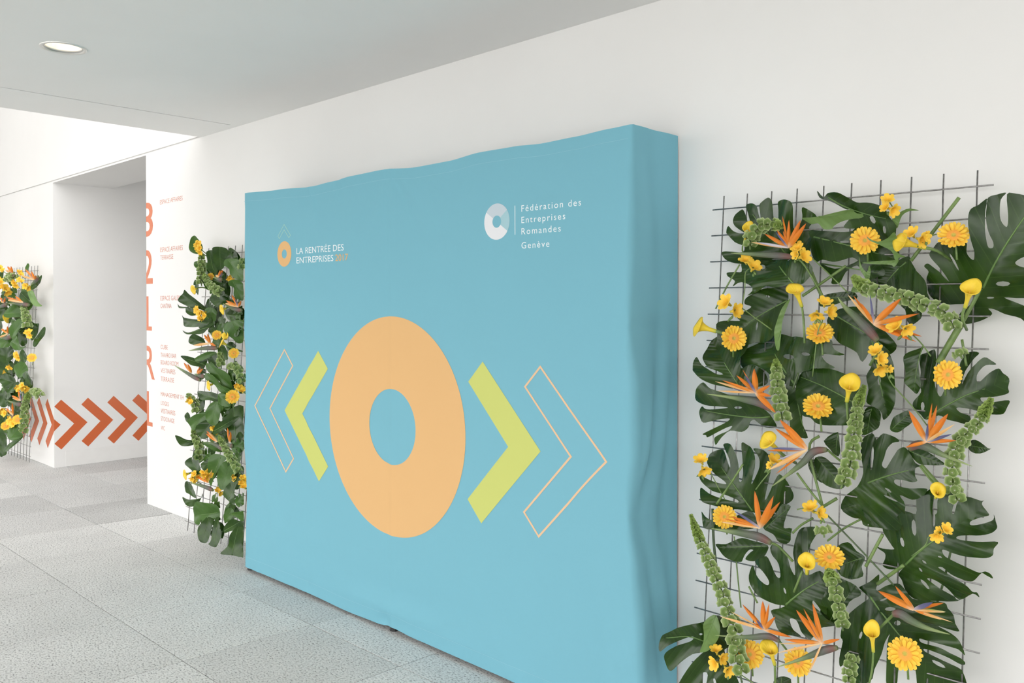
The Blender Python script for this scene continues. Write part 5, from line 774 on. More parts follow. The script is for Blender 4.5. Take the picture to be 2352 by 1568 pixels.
('L',None,0,[],(-9.647,2.774,1.57),25.12737231168235,17.76658275462679,[(25,75),(-9,89),(-36,79),(-5,33),(-37,44),(-41,16),(-23,-7),(-55,-9),(-49,-38),(-45,-79),(-7,-75),(24,-70),(6,-33),(65,-51),(80,-31),(36,5),(80,-5),(54,43)],[(30,73),(-33,-82)],[],(0.15,0,-0.2,0.05)),
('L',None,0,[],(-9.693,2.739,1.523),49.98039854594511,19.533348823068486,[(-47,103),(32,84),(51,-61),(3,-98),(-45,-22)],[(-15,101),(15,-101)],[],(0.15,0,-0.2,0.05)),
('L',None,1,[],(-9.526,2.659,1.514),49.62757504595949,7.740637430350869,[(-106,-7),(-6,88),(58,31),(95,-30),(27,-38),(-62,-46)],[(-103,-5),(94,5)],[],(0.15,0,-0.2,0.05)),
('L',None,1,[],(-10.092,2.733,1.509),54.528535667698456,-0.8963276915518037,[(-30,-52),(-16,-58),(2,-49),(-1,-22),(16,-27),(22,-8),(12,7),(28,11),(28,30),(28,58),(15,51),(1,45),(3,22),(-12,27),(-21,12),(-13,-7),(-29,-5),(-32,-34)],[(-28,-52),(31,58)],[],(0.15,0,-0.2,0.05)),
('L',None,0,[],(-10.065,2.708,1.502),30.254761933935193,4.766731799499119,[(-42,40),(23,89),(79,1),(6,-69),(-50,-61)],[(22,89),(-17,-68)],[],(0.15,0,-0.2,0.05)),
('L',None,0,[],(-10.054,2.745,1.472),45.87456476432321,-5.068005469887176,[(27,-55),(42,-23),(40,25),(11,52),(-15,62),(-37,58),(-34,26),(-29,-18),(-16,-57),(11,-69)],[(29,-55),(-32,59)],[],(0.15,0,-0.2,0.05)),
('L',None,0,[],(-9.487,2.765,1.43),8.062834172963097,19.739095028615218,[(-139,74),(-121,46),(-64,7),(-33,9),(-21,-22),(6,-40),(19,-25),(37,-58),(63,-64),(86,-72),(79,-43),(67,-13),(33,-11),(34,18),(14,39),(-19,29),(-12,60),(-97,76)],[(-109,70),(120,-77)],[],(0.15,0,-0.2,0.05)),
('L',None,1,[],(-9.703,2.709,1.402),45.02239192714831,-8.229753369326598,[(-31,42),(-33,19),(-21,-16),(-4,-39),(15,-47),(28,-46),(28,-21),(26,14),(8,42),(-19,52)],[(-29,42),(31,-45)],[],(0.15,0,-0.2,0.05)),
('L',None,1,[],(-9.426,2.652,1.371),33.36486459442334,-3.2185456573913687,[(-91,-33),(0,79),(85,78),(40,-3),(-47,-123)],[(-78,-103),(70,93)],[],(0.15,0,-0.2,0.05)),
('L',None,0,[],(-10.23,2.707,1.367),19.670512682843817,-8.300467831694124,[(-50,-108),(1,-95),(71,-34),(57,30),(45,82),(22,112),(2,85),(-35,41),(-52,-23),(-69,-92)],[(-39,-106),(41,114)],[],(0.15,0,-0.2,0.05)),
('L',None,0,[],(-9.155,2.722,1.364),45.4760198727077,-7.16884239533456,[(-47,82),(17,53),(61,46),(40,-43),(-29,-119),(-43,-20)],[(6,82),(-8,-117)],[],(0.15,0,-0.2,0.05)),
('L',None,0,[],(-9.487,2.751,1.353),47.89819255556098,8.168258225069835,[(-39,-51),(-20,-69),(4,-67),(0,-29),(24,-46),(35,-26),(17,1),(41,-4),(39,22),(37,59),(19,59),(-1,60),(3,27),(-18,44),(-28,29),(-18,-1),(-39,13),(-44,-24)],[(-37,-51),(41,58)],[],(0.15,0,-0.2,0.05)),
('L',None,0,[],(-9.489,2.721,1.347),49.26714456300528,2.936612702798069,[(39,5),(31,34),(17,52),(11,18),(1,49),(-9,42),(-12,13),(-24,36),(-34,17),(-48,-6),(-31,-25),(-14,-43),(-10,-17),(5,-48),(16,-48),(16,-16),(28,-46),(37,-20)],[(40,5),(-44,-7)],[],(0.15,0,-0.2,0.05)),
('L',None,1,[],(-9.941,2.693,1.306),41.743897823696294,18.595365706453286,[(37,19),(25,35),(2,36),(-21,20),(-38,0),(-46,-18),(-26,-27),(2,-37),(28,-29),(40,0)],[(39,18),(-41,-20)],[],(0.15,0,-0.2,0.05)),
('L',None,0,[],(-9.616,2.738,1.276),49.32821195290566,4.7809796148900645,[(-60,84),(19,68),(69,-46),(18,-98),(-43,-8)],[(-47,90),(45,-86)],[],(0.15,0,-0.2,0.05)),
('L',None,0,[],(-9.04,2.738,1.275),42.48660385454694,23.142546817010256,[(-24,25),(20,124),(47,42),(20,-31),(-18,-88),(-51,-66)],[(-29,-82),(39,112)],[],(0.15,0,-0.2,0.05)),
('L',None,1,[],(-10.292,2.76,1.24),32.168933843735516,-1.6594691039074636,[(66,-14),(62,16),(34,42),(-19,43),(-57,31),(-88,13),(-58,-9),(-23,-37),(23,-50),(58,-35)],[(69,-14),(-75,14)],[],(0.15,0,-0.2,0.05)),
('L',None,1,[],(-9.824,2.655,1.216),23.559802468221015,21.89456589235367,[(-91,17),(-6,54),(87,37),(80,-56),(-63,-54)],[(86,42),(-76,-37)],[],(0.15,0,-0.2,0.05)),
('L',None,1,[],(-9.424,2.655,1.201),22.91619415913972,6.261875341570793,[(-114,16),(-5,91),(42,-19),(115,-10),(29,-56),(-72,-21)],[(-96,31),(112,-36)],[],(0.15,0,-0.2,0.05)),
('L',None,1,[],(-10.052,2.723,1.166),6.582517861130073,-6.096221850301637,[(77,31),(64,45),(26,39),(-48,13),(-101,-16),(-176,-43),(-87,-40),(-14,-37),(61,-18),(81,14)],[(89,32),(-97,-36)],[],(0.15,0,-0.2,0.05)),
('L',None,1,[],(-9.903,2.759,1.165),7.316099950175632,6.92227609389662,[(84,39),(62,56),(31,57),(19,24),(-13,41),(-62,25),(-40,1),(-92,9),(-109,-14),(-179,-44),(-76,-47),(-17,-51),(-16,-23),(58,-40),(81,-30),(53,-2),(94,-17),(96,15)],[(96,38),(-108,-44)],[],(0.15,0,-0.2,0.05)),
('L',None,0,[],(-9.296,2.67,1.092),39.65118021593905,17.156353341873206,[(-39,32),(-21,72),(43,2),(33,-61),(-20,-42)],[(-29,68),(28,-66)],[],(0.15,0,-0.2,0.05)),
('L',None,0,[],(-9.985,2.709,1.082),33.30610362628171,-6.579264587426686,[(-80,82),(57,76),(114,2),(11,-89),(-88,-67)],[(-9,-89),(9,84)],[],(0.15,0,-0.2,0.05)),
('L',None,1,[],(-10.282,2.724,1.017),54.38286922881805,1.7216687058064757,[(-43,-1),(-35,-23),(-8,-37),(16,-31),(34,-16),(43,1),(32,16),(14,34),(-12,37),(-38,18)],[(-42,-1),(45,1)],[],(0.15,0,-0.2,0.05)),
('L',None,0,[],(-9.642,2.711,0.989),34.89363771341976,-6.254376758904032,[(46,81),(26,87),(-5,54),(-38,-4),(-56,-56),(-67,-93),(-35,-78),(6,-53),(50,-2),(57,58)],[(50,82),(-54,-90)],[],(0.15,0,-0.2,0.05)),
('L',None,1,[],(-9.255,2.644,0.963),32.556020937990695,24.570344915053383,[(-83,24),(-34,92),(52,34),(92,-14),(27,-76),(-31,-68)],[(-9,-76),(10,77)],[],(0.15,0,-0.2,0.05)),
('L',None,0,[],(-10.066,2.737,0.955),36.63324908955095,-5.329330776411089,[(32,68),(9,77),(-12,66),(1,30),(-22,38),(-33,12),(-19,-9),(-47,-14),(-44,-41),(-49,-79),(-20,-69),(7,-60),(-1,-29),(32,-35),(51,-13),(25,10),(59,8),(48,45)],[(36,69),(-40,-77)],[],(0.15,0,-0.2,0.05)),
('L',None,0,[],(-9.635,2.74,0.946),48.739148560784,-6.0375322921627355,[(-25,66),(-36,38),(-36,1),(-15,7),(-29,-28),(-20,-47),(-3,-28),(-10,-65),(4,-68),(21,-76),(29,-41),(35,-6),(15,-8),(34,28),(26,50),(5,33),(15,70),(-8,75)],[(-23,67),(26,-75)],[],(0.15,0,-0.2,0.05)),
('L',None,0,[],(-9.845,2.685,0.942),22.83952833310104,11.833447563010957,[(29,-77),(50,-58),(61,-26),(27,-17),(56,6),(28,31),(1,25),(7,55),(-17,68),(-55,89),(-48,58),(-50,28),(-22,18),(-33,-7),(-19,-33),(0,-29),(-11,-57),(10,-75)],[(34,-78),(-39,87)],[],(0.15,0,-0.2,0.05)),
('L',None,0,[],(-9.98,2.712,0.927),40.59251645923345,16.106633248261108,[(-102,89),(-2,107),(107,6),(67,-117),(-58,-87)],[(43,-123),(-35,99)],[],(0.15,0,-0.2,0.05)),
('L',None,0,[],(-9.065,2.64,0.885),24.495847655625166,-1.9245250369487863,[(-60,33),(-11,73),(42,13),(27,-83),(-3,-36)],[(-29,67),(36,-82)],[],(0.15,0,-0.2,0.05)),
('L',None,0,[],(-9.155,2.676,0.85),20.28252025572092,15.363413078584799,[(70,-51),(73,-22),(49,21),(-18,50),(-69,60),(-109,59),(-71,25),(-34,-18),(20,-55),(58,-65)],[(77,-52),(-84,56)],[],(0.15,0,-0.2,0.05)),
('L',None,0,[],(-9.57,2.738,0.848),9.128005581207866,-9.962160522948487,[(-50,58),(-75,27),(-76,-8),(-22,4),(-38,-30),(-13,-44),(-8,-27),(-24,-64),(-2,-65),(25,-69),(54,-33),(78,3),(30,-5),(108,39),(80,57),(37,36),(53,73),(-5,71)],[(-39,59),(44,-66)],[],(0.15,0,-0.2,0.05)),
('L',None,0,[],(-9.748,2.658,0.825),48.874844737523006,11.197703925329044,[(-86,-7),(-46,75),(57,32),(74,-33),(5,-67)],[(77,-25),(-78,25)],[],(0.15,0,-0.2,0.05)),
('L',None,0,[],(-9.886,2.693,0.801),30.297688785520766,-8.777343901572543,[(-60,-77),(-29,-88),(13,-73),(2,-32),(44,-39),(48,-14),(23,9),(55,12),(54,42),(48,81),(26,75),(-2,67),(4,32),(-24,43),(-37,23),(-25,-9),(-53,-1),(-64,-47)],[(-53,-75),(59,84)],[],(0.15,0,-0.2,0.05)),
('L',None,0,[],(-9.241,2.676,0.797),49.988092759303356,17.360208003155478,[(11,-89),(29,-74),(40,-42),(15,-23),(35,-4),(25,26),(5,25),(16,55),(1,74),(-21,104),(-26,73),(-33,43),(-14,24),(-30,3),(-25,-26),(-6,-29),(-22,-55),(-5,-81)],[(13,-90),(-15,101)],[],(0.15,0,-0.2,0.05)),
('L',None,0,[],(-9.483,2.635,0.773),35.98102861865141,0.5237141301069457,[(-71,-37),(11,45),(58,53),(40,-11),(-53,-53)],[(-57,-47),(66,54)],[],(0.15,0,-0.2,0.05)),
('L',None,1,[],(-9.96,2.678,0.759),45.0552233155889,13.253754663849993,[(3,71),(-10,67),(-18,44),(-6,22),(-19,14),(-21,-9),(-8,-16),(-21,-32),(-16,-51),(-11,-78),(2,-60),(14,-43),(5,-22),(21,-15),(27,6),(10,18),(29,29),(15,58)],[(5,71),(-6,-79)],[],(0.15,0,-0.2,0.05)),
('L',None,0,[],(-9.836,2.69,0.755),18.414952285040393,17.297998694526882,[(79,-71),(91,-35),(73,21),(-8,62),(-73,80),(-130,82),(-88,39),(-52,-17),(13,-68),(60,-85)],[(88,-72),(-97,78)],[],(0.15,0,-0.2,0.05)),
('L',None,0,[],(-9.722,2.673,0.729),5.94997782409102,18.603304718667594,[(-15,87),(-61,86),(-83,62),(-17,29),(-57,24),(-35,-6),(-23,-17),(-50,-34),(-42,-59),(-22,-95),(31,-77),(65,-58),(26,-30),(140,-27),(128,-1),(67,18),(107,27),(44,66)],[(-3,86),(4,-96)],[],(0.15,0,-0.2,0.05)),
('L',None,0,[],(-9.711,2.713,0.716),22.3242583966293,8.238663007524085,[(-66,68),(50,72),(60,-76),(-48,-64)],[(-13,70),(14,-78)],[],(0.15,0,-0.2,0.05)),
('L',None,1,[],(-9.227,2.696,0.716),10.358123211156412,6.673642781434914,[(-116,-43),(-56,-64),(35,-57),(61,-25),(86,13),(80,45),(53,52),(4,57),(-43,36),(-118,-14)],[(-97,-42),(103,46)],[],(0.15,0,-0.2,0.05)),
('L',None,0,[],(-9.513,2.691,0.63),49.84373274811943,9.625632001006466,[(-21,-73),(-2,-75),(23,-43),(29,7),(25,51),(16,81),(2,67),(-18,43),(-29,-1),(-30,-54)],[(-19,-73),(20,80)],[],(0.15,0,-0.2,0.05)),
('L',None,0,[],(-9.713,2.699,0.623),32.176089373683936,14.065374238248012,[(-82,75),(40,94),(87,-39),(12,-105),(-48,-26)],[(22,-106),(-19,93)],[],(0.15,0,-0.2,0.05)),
('L',None,0,[],(-9.987,2.688,0.618),29.863857562739472,5.970353281496184,[(-63,76),(38,112),(66,-39),(-3,-91),(-57,-59)],[(-1,114),(1,-90)],[],(0.15,0,-0.2,0.05)),
('L',None,0,[],(-9.247,2.675,0.606),39.034818269562464,4.149733893247269,[(-8,63),(-19,52),(-21,15),(-17,-25),(-7,-53),(1,-69),(11,-48),(22,-17),(25,24),(5,58)],[(-6,63),(7,-68)],[],(0.15,0,-0.2,0.05)),
('L',None,0,[],(-9.321,2.698,0.601),48.23599124586264,6.284380198224998,[(44,-13),(40,11),(26,30),(14,9),(8,35),(-10,36),(-12,14),(-26,36),(-36,26),(-55,14),(-38,-4),(-23,-23),(-13,-8),(-1,-34),(12,-40),(15,-17),(24,-44),(39,-30)],[(46,-13),(-51,14)],[],(0.15,0,-0.2,0.05)),
('L',None,0,[],(-9.924,2.719,0.596),43.25811206631379,6.540122629504399,[(43,-26),(44,7),(35,36),(17,10),(18,47),(-4,51),(-10,22),(-21,54),(-33,43),(-55,29),(-40,1),(-25,-27),(-14,-8),(-7,-45),(4,-56),(13,-26),(18,-64),(34,-48)],[(45,-26),(-50,29)],[],(0.15,0,-0.2,0.05)),
('L',None,0,[],(-9.531,2.694,0.526),43.552929248413335,13.56266938516092,[(-46,86),(14,86),(35,-124),(-17,-45)],[(-20,88),(28,-127)],[],(0.15,0,-0.2,0.05)),
('L',None,0,[],(-9.663,2.663,0.439),26.123222305689932,12.942210469694363,[(-83,35),(-64,-7),(-28,-43),(-18,-12),(-2,-57),(14,-62),(17,-27),(36,-67),(54,-53),(73,-37),(60,-3),(44,31),(22,9),(26,54),(-1,68),(-15,31),(-37,79),(-70,61)],[(-75,34),(84,-37)],[],(0.15,0,-0.2,0.05)),
('L',None,0,[],(-9.61,2.7,0.424),40.19138018043475,9.484450575094026,[(-75,93),(36,78),(55,-69),(-19,-102)],[(-25,100),(24,-96)],[],(0.15,0,-0.2,0.05)),
('L',None,0,[],(-9.904,2.656,0.391),40.525585401321884,-14.805325659486272,[(-18,57),(-27,34),(-28,4),(-12,7),(-25,-22),(-20,-40),(-4,-24),(-13,-56),(-2,-59),(11,-68),(21,-37),(29,-6),(12,-8),(32,25),(25,43),(7,29),(16,59),(-3,63)],[(-15,58),(17,-65)],[],(0.15,0,-0.2,0.05)),
('L',None,1,[],(-9.754,2.657,0.37),37.916894173464236,9.455548944610634,[(19,73),(-6,80),(-26,50),(-36,0),(-36,-47),(-31,-79),(-5,-69),(26,-50),(54,-8),(39,50)],[(22,73),(-23,-79)],[],(0.15,0,-0.2,0.05)),
('L',None,1,[],(-9.821,2.669,0.364),32.99789695602223,9.281667024574684,[(15,-89),(39,-70),(55,-16),(26,38),(-3,77),(-33,96),(-35,65),(-42,20),(-27,-37),(-4,-83)],[(20,-88),(-22,96)],[],(0.15,0,-0.2,0.05)),
('L',None,0,[],(-9.977,2.686,0.334),30.22785728270405,22.985259477665387,[(-108,111),(-1,132),(83,-39),(27,-107),(-31,-87)],[(-44,131),(37,-111)],[],(0.15,0,-0.2,0.05)),
('L',None,1,[],(-9.358,2.605,0.324),43.896531189581864,20.093311850760173,[(-69,0),(-29,88),(37,50),(94,-26),(17,-65),(-46,-48)],[(-42,-49),(41,48)],[],(0.15,0,-0.2,0.05)),
('L',None,0,[],(-9.324,2.591,0.236),32.11713452463631,17.08283544645172,[(-95,-48),(1,33),(80,78),(49,19),(-57,-79)],[(-73,-63),(90,77)],[],(0.15,0,-0.2,0.05)),
('L',None,0,[],(-10.177,2.698,0.182),16.108076810813998,17.488550630879253,[(-78,-55),(-19,-79),(51,-80),(16,-33),(90,-57),(83,-33),(35,-1),(82,-10),(76,21),(58,63),(26,67),(-9,70),(0,32),(-28,54),(-53,39),(-34,2),(-96,22),(-96,-22)],[(-67,-56),(74,62)],[],(0.15,0,-0.2,0.05)),
('L',None,0,[],(-9.802,2.627,0.144),43.697146579321966,13.700079729683093,[(-56,114),(10,114),(48,-51),(14,-91),(-26,-84)],[(13,-92),(-16,114)],[],(0.15,0,-0.2,0.05))]
GERBERAS=[
('R','round yellow gerbera high on the near grid,a leaf tip crossing its petals',(-1.07,2.705,1.788),0.0467,0.97,1),
('R','yellow gerbera seen tilted beside the huge leaf at the top right',(-0.811,2.705,1.789),0.0461,0.81,1),
('R','round yellow gerbera nearest the blue banner,in the upper half',(-1.515,2.679,1.469),0.0472,1,0.94),
('R','ragged yellow gerbera half hidden behind a freesia',(-1.205,2.681,1.493),0.0453,0.75,1),
('R','oval yellow gerbera on the wide leaf at the right',(-0.816,2.672,1.381),0.0446,1,0.89),
('R','yellow gerbera lying on the rolled leaf in the middle',(-1.192,2.642,1.259),0.0503,0.78,1),
('R','yellow gerbera behind the petals of the lower left strelitzia',(-1.531,2.648,0.846),0.0426,1,1),
('R','yellow gerbera beside the yellow calla in the lower middle',(-1.145,2.623,0.787),0.0481,0.83,1),
('R','yellow gerbera under the long beak at the bottom left',(-1.408,2.602,0.412),0.0483,1,1),
('R','yellow gerbera at the bottom crossed by a grey-green beak',(-1.244,2.613,0.43),0.0465,1,0.97),
('R','largest round yellow gerbera,at the bottom right',(-0.905,2.594,0.56),0.0499,1,1),
('M',None,(-5.463,2.715,1.782),0.0265,0.95,0.95),
('M',None,(-5.236,2.643,1.394),0.034,0.95,0.95),
('M',None,(-5.032,2.654,1.283),0.036,0.95,0.95),
('M',None,(-4.97,2.611,1.014),0.0464,0.95,0.95),
('L',None,(-8.964,2.65,1.09),0.0458,0.95,0.95),
('L',None,(-9.278,2.612,0.472),0.0512,0.95,0.95),
('L',None,(-9.606,2.598,0.382),0.0482,0.95,0.95)]
STRELITZIAS=[
('R','orange strelitzia with a long level beak,topmost on the near grid',(-1.305,2.664,1.775),[(-1.29,2.677,1.744),(-1.336,2.675,1.75),(-1.4,2.674,1.756),(-1.465,2.672,1.762),(-1.522,2.671,1.767)],0.0147,[(-1.29,2.682,1.744),(-1.266,2.699,1.716),(-1.21,2.711,1.617)],[((-1.383,2.648,1.825),0.0096,'o'),((-1.326,2.624,1.833),0.0096,'o'),((-1.332,2.673,1.883),0.0052,'o'),((-1.293,2.642,1.865),0.0088,'o'),((-1.257,2.651,1.863),0.0125,'o'),((-1.226,2.625,1.848),0.0125,'o'),((-1.443,2.666,1.801),0.0074,'p'),((-1.404,2.636,1.797),0.0059,'v'),((-1.317,2.649,1.83),0.0074,'o'),((-1.33,2.623,1.826),0.0059,'b')]),
('R','orange strelitzia with a purple-tinged beak,upper right of the near grid',(-1.018,2.644,1.526),[(-1.01,2.654,1.475),(-1.038,2.655,1.508),(-1.076,2.656,1.546),(-1.111,2.657,1.577),(-1.137,2.658,1.61)],0.0204,[(-1.012,2.659,1.471),(-1.015,2.677,1.45),(-1.048,2.693,1.396)],[((-1.094,2.631,1.618),0.0068,'p'),((-1.041,2.604,1.591),0.0082,'o'),((-1.084,2.651,1.615),0.0068,'o'),((-1.021,2.621,1.618),0.0048,'b'),((-0.932,2.63,1.605),0.015,'o'),((-0.871,2.601,1.56),0.0102,'o'),((-0.876,2.641,1.492),0.0102,'o'),((-0.881,2.61,1.477),0.0102,'o')]),
('R','orange strelitzia beside the upright bells spike,its beak pointing left',(-1.4,2.624,1.29),[(-1.341,2.635,1.234),(-1.393,2.634,1.256),(-1.442,2.633,1.263),(-1.492,2.631,1.267),(-1.591,2.63,1.272)],0.0194,[],[((-1.546,2.607,1.321),0.0067,'p'),((-1.504,2.582,1.329),0.0075,'o'),((-1.476,2.629,1.345),0.0097,'o'),((-1.437,2.601,1.368),0.0037,'o'),((-1.4,2.611,1.373),0.0149,'o'),((-1.418,2.584,1.351),0.0067,'b'),((-1.493,2.625,1.302),0.0082,'b'),((-1.334,2.597,1.322),0.0097,'o'),((-1.334,2.604,1.285),0.0097,'o'),((-1.303,2.575,1.235),0.0134,'o'),((-1.548,2.624,1.287),0.0052,'p')]),
('R','orange strelitzia with its beak slanting down to the left,at mid height',(-1.21,2.601,1.124),[(-1.151,2.616,1.129),(-1.193,2.613,1.118),(-1.224,2.608,1.082),(-1.267,2.603,1.042),(-1.331,2.596,0.987)],0.017,[(-1.151,2.621,1.128),(-1.136,2.639,1.107),(-1.112,2.657,1.083)],[((-1.31,2.585,1.183),0.0127,'o'),((-1.284,2.563,1.217),0.017,'o'),((-1.346,2.599,1.105),0.0071,'o'),((-1.32,2.57,1.12),0.0064,'b'),((-1.3,2.577,1.082),0.0057,'v'),((-1.317,2.55,1.051),0.0106,'p'),((-1.312,2.593,1.033),0.005,'o'),((-1.253,2.574,1.172),0.0071,'o')]),
('R','orange strelitzia with upright petals near the right edge of the grid',(-0.854,2.616,1.187),[(-0.908,2.628,1.158),(-0.88,2.628,1.174),(-0.845,2.625,1.166),(-0.802,2.622,1.15),(-0.733,2.618,1.131)],0.0181,[],[((-0.9,2.603,1.275),0.0129,'o'),((-0.828,2.58,1.305),0.0058,'o'),((-0.829,2.625,1.295),0.009,'o'),((-0.789,2.593,1.277),0.0142,'o'),((-0.906,2.594,1.167),0.0078,'o'),((-0.766,2.576,1.251),0.0071,'p'),((-0.774,2.617,1.199),0.009,'o'),((-0.843,2.591,1.245),0.0058,'b'),((-0.78,2.598,1.219),0.0071,'b')]),
('R','orange strelitzia with two tall petals over the lower left gerbera',(-1.365,2.588,0.849),[(-1.331,2.599,0.802),(-1.371,2.598,0.815),(-1.427,2.596,0.816),(-1.484,2.594,0.814),(-1.551,2.592,0.812)],0.0198,[(-1.334,2.604,0.801),(-1.316,2.623,0.789),(-1.274,2.639,0.745)],[((-1.379,2.578,0.971),0.0132,'o'),((-1.299,2.553,0.971),0.0147,'o'),((-1.297,2.596,0.945),0.0125,'o'),((-1.493,2.558,0.851),0.0073,'p'),((-1.462,2.57,0.873),0.0096,'o'),((-1.436,2.547,0.9),0.0066,'b'),((-1.447,2.588,0.857),0.011,'o'),((-1.481,2.559,0.864),0.0066,'o')]),
('R','spiky orange strelitzia with a maroon-necked beak,bottom left',(-1.329,2.551,0.53),[(-1.282,2.564,0.501),(-1.319,2.563,0.508),(-1.373,2.559,0.492),(-1.428,2.556,0.478),(-1.512,2.553,0.462)],0.0144,[(-1.284,2.569,0.499),(-1.27,2.587,0.471)],[((-1.443,2.534,0.566),0.0036,'p'),((-1.467,2.508,0.55),0.0065,'p'),((-1.412,2.557,0.592),0.0101,'o'),((-1.324,2.53,0.631),0.0144,'o'),((-1.306,2.539,0.625),0.0079,'o'),((-1.271,2.512,0.598),0.0101,'o'),((-1.234,2.552,0.53),0.0087,'o'),((-1.343,2.524,0.566),0.0065,'b'),((-1.359,2.533,0.549),0.0072,'o')]),
('R','orange strelitzia with a beak rising to the right at the bottom edge',(-1.132,2.543,0.543),[(-1.09,2.557,0.537),(-1.123,2.554,0.522),(-1.16,2.55,0.499),(-1.202,2.546,0.472),(-1.284,2.54,0.423)],0.0164,[],[((-1.211,2.53,0.63),0.0137,'o'),((-1.175,2.506,0.649),0.0075,'o'),((-1.167,2.552,0.656),0.0116,'o'),((-1.241,2.512,0.533),0.0096,'o'),((-1.263,2.52,0.512),0.0041,'p'),((-1.257,2.493,0.491),0.0055,'p'),((-1.174,2.534,0.434),0.0048,'p'),((-1.065,2.516,0.581),0.0082,'o'),((-1.168,2.528,0.607),0.0068,'b')]),
('R','orange strelitzia facing right on the lower right leaf',(-0.87,2.566,0.706),[(-0.934,2.578,0.673),(-0.911,2.577,0.68),(-0.879,2.574,0.669),(-0.835,2.571,0.66),(-0.775,2.569,0.659)],0.0186,[(-0.932,2.583,0.673),(-0.961,2.6,0.638),(-0.99,2.618,0.603)],[((-0.966,2.549,0.742),0.0141,'o'),((-0.909,2.527,0.775),0.0096,'o'),((-0.79,2.569,0.744),0.0077,'o'),((-0.81,2.539,0.748),0.0096,'b'),((-0.779,2.548,0.727),0.0077,'g'),((-0.773,2.523,0.733),0.0051,'p'),((-0.795,2.565,0.696),0.0071,'p'),((-0.757,2.536,0.706),0.0038,'p'),((-0.815,2.546,0.709),0.0077,'o')]),
('M',None,(-5.247,2.664,1.775),[(-5.222,2.673,1.755),(-5.27,2.673,1.762),(-5.345,2.674,1.775)],0.0199,[],[((-5.181,2.658,1.818),0.0128,'o'),((-5.176,2.637,1.815),0.0128,'o'),((-5.276,2.655,1.784),0.0128,'p'),((-5.184,2.657,1.803),0.0071,'b')]),
('M',None,(-4.959,2.648,1.579),[(-4.93,2.656,1.557),(-5.049,2.657,1.568),(-5.186,2.66,1.601)],0.0192,[],[((-5.041,2.644,1.656),0.0123,'o'),((-5.071,2.621,1.62),0.0123,'o'),((-5.118,2.64,1.601),0.0123,'p'),((-4.875,2.621,1.617),0.0123,'o'),((-4.996,2.642,1.63),0.0068,'b')]),
('M',None,(-5.298,2.628,1.339),[(-5.217,2.636,1.31),(-5.392,2.635,1.304),(-5.623,2.633,1.279)],0.02,[],[((-5.372,2.623,1.395),0.0128,'o'),((-5.289,2.603,1.403),0.0128,'o'),((-5.523,2.617,1.321),0.0128,'p'),((-5.158,2.597,1.328),0.0128,'o'),((-5.328,2.621,1.377),0.0071,'b')]),
('M',None,(-5.532,2.611,1.133),[(-5.419,2.618,1.09),(-5.576,2.62,1.119),(-5.826,2.624,1.171)],0.0205,[],[((-5.639,2.607,1.199),0.0132,'o'),((-5.536,2.586,1.196),0.0132,'o'),((-5.597,2.605,1.183),0.0132,'p'),((-5.583,2.605,1.178),0.0073,'b')]),
('M',None,(-5.449,2.611,1.132),[(-5.362,2.62,1.119),(-5.437,2.62,1.121),(-5.514,2.621,1.128)],0.0203,[],[((-5.393,2.605,1.182),0.0131,'o'),((-5.313,2.585,1.175),0.0131,'o'),((-5.392,2.604,1.166),0.0073,'b')]),
('M',None,(-5.105,2.577,0.721),[(-5.019,2.583,0.672),(-5.15,2.585,0.698),(-5.318,2.585,0.696)],0.0194,[],[((-5.241,2.572,0.777),0.0125,'o'),((-5.205,2.551,0.766),0.0125,'o'),((-5.205,2.571,0.772),0.0125,'p'),((-5.177,2.57,0.76),0.0069,'b')]),
('M',None,(-4.942,2.578,0.733),[(-4.925,2.587,0.713),(-4.958,2.587,0.714),(-5.033,2.587,0.722)],0.019,[],[((-4.971,2.576,0.826),0.0122,'o'),((-4.886,2.555,0.812),0.0122,'o'),((-4.944,2.574,0.797),0.0068,'b')]),
('M',None,(-5.18,2.555,0.453),[(-5.134,2.562,0.411),(-5.248,2.562,0.416),(-5.483,2.562,0.414)],0.0195,[],[((-5.351,2.547,0.477),0.0125,'o'),((-5.178,2.528,0.493),0.0125,'o'),((-5.127,2.553,0.546),0.0125,'p'),((-5.274,2.547,0.472),0.007,'b')]),
('L',None,(-9.639,2.677,1.917),[(-9.601,2.686,1.894),(-9.715,2.686,1.897),(-9.891,2.686,1.906)],0.0309,[],[((-9.786,2.67,1.992),0.0159,'o'),((-9.598,2.65,1.989),0.0159,'o'),((-9.855,2.669,1.958),0.0159,'p'),((-9.696,2.669,1.965),0.011,'b')]),
('L',None,(-8.942,2.673,1.835),[(-8.879,2.685,1.868),(-8.974,2.682,1.82),(-9.098,2.681,1.788)],0.0291,[],[((-9.209,2.668,1.947),0.015,'o'),((-8.954,2.647,1.918),0.015,'o'),((-9.363,2.666,1.892),0.015,'p'),((-8.822,2.645,1.877),0.015,'o'),((-9.081,2.666,1.908),0.0104,'b')]),
('L',None,(-9.265,2.663,1.62),[(-9.11,2.672,1.594),(-9.407,2.673,1.607),(-9.789,2.673,1.613)],0.0299,[],[((-9.769,2.656,1.675),0.0154,'o'),((-9.414,2.636,1.685),0.0154,'o'),((-9.692,2.655,1.648),0.0154,'p'),((-9.556,2.655,1.656),0.0107,'b')]),
('L',None,(-9.886,2.664,1.622),[(-9.817,2.673,1.604),(-9.978,2.672,1.586),(-10.173,2.671,1.568)],0.0315,[],[((-9.992,2.656,1.677),0.0162,'o'),((-9.739,2.636,1.675),0.0162,'o'),((-9.956,2.654,1.64),0.0162,'p'),((-9.914,2.655,1.658),0.0112,'b')]),
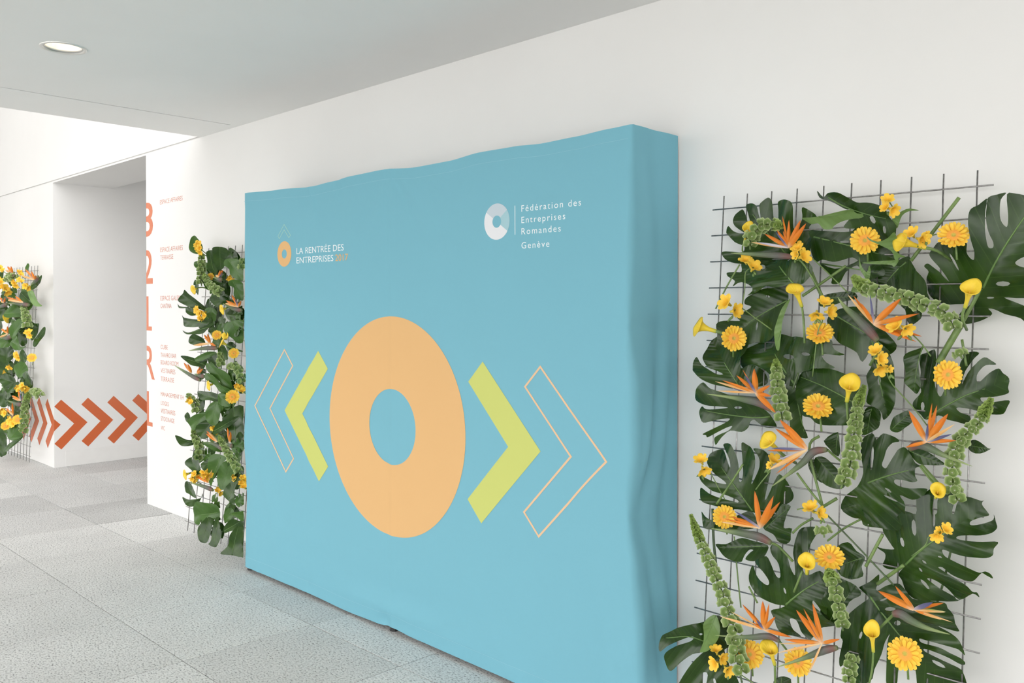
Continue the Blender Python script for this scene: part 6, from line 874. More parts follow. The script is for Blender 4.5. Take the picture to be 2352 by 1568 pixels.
('L',None,(-9.707,2.649,1.302),[(-9.625,2.658,1.278),(-9.795,2.657,1.256),(-10.004,2.657,1.259)],0.031,[],[((-9.898,2.641,1.352),0.0159,'o'),((-9.623,2.623,1.384),0.0159,'o'),((-9.929,2.637,1.262),0.0159,'p'),((-9.792,2.641,1.336),0.0111,'b')]),
('L',None,(-9.197,2.62,0.666),[(-9.2,2.629,0.626),(-9.362,2.628,0.618),(-9.659,2.629,0.629)],0.0297,[],[((-9.27,2.615,0.763),0.0153,'o'),((-9.382,2.592,0.701),0.0153,'o'),((-9.436,2.611,0.67),0.0153,'p'),((-9.208,2.614,0.733),0.0106,'b')]),
('L',None,(-9.42,2.613,0.502),[(-9.397,2.622,0.482),(-9.509,2.622,0.48),(-9.683,2.623,0.5)],0.0302,[],[((-9.632,2.606,0.559),0.0155,'o'),((-9.359,2.589,0.638),0.0155,'o'),((-9.531,2.605,0.55),0.0155,'p'),((-9.52,2.605,0.543),0.0108,'b')])]
CALLAS=[
('R','yellow calla half hidden behind the curved bells at the top left',(-1.466,2.691,1.861),(-1.496,2.716,1.803),0.0146,[]),
('R','yellow calla trumpet hanging on its stem left of centre,upper half',(-1.269,2.633,1.644),(-1.255,2.658,1.579),0.0224,[(-1.255,2.658,1.579),(-1.252,2.664,1.533),(-1.25,2.668,1.46)]),
('R','lone yellow calla sticking out left over the white wall',(-1.645,2.643,1.513),(-1.578,2.671,1.492),0.031,[]),
('R','yellow calla lying sideways beside freesias near the top',(-0.952,2.654,1.778),(-0.879,2.683,1.754),0.0241,[]),
('R','small yellow calla standing on the huge upper right leaf',(-0.735,2.613,1.641),(-0.76,2.638,1.576),0.0218,[]),
('R','yellow calla seen straight into its open mouth,left of the middle',(-1.345,2.592,1.146),(-1.321,2.619,1.111),0.0271,[]),
('R','yellow calla with a flared rim beside the central bells spike',(-1.07,2.599,1.353),(-1.092,2.624,1.284),0.0252,[(-1.092,2.624,1.284),(-1.093,2.631,1.256),(-1.094,2.639,1.227)]),
('R','short yellow calla between two leaves near the right,lower half',(-0.817,2.605,1.056),(-0.834,2.632,1.024),0.0175,[(-0.839,2.635,1.063),(-0.861,2.647,1.081),(-0.887,2.659,1.106)]),
('R','pointed yellow calla leaning against the lower middle gerbera',(-1.186,2.553,0.787),(-1.198,2.578,0.734),0.0216,[(-1.213,2.579,0.741),(-1.244,2.583,0.665)]),
('R','yellow calla tucked under the bottom left gerbera',(-1.322,2.567,0.475),(-1.312,2.591,0.408),0.0224,[(-1.312,2.591,0.408),(-1.312,2.595,0.329)]),
('R','slender yellow calla with a wavy rim,lower right',(-0.98,2.54,0.632),(-0.984,2.563,0.552),0.0184,[(-0.984,2.563,0.552),(-0.99,2.569,0.495),(-1.002,2.574,0.44)]),
('M',None,(-5.528,2.617,1.693),(-5.522,2.648,1.702),0.0266,[]),
('M',None,(-5.147,2.626,1.56),(-5.136,2.657,1.569),0.0279,[]),
('M',None,(-5.112,2.633,1.393),(-5.121,2.663,1.399),0.0202,[]),
('M',None,(-5.098,2.6,1.356),(-5.077,2.628,1.336),0.0301,[]),
('M',None,(-5.252,2.586,1.069),(-5.242,2.617,1.077),0.0282,[]),
('M',None,(-5.404,2.497,0.481),(-5.393,2.528,0.487),0.0284,[]),
('L',None,(-9.633,2.606,1.459),(-9.587,2.637,1.472),0.0397,[])]
FREESIAS=[
('R','double yellow freesia below the top left beak',[((-1.476,2.691,1.739),0.0185,100),((-1.44,2.679,1.714),0.0221,60)],[(-1.485,2.708,1.701),(-1.486,2.704,1.646),(-1.492,2.699,1.588)]),
('R','yellow freesia pair at the left rim,upper half',[((-1.542,2.679,1.592),0.0242,150),((-1.504,2.667,1.565),0.0224,10)],[(-1.505,2.698,1.58),(-1.443,2.695,1.542),(-1.378,2.692,1.501)]),
('R','yellow freesia with two open florets above the ragged gerbera',[((-1.179,2.659,1.591),0.0185,80),((-1.159,2.647,1.563),0.0194,0),((-1.204,2.656,1.555),0.0186,-90)],[(-1.193,2.674,1.534),(-1.207,2.671,1.498),(-1.219,2.659,1.353)]),
('R','yellow freesia resting on the top strelitzia head',[((-1.272,2.664,1.77),0.0182,120),((-1.251,2.652,1.743),0.021,20),((-1.275,2.662,1.752),0.0146,180)],[(-1.238,2.681,1.74),(-1.196,2.679,1.706),(-1.109,2.672,1.623)]),
('R','bright yellow freesia at the very top of the near grid',[((-0.997,2.695,1.906),0.0171,90),((-0.979,2.683,1.876),0.0177,-30),((-1.0,2.693,1.886),0.0151,150)],[]),
('R','yellow freesia resting on the sideways calla',[((-0.918,2.676,1.798),0.0184,120),((-0.889,2.665,1.779),0.0191,-20),((-0.88,2.675,1.789),0.0132,0)],[(-0.88,2.695,1.79),(-0.855,2.696,1.795)]),
('R','yellow freesia tangled in the upper right strelitzia petals',[((-0.943,2.623,1.521),0.0206,140),((-0.914,2.613,1.515),0.019,-40)],[(-0.911,2.642,1.504),(-0.879,2.639,1.473),(-0.85,2.636,1.435)]),
('R','yellow freesia with stacked florets right of the centre',[((-1.01,2.647,1.442),0.0184,120),((-0.996,2.635,1.422),0.0182,0),((-0.999,2.643,1.392),0.0196,-60),((-0.968,2.633,1.392),0.01,0)],[(-0.986,2.662,1.384),(-0.968,2.659,1.345),(-0.908,2.654,1.283),(-0.862,2.649,1.228)]),
('R','little yellow freesia at the left rim of the grid',[((-1.609,2.623,1.035),0.0204,110),((-1.592,2.611,1.008),0.0195,-60)],[(-1.588,2.64,1.0),(-1.549,2.636,0.948),(-1.521,2.633,0.91)]),
('R','small yellow freesia under the middle strelitzia',[((-1.326,2.606,1.073),0.019,60),((-1.332,2.595,1.059),0.0109,180)],[(-1.347,2.623,1.035),(-1.377,2.62,0.994),(-1.396,2.617,0.966)]),
('R','yellow freesia with thin buds in the lower middle',[((-1.201,2.615,0.935),0.0206,120),((-1.17,2.604,0.928),0.0183,0)],[(-1.232,2.634,0.927),(-1.258,2.634,0.919)]),
('R','small yellow freesia on the midrib of the big lower right leaf',[((-0.794,2.586,0.947),0.0158,40),((-0.811,2.575,0.93),0.0158,-100),((-0.805,2.585,0.939),0.0126,180)],[(-0.841,2.603,0.916),(-0.852,2.601,0.888),(-0.888,2.598,0.85)]),
('R','yellow freesia spray with four florets at the bottom left',[((-1.51,2.561,0.407),0.0174,100),((-1.483,2.55,0.395),0.0173,-30),((-1.512,2.558,0.365),0.0197,200),((-1.46,2.548,0.361),0.0194,-40)],[(-1.503,2.578,0.366),(-1.456,2.577,0.354),(-1.381,2.575,0.333)]),
('M',None,[((-5.552,2.672,1.995),0.0253,128),((-5.52,2.671,1.975),0.0213,166),((-5.577,2.674,2.01),0.0186,343)],[]),
('M',None,[((-5.54,2.67,1.965),0.0196,140),((-5.515,2.669,1.95),0.0165,237),((-5.56,2.671,1.977),0.0145,147)],[]),
('M',None,[((-5.189,2.713,1.764),0.0189,256),((-5.166,2.712,1.749),0.0159,331),((-5.207,2.714,1.774),0.0139,344)],[]),
('M',None,[((-5.464,2.626,1.553),0.0221,182),((-5.436,2.625,1.536),0.0186,178),((-5.486,2.627,1.564),0.0163,140)],[]),
('M',None,[((-5.4,2.634,1.532),0.0192,329),((-5.376,2.633,1.519),0.0162,176),((-5.419,2.635,1.543),0.0142,209)],[]),
('M',None,[((-5.445,2.632,1.503),0.0166,179),((-5.425,2.631,1.491),0.0139,88),((-5.462,2.632,1.512),0.0122,352)],[]),
('M',None,[((-5.082,2.708,1.453),0.0133,230),((-5.067,2.707,1.443),0.0112,186),((-5.095,2.708,1.459),0.0098,171)],[]),
('M',None,[((-4.946,2.637,1.082),0.0208,265),((-4.922,2.636,1.068),0.0175,72),((-4.965,2.638,1.091),0.0153,271)],[]),
('M',None,[((-4.911,2.636,1.065),0.0207,85),((-4.887,2.635,1.052),0.0174,101),((-4.93,2.636,1.075),0.0152,185)],[]),
('M',None,[((-5.485,2.577,0.955),0.0193,244),((-5.461,2.576,0.943),0.0163,144),((-5.504,2.577,0.963),0.0142,354)],[]),
('M',None,[((-5.182,2.593,0.789),0.0186,40),((-5.16,2.592,0.778),0.0157,343),((-5.2,2.594,0.797),0.0137,213)],[]),
('M',None,[((-5.165,2.551,0.522),0.0185,87),((-5.142,2.55,0.512),0.0156,315),((-5.182,2.551,0.53),0.0136,297)],[]),
('M',None,[((-5.195,2.54,0.508),0.0238,264),((-5.167,2.539,0.495),0.0201,340),((-5.218,2.54,0.518),0.0176,215)],[]),
('M',None,[((-5.332,2.538,0.49),0.0189,154),((-5.309,2.537,0.479),0.0159,319),((-5.351,2.539,0.497),0.0139,283)],[]),
('M',None,[((-4.959,2.61,0.506),0.0156,326),((-4.941,2.609,0.498),0.0131,138),((-4.973,2.61,0.513),0.0115,14)],[]),
('M',None,[((-4.768,2.572,0.536),0.0176,100),((-4.748,2.571,0.526),0.0148,81),((-4.784,2.573,0.543),0.013,300)],[]),
('M',None,[((-5.357,2.535,0.455),0.0162,225),((-5.337,2.535,0.447),0.0136,319),((-5.373,2.536,0.462),0.0119,332)],[]),
('M',None,[((-4.768,2.569,0.499),0.0226,92),((-4.743,2.568,0.487),0.0191,112),((-4.789,2.57,0.508),0.0167,351)],[]),
('M',None,[((-5.103,2.581,0.407),0.0184,92),((-5.081,2.581,0.397),0.0155,323),((-5.121,2.582,0.414),0.0136,21)],[]),
('L',None,[((-10.142,2.71,1.982),0.0262,241),((-10.094,2.709,1.961),0.0221,115),((-10.181,2.71,1.997),0.0193,84)],[]),
('L',None,[((-9.521,2.707,1.914),0.025,27),((-9.476,2.706,1.895),0.021,68),((-9.556,2.707,1.929),0.0184,56)],[]),
('L',None,[((-9.427,2.684,1.846),0.0247,162),((-9.383,2.683,1.827),0.0208,92),((-9.462,2.684,1.86),0.0182,247)],[]),
('L',None,[((-10.022,2.673,1.832),0.0389,99),((-9.95,2.672,1.802),0.0327,280),((-10.081,2.674,1.853),0.0287,18)],[]),
('L',None,[((-9.575,2.682,1.814),0.0292,212),((-9.523,2.681,1.792),0.0246,238),((-9.617,2.683,1.83),0.0215,179)],[]),
('L',None,[((-9.194,2.671,1.781),0.0283,194),((-9.145,2.67,1.76),0.0238,339),((-9.233,2.671,1.797),0.0208,313)],[]),
('L',None,[((-9.862,2.67,1.757),0.0384,36),((-9.791,2.668,1.727),0.0323,302),((-9.918,2.671,1.778),0.0283,104)],[]),
('L',None,[((-9.086,2.66,1.325),0.032,121),((-9.031,2.659,1.302),0.027,191),((-9.13,2.661,1.341),0.0236,0)],[]),
('L',None,[((-9.472,2.67,1.089),0.029,179),((-9.421,2.669,1.07),0.0244,207),((-9.513,2.67,1.103),0.0213,142)],[]),
('L',None,[((-9.737,2.664,0.959),0.0211,209),((-9.699,2.663,0.945),0.0178,58),((-9.768,2.664,0.969),0.0156,352)],[]),
('L',None,[((-9.875,2.661,0.898),0.0171,280),((-9.843,2.66,0.887),0.0144,191),((-9.9,2.661,0.906),0.0126,18)],[]),
('L',None,[((-9.089,2.617,0.805),0.0319,281),((-9.034,2.616,0.785),0.0269,314),((-9.133,2.617,0.818),0.0235,154)],[]),
('L',None,[((-9.321,2.625,0.776),0.0244,48),((-9.278,2.625,0.761),0.0206,151),((-9.356,2.626,0.786),0.018,279)],[]),
('L',None,[((-9.736,2.614,0.518),0.0337,262),((-9.675,2.613,0.499),0.0284,173),((-9.785,2.614,0.532),0.0248,297)],[]),
('L',None,[((-9.453,2.61,0.443),0.037,150),((-9.387,2.61,0.422),0.0312,180),((-9.506,2.611,0.458),0.0273,66)],[])]
BELLS=[
('R','curled bells of Ireland spike over the top left leaf',[(-1.34,2.69,1.851),(-1.393,2.691,1.86),(-1.437,2.69,1.844),(-1.455,2.687,1.807),(-1.455,2.684,1.776)],0.0172,0.0232),
('R','bells of Ireland garland sagging across the upper right',[(-1.091,2.676,1.671),(-1.052,2.673,1.636),(-0.987,2.671,1.618),(-0.928,2.67,1.604),(-0.88,2.668,1.584),(-0.821,2.667,1.561),(-0.798,2.663,1.516)],0.0217,0.0217),
('R','upright bells of Ireland spike left of the central rolled leaf',[(-1.338,2.643,1.402),(-1.332,2.639,1.349),(-1.328,2.635,1.305),(-1.318,2.632,1.258),(-1.304,2.626,1.194)],0.0155,0.0251),
('R','long bells of Ireland spike in the centre,winding down',[(-1.044,2.638,1.335),(-1.059,2.634,1.286),(-1.064,2.63,1.244),(-1.069,2.627,1.203),(-1.071,2.623,1.152),(-1.076,2.619,1.11),(-1.085,2.616,1.071),(-1.104,2.611,1.014)],0.0137,0.0233),
('R','bells of Ireland spike hanging down the right edge of the near grid',[(-0.697,2.657,1.319),(-0.723,2.651,1.257),(-0.757,2.648,1.216),(-0.782,2.644,1.172),(-0.792,2.64,1.117),(-0.788,2.636,1.067),(-0.775,2.632,1.025)],0.0156,0.0213),
('R','long bells of Ireland spike at the lower left against the white wall',[(-1.634,2.597,0.842),(-1.61,2.593,0.792),(-1.585,2.589,0.747),(-1.561,2.586,0.71),(-1.537,2.583,0.666),(-1.504,2.579,0.617),(-1.48,2.574,0.556),(-1.447,2.569,0.497),(-1.439,2.564,0.445),(-1.416,2.558,0.371)],0.0141,0.0259),
('R','pale bells of Ireland spike under the lower middle gerbera',[(-1.134,2.59,0.756),(-1.111,2.587,0.713),(-1.102,2.583,0.671),(-1.09,2.58,0.63),(-1.081,2.576,0.585)],0.0208,0.0208),
('R','small bells of Ireland cluster above the lower middle calla',[(-1.173,2.639,0.864),(-1.168,2.637,0.844)],0.0213,0.0213),
('R','bells of Ireland tip half hidden at the bottom middle',[(-1.065,2.609,0.495),(-1.073,2.606,0.462),(-1.074,2.603,0.422)],0.0188,0.0188),
('R','small bells of Ireland cluster above the oval gerbera',[(-0.793,2.707,1.441),(-0.786,2.706,1.428)],0.0195,0.0195),
('M',None,[(-5.54,2.688,1.945),(-5.526,2.681,1.856),(-5.524,2.674,1.767),(-5.503,2.67,1.72)],0.0177,0.0266),
('M',None,[(-4.971,2.682,1.873),(-4.962,2.677,1.81)],0.0165,0.0248),
('M',None,[(-5.478,2.676,1.796),(-5.413,2.672,1.744),(-5.327,2.668,1.702),(-5.22,2.666,1.67)],0.0176,0.0264),
('M',None,[(-5.17,2.633,1.273),(-5.144,2.625,1.182)],0.0169,0.0253),
('M',None,[(-5.06,2.626,1.194),(-4.966,2.627,1.207),(-4.893,2.624,1.162),(-4.863,2.619,1.105)],0.0166,0.0249),
('M',None,[(-5.566,2.608,0.978),(-5.469,2.605,0.933),(-5.44,2.6,0.872)],0.0177,0.0265),
('M',None,[(-5.432,2.593,0.79),(-5.447,2.588,0.725),(-5.359,2.581,0.649),(-5.367,2.576,0.583)],0.0173,0.026),
('M',None,[(-5.106,2.59,0.753),(-4.979,2.583,0.666),(-4.912,2.58,0.628),(-4.804,2.574,0.557)],0.0166,0.025),
('L',None,[(-9.87,2.684,1.865),(-9.7,2.686,1.892),(-9.61,2.684,1.859)],0.027,0.0405),
('L',None,[(-9.279,2.671,1.569),(-9.173,2.667,1.475),(-9.132,2.662,1.374)],0.0257,0.0386),
('L',None,[(-8.908,2.635,0.774),(-8.782,2.635,0.774),(-8.667,2.634,0.742)],0.0249,0.0373),
('L',None,[(-9.008,2.635,0.758),(-9.105,2.628,0.613),(-9.115,2.623,0.495),(-9.121,2.616,0.347)],0.0251,0.0376)]
STEMS=[
('R','straight green stem slanting across the upper left of the near grid',[(-1.515,2.72,1.729),(-1.562,2.714,1.652),(-1.603,2.707,1.572)],0.0031),
('R','thick flat green stem crossing the top bars of the near grid',[(-0.805,2.735,1.903),(-0.866,2.728,1.818),(-0.936,2.72,1.72)],0.0056),
('R','short cut stem end resting on the dark middle leaves',[(-1.272,2.67,1.362),(-1.29,2.665,1.306)],0.0033),
('R','green stem lying over the fanned left leaf',[(-1.458,2.644,1.04),(-1.503,2.637,0.966),(-1.553,2.631,0.89)],0.0038),
('R','brown-tipped stem crossing the wires below the middle strelitzia',[(-1.282,2.683,1.028),(-1.238,2.679,0.98),(-1.191,2.675,0.934)],0.0041),
('R','smooth green stem over the wires in the lower middle',[(-0.998,2.67,0.88),(-1.023,2.666,0.825),(-1.046,2.661,0.772)],0.0051),
('R','long dark stem standing behind the lower left bells',[(-1.597,2.679,0.858),(-1.586,2.669,0.743),(-1.567,2.66,0.63),(-1.555,2.651,0.525)],0.0052),
('R','thin green stem hanging left of the lower middle leaf',[(-1.507,2.672,0.777),(-1.487,2.661,0.647),(-1.469,2.652,0.542)],0.0027),
('R','thin stem running diagonally to the lower right',[(-1.174,2.673,0.908),(-1.064,2.665,0.82),(-0.96,2.658,0.734)],0.0029),
('R','very thick pale stem above the oval gerbera',[(-0.792,2.714,1.528),(-0.821,2.709,1.472),(-0.85,2.704,1.412)],0.0098),
('R','pale stem behind the beak of the middle strelitzia',[(-1.211,2.693,1.157),(-1.243,2.689,1.11),(-1.191,2.675,0.934)],0.0047),
('R','pale green stem leading down to the short calla',[(-0.894,2.689,1.104),(-0.845,2.685,1.055)],0.0067),
('R','broken brown-ended stem on the wires,bottom left',[(-1.438,2.649,0.623),(-1.403,2.645,0.575)],0.0034),
('R','broad grey-green stem in the upper middle of the near grid',[(-1.267,2.748,1.7),(-1.244,2.744,1.651),(-1.223,2.741,1.61)],0.0063),
('R','green stem slanting up to the right behind the upper left calla',[(-1.288,2.731,1.616),(-1.236,2.734,1.65),(-1.145,2.739,1.712)],0.0048),
('R','green stem slanting between the lower middle leaves',[(-1.175,2.676,0.824),(-1.123,2.68,0.873),(-1.071,2.683,0.911)],0.0032),
('R','short cut stem above the lower middle freesia',[(-1.198,2.674,0.926),(-1.145,2.677,0.966)],0.005),
('R','green stem leading from the small leaf to the lower freesia',[(-1.289,2.666,0.83),(-1.261,2.669,0.861),(-1.221,2.671,0.891)],0.0037),
('R','pale thin stem behind the big lower right leaf',[(-0.81,2.689,0.859),(-0.825,2.682,0.776),(-0.853,2.672,0.66)],0.0033),
('R','pale stems hanging below the upper right leaf',[(-0.794,2.73,1.483),(-0.78,2.724,1.405)],0.0039),
('R','dark green stem at the bottom left between bells and gerbera',[(-1.493,2.643,0.426),(-1.472,2.637,0.349),(-1.453,2.632,0.293)],0.0038)]

def leaf_h(u,v,mid,k):
    # height of the blade above its plane, from the distance to the midrib
    (ax,ay),(bx,by)=mid[0],mid[-1]
    dx,dy=bx-ax,by-ay; L=max(math.hypot(dx,dy),.02)
    s=((u-ax)*dx+(v-ay)*dy)/L/L; n=((u-ax)*-dy+(v-ay)*dx)/L/L
    an=min(abs(n),1.2); sc=min(max(s,-.3),1.3)
    return min(L,.3)*(k[0]*an+k[1]*an*an+k[2]*(sc-.4)**2+k[3]*math.sin(9*sc-7*an)*min(an*2,1))

# ------------------------------------------------------------------ the three wire grids
WHERE = dict(R='near', M='middle', L='far')
def gy(z, lean, off=0): return D-.05-(1.94-z)*lean-off
def wire_grid(x0, lean, label, n=10, sp=.0949, rows=20, rsp=.097):
    g = empty('wire_grid', (x0+.43, gy(0, lean), 0)); tag(g, label, 'grid', 'leaning wire grids')
    inv = Matrix.Translation((-(x0+.43), -gy(0, lean), 0))
    def add(a, b):
        V, F = tube([Vector(a), Vector(b)], .0026, 6); me = mesh('wire', V, F, True); o = link('wire', me, steel, g); o.matrix_parent_inverse = inv
    for i in range(n):
        x = x0+i*sp; add((x, gy(.035, lean), .035), (x, gy(1.989, lean), 1.989))
    for j in range(rows):
        z = 1.94-j*rsp; add((x0-.042, gy(z, lean)-.005, z), (x0+(n-1)*sp+.046, gy(z, lean)-.005, z))
wire_grid(-1.631, .0825, 'steel wire grid nearest the camera, right of the blue banner')
wire_grid(-5.684, .0825, 'steel wire grid half hidden behind the left end of the blue banner')
wire_grid(-10.16, .045, 'steel wire grid at the far left, beyond the doorway')

# ------------------------------------------------------------------ leaves
def ax(yaw, tilt):
    y, t = R_(yaw), R_(tilt)
    n = Vector((math.sin(y)*math.cos(t), -math.cos(y)*math.cos(t), math.sin(t))); a = Vector((0, 0, 1)).cross(n).normalized()
    return a, n.cross(a), n
ORD = ['topmost', 'second', 'third', 'fourth', 'fifth', 'sixth', 'seventh', 'eighth', 'ninth', 'tenth', 'eleventh', 'twelfth', 'thirteenth', 'fourteenth', 'fifteenth', 'sixteenth', 'seventeenth', 'eighteenth', 'nineteenth', 'twentieth']
TENS = {2: 'twenty', 3: 'thirty', 4: 'forty', 5: 'fifty', 6: 'sixty', 7: 'seventy', 8: 'eighty', 9: 'ninety'}
def ordinal(i):
    if i < 20: return ORD[i]
    t, u = divmod(i+1, 10)
    return (TENS[t][:-1]+'ieth' if u == 0 else TENS[t]+'-'+['', 'first', 'second', 'third', 'fourth', 'fifth', 'sixth', 'seventh', 'eighth', 'ninth'][u])
PLACE = dict(M='on grid left of banner', L='on grid beyond the doorway')
GRP = dict(R='on the near grid', M='on the middle grid', L='on the far grid')
count = {}
def autolabel(g, what):
    i = count.get((g, what), 0); count[(g, what)] = i+1
    return '%s %s, %s from top' % (what, PLACE[g], ordinal(i)) if i else '%s %s, topmost such' % (what, PLACE[g])
def build_leaf(g, label, shade, pet, O, yaw, tilt, pts, mid, holes, k):
    a, b, n = ax(yaw, tilt); O = Vector(O)
    P2 = [tuple(q) for q in catmull([(p[0]/1000, p[1]/1000, 0) for p in pts], 3 if g == 'R' else 4, True)]
    M = [(p[0]/1000, p[1]/1000) for p in mid]
    H = [[(q[0]/1000, q[1]/1000) for q in h_] for h_ in holes]
    loops = [[(p[0], p[1]) for p in P2]]+H
    xs = [p[0] for p in loops[0]]; ys = [p[1] for p in loops[0]]
    size = max(max(xs)-min(xs), max(ys)-min(ys)); st = max(size/20, .007)
    vp, ed = [], []
    for lp in loops:
        s0 = len(vp); vp += [Vector(p) for p in lp]; ed += [(s0+i, s0+(i+1) % len(lp)) for i in range(len(lp))]
    y = min(ys)+st/2; r_ = 0
    while y < max(ys):
        x = min(xs)+(st/2 if r_ % 2 else 0)
        while x < max(xs):
            if inside((x, y), loops[0]): vp.append(Vector((x, y)))
            x += st
        y += st*.87; r_ += 1
    v, e, f, *_ = delaunay_2d_cdt(vp, ed, [], 0, 1e-6)
    keep = []
    for t_ in f:
        cx = sum(v[i].x for i in t_)/3; cy = sum(v[i].y for i in t_)/3
        if inside((cx, cy), loops[0]) and not any(inside((cx, cy), h_) for h_ in H): keep.append(tuple(t_))
    used = sorted({i for t_ in keep for i in t_}); ix = {u: i for i, u in enumerate(used)}
    (a0, a1), (b0, b1) = M[0], M[-1]; dx, dy = b0-a0, b1-a1; LL_ = max(math.hypot(dx, dy), .02)
    def at(u, w_, o_=0):
        q = O+a*u+b*w_+n*(leaf_h(u, w_, M, k)+o_)
        if q.y > D-.004: q.y = D-.004
        return q
    V = [at(v[u].x, v[u].y) for u in used]
    me = mesh('leaf_blade', [p-O for p in V], [tuple(ix[i] for i in t_) for t_ in keep], True)
    if me.polygons and me.polygons[0].normal.dot(n) < 0: me.flip_normals()
    uvs = [(((v[u].x-a0)*dx+(v[u].y-a1)*dy)/LL_**2, (-(v[u].x-a0)*dy+(v[u].y-a1)*dx)/LL_**2) for u in used]
    ul = me.uv_layers.new(name='UVMap')
    for l in me.loops: ul.data[l.index].uv = uvs[l.vertex_index]
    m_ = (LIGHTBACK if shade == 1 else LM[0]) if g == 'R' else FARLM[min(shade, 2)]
    root = empty('monstera_leaf', O)
    if label is None: label = autolabel(g, ['dark green leaf', 'fresh green leaf', 'pale green leaf'][shade])
    tag(root, label, 'leaf', 'leaves '+GRP[g])
    link('leaf_blade', me, m_, root)
    rw = min(max(size*.010, .0012), .004)
    ribp = catmull([(q[0], q[1], 0) for q in M], 8)
    rp = [at(q.x, q.y, .0006)-O for q in ribp if inside((q.x, q.y), loops[0])]
    if len(rp) > 2:
        tube_obj('midrib', rp, lambda t: rw*(1.1-.8*t), rib, root, 6, .5, 1)
    if pet:
        tube_obj('petiole', [Vector(p)-O for p in pet], .0055, stemm, root, 8)
for rec in LEAVES: build_leaf(*rec)

# ------------------------------------------------------------------ flowers
EYEP = Vector((0, 0, EYE))
def basis_to(n, upv=Vector((0, 0, 1))):
    n = n.normalized(); a = upv.cross(n)
    if a.length < 1e-3: a = Vector((1, 0, 0))
    a.normalize(); return Matrix((a, n.cross(a), n)).transposed()
def grid_mesh(name, fn, nu, nv, closed=False):
    V, F = [], []; U = []
    for i in range(nu+1):
        for j in range(nv+(0 if closed else 1)): V.append(fn(i/nu, j/nv)); U.append((i/nu, j/nv))
    w_ = nv if closed else nv+1
    for i in range(nu):
        for j in range(nv):
            j2 = (j+1) % w_ if closed else j+1; F.append((i*w_+j, (i+1)*w_+j, (i+1)*w_+j2, i*w_+j2))
    me = mesh(name, V, F, True); ul = me.uv_layers.new(name='UVMap')
    for l in me.loops: ul.data[l.index].uv = U[l.vertex_index]
    return me
def petal_fn(r0, r1, wd, lift, tip=.0):
    def fn(u, v):
        r = r0+(r1-r0)*u; q = (v-.5)*2
        w_ = wd*(math.sin(min(u*1.15+.12, 1)*PI*.5))*(1 if u < .85 else math.sqrt(max(0, 1-((u-.85)/.165)**2)))
        notch = -.02*(1-abs(q))*(u > .95)
        return Vector((r+notch, q*w_, lift*u*u*(1-.0)+.018*q*q-.03*u**3+.01*abs(q)))
    return fn
G_OUT = [grid_mesh('petal', petal_fn(.25, 1.0-.03*i, .125, .06+.05*i), 7, 4) for i in range(3)]
G_IN = grid_mesh('petal', petal_fn(.2, .80, .105, .16), 6, 4)
for m_ in G_OUT+[G_IN]: m_.materials.append(gpetal)
def dome(u, v):
    a = 2*PI*v; r = .42*u; return Vector((r*math.cos(a), r*math.sin(a), .06+.035*math.sin(u*PI)-.02*(u < .25)+.012*math.sin(v*2*PI*24)*(u > .3)*u+.010*math.sin(u*38)))
G_DISC = grid_mesh('flower_disc', dome, 14, 48, True); G_DISC.materials.append(gdisc)
def gerbera(g, label, P_, R0, sy, sx_):
    P_ = Vector(P_); n = (EYEP-P_).normalized()
    if g != 'R': n = (n+Vector((0, -1, 0))*.8).normalized()
    Mx = basis_to(n)
    tx = math.acos(max(min(sy, 1), .5))*rnd.choice([1, 1, -1]); ty = math.acos(max(min(sx_, 1), .5))
    Mx = Mx @ Matrix.Rotation(-abs(tx)*.9, 3, 'X') @ Matrix.Rotation(ty*.9, 3, 'Y')
    root = empty('gerbera', P_); root.rotation_mode = 'QUATERNION'; root.rotation_quaternion = Mx.to_quaternion(); root.scale = (R0, R0, R0)
    if label is None: label = autolabel(g, 'small yellow gerbera')
    tag(root, label, 'flower', 'gerberas '+GRP[g])
    n_ = 21
    for i in range(n_):
        o = link('petal', G_OUT[i % 3], None, root); o.rotation_euler = (rnd.uniform(-.12, .12), rnd.uniform(-.06, .06), 2*PI*(i+rnd.uniform(-.15, .15))/n_); o.location.z = .012*(i % 2)
    if g == 'R':
        for i in range(13):
            o = link('inner_petal', G_IN, None, root); o.rotation_euler = (rnd.uniform(-.15, .15), rnd.uniform(-.1, .02), 2*PI*(i+.5+rnd.uniform(-.2, .2))/13); o.location.z = .03
    link('flower_disc', G_DISC, None, root)
    V, F = tube([Vector((0, 0, 0)), Vector((0, 0, -.35)), Vector((.15, -.6, -.6)), Vector((.2, -1.4, -.7))], .07, 6)
    link('stem', mesh('stem', V, F, True), stemm, root)
for rec in GERBERAS: gerbera(*rec)

def sepal(name, A, B, wd, m_, root, O, fat=1.0, bow=.12):
    A, B = Vector(A), Vector(B); d = B-A; L_ = d.length; t_ = d.normalized()
    toward = (EYEP-(A+B)/2).normalized(); s_ = t_.cross(toward).normalized(); n = s_.cross(t_)
    if n.dot(toward) < 0: n = -n
    tw = rnd.uniform(-.6, .6); bw = rnd.uniform(.02, bow)
    def fn(u, v):
        q = (v-.5)*2; w_ = wd*.5*(math.sin(PI*min(1, u*.93+.07))**.75)*(1 if u < .9 else max(0, (1-u)/.1)**.7) + wd*.10*(1-u)
        an = tw*u; sv = s_*math.cos(an)+n*math.sin(an); nv = n*math.cos(an)-s_*math.sin(an)
        return A+t_*(L_*u)+n*(L_*bw*math.sin(PI*u))+sv*(q*w_)+nv*(-(abs(q)**1.3)*w_*.55*fat+w_*.3)-O
    me = grid_mesh(name, fn, 10, 6); me.materials.append(m_)
    return link(name, me, None, root)
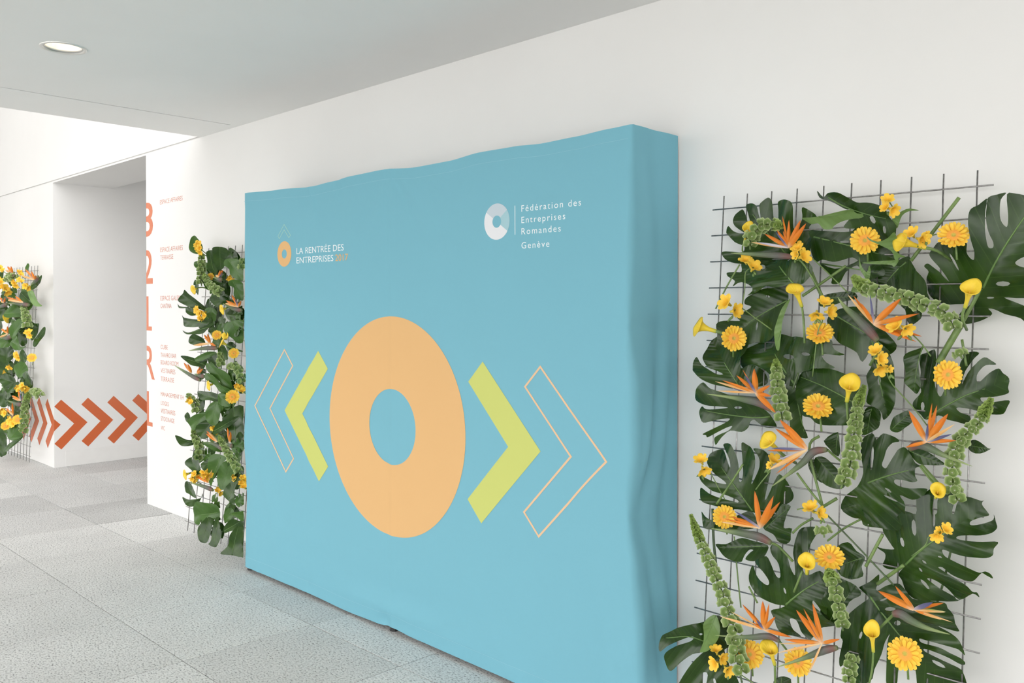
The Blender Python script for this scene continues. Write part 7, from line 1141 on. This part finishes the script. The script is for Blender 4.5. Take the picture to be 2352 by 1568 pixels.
def strelitzia(g, label, org, sp, wd, stem, pets):
    O = Vector(org); root = empty('strelitzia', O)
    if label is None: label = autolabel(g, 'orange strelitzia')
    tag(root, label, 'flower', 'strelitzias '+GRP[g])
    S_ = [Vector(p)-O for p in sp]
    prof = lambda t: wd*.74*(.55+.45*math.sin(min(t/.3, 1)*PI/2) if t < .3 else max(.03, 1-((t-.3)/.7)**1.5))
    tube_obj('spathe', S_, prof, spathe, root, 12, .8, 6, True)
    for q, w_, ty in pets:
        sepal({'b': 'blue_petal', 'v': 'blue_petal'}.get(ty, 'sepal'), O, q, w_*1.22, SEP[ty], root, O)
    if stem: tube_obj('stem', [Vector(p)-O for p in stem], wd*.22, stemm, root, 8, 1, 5)
for rec in STRELITZIAS: strelitzia(*rec)

def calla(g, label, mouth, tail, R0, stem):
    Mo, T = Vector(mouth), Vector(tail); O = T; d = Mo-T; L_ = max(d.length, R0*1.2); t_ = d.normalized()
    toward = (EYEP-Mo).normalized(); n = (toward-t_*toward.dot(t_))
    n = n.normalized() if n.length > .05 else Vector((0, 0, 1)); s_ = t_.cross(n)
    r0 = R0*.20; ph = rnd.uniform(-.5, .5)
    def fn(u, v):
        a = 2*PI*v*1.04+ph        # v=0/1 seam: overlapping wrap, facing the viewer
        back = .5-.5*math.cos(2*PI*v)       # 1 on the far side where the pointed lip stands
        r = r0+(R0*.92-r0)*(max(0, (u-.25)/.75)**2.1)
        hgt = u*L_*(.82+.34*back**1.5)+(.10*R0*gs(v-.5, .06) if u > .9 else 0)
        curl = max(0, (u-.8)/.2)
        r += R0*.30*curl*curl; hgt -= R0*.20*curl*curl*(1-.4*back)
        return t_*hgt+(n*math.cos(a)+s_*math.sin(a))*r*(1+.06*math.sin(3*a)*u)
    root = empty('calla_lily', O)
    if label is None: label = autolabel(g, 'yellow calla')
    tag(root, label, 'flower', 'callas '+GRP[g])
    me = grid_mesh('spathe', fn, 14, 28); me.materials.append(calm); o = link('spathe', me, None, root)
    md = o.modifiers.new('solid', 'SOLIDIFY'); md.thickness = .0012
    tube_obj('spadix', [t_*L_*.3, t_*L_*.78], lambda q: R0*.10*(1-.4*q), spadixm, root, 8, 1, 1)
    if stem: tube_obj('stem', [Vector(p)-O for p in stem], r0*.85, stemm, root, 8, 1, 5)
    else: tube_obj('stem', [t_*.01, -t_*.03, -t_*.05+Vector((0, .06, -.02))], r0*.95, stemm, root, 8, 1, 3)
for rec in CALLAS: calla(*rec)

def floret(seed):
    rr = random.Random(seed); V, F, U = [], [], []
    lob = [(.9+.2*rr.random(), rr.uniform(-.15, .2)) for _ in range(6)]
    def fn(u, v):
        a = 2*PI*v; k_ = int(v*6) % 6; c = abs(math.sin(3*a))**.6; 
        ls, lf = lob[k_]
        if u < .5: r = .12+.30*(u/.5)**1.4; z = -1.0+1.3*(u/.5)
        else:
            q = (u-.5)/.5; r = .42+.60*q*ls*(.72+.28*c); z = .3+.75*q*(.7+.3*c)-(.30+lf)*q*q
        r *= 1-.12*(u > .5)*(1-c)
        return Vector((r*math.cos(a), r*math.sin(a), z*.75))
    me = grid_mesh('floret', fn, 10, 36, True); me.materials.append(frem); return me
FLO = [floret(i) for i in range(5)]
def freesia(g, label, fl, stem):
    O = Vector(fl[0][0]); root = empty('freesia', O)
    if label is None: label = autolabel(g, 'small yellow freesia')
    tag(root, label, 'flower', 'freesias '+GRP[g])
    for i, (p, r, ang) in enumerate(fl):
        p = Vector(p); toward = (EYEP-p).normalized(); rt = Vector((0, 0, 1)).cross(toward).normalized(); u_ = toward.cross(rt)
        d = (rt*math.cos(R_(ang))+u_*math.sin(R_(ang)))*.75+toward*.65
        o = link('floret', FLO[(i+len(fl)) % 5], None, root); o.location = p-O; o.rotation_mode = 'QUATERNION'
        o.rotation_quaternion = (basis_to(d) @ Matrix.Rotation(rnd.uniform(0, 6), 3, 'Z')).to_quaternion(); q = r*1.3; o.scale = (q, q, q*.95)
    p0 = Vector(fl[0][0]); pl = Vector(fl[-1][0]); r = fl[0][1]
    S_ = [p-O for p in ([pl]+[Vector(s_) for s_ in stem])] if stem else [Vector((0, .01, 0)), Vector((.01, .02, -r*1.2)), Vector((.015, .05, -r*2.2))]
    tube_obj('stem', S_, .0020 if g == 'R' else .003, stemm, root, 6, 1, 5)
    for i in range(2 if g == 'R' else 1):
        b0 = pl-O+Vector((rnd.uniform(-.5, .5)*r, -.2*r, -r*rnd.uniform(.5, 1.1))); b1 = b0+Vector((rnd.uniform(-1, 1)*r, -.2*r, -r*.7))
        tube_obj('bud', [b0, (b0+b1)/2, b1], lambda t: .0045*math.sin(PI*(t*.85+.1)), stemm, root, 6, 1, 2)
for rec in FREESIAS: freesia(*rec)

def cup(u, v):
    a = 2*PI*v; r = (.10+.82*math.sin(u*PI*.5)**.9+.16*max(0, u-.7)/.3)*(1+.06*math.cos(5*a)*u*u); z = 1.05*u**1.35-.10*max(0, u-.8)/.2+.07*math.cos(5*a)*u*u
    return Vector((r*math.cos(a)*.72, r*math.sin(a)*.72, z))
CUP = grid_mesh('calyx', cup, 7, 25, True); CUP.materials.append(bellm)
CUPT = grid_mesh('calyx', cup, 5, 15, True); CUPT.materials.append(belltip)
V, F = lathe([(.001, .30), (.10, .24), (.13, .14), (.08, .04)], 8); SEED = mesh('seed', V, F, True); SEED.materials.append(seedm)
def bells(g, label, pts, r0, r1):
    O = Vector(pts[0]); P_ = catmull([Vector(p)-O for p in pts], 8) if len(pts) > 2 else catmull([Vector(p)-O for p in pts], 12)
    root = empty('bells_of_ireland', O)
    if label is None: label = autolabel(g, 'green bells of Ireland spike')
    tag(root, label, 'flower', 'bells of Ireland '+GRP[g])
    tube_obj('stem', P_, .0032 if g == 'R' else .004, stemm, root, 6, 1, 1)
    # arc length walk
    cum = [0]
    for a, b in zip(P_, P_[1:]): cum.append(cum[-1]+(b-a).length)
    L_ = cum[-1]; s_ = 0; tw = 0
    while s_ <= L_:
        t = s_/L_ if L_ else 0; i = max(j for j in range(len(cum)) if cum[j] <= s_+1e-9); i = min(i, len(P_)-2)
        q = (s_-cum[i])/max(cum[i+1]-cum[i], 1e-6); p = P_[i].lerp(P_[i+1], min(q, 1)); d = (P_[i+1]-P_[i]).normalized()
        r = r0+(r1-r0)*min(1, t*1.5)
        if len(pts) > 3: r *= (.45+.55*min(1, t/.12))
        toward = (EYEP-(O+p)).normalized(); n = (toward-d*toward.dot(d)).normalized(); sd = d.cross(n)
        young = t < .16 and len(pts) > 3
        for k_ in range(5 if young else 4):
            an = tw+2*PI*k_/(5 if young else 4); dirv = (n*math.cos(an)+sd*math.sin(an))
            if math.cos(an) < -.5: continue
            c_ = link('calyx', CUPT if young else CUP, None, root)
            wdir = (dirv*.9-d*.25+toward*(.2 if young else .5)).normalized()
            c_.location = p+dirv*r*(.15 if young else .22); c_.rotation_mode = 'QUATERNION'; c_.rotation_quaternion = (basis_to(wdir) @ Matrix.Rotation(rnd.uniform(0, 6), 3, 'Z') @ Matrix.Rotation(rnd.uniform(-.2, .2), 3, 'X')).to_quaternion()
            sc_ = r*rnd.uniform(.74, .94); c_.scale = (sc_, sc_, sc_)
            if g == 'R' and not young and math.cos(an) > .3:
                e_ = link('seed', SEED, None, c_)
        tw += .78; s_ += r*(1.2 if not young else .62)
for rec in BELLS: bells(*rec)
for g, label, pts, r in STEMS:
    O = Vector(pts[0]); m_ = darkstem if 'dark' in label or 'thin stem' in label else stemm
    o = tube_obj('cut_stem', [Vector(p)-O for p in pts], r, m_, None, 8, .8, 5); o.location = O
    tag(o, label, 'stem', 'loose stems on the near grid')
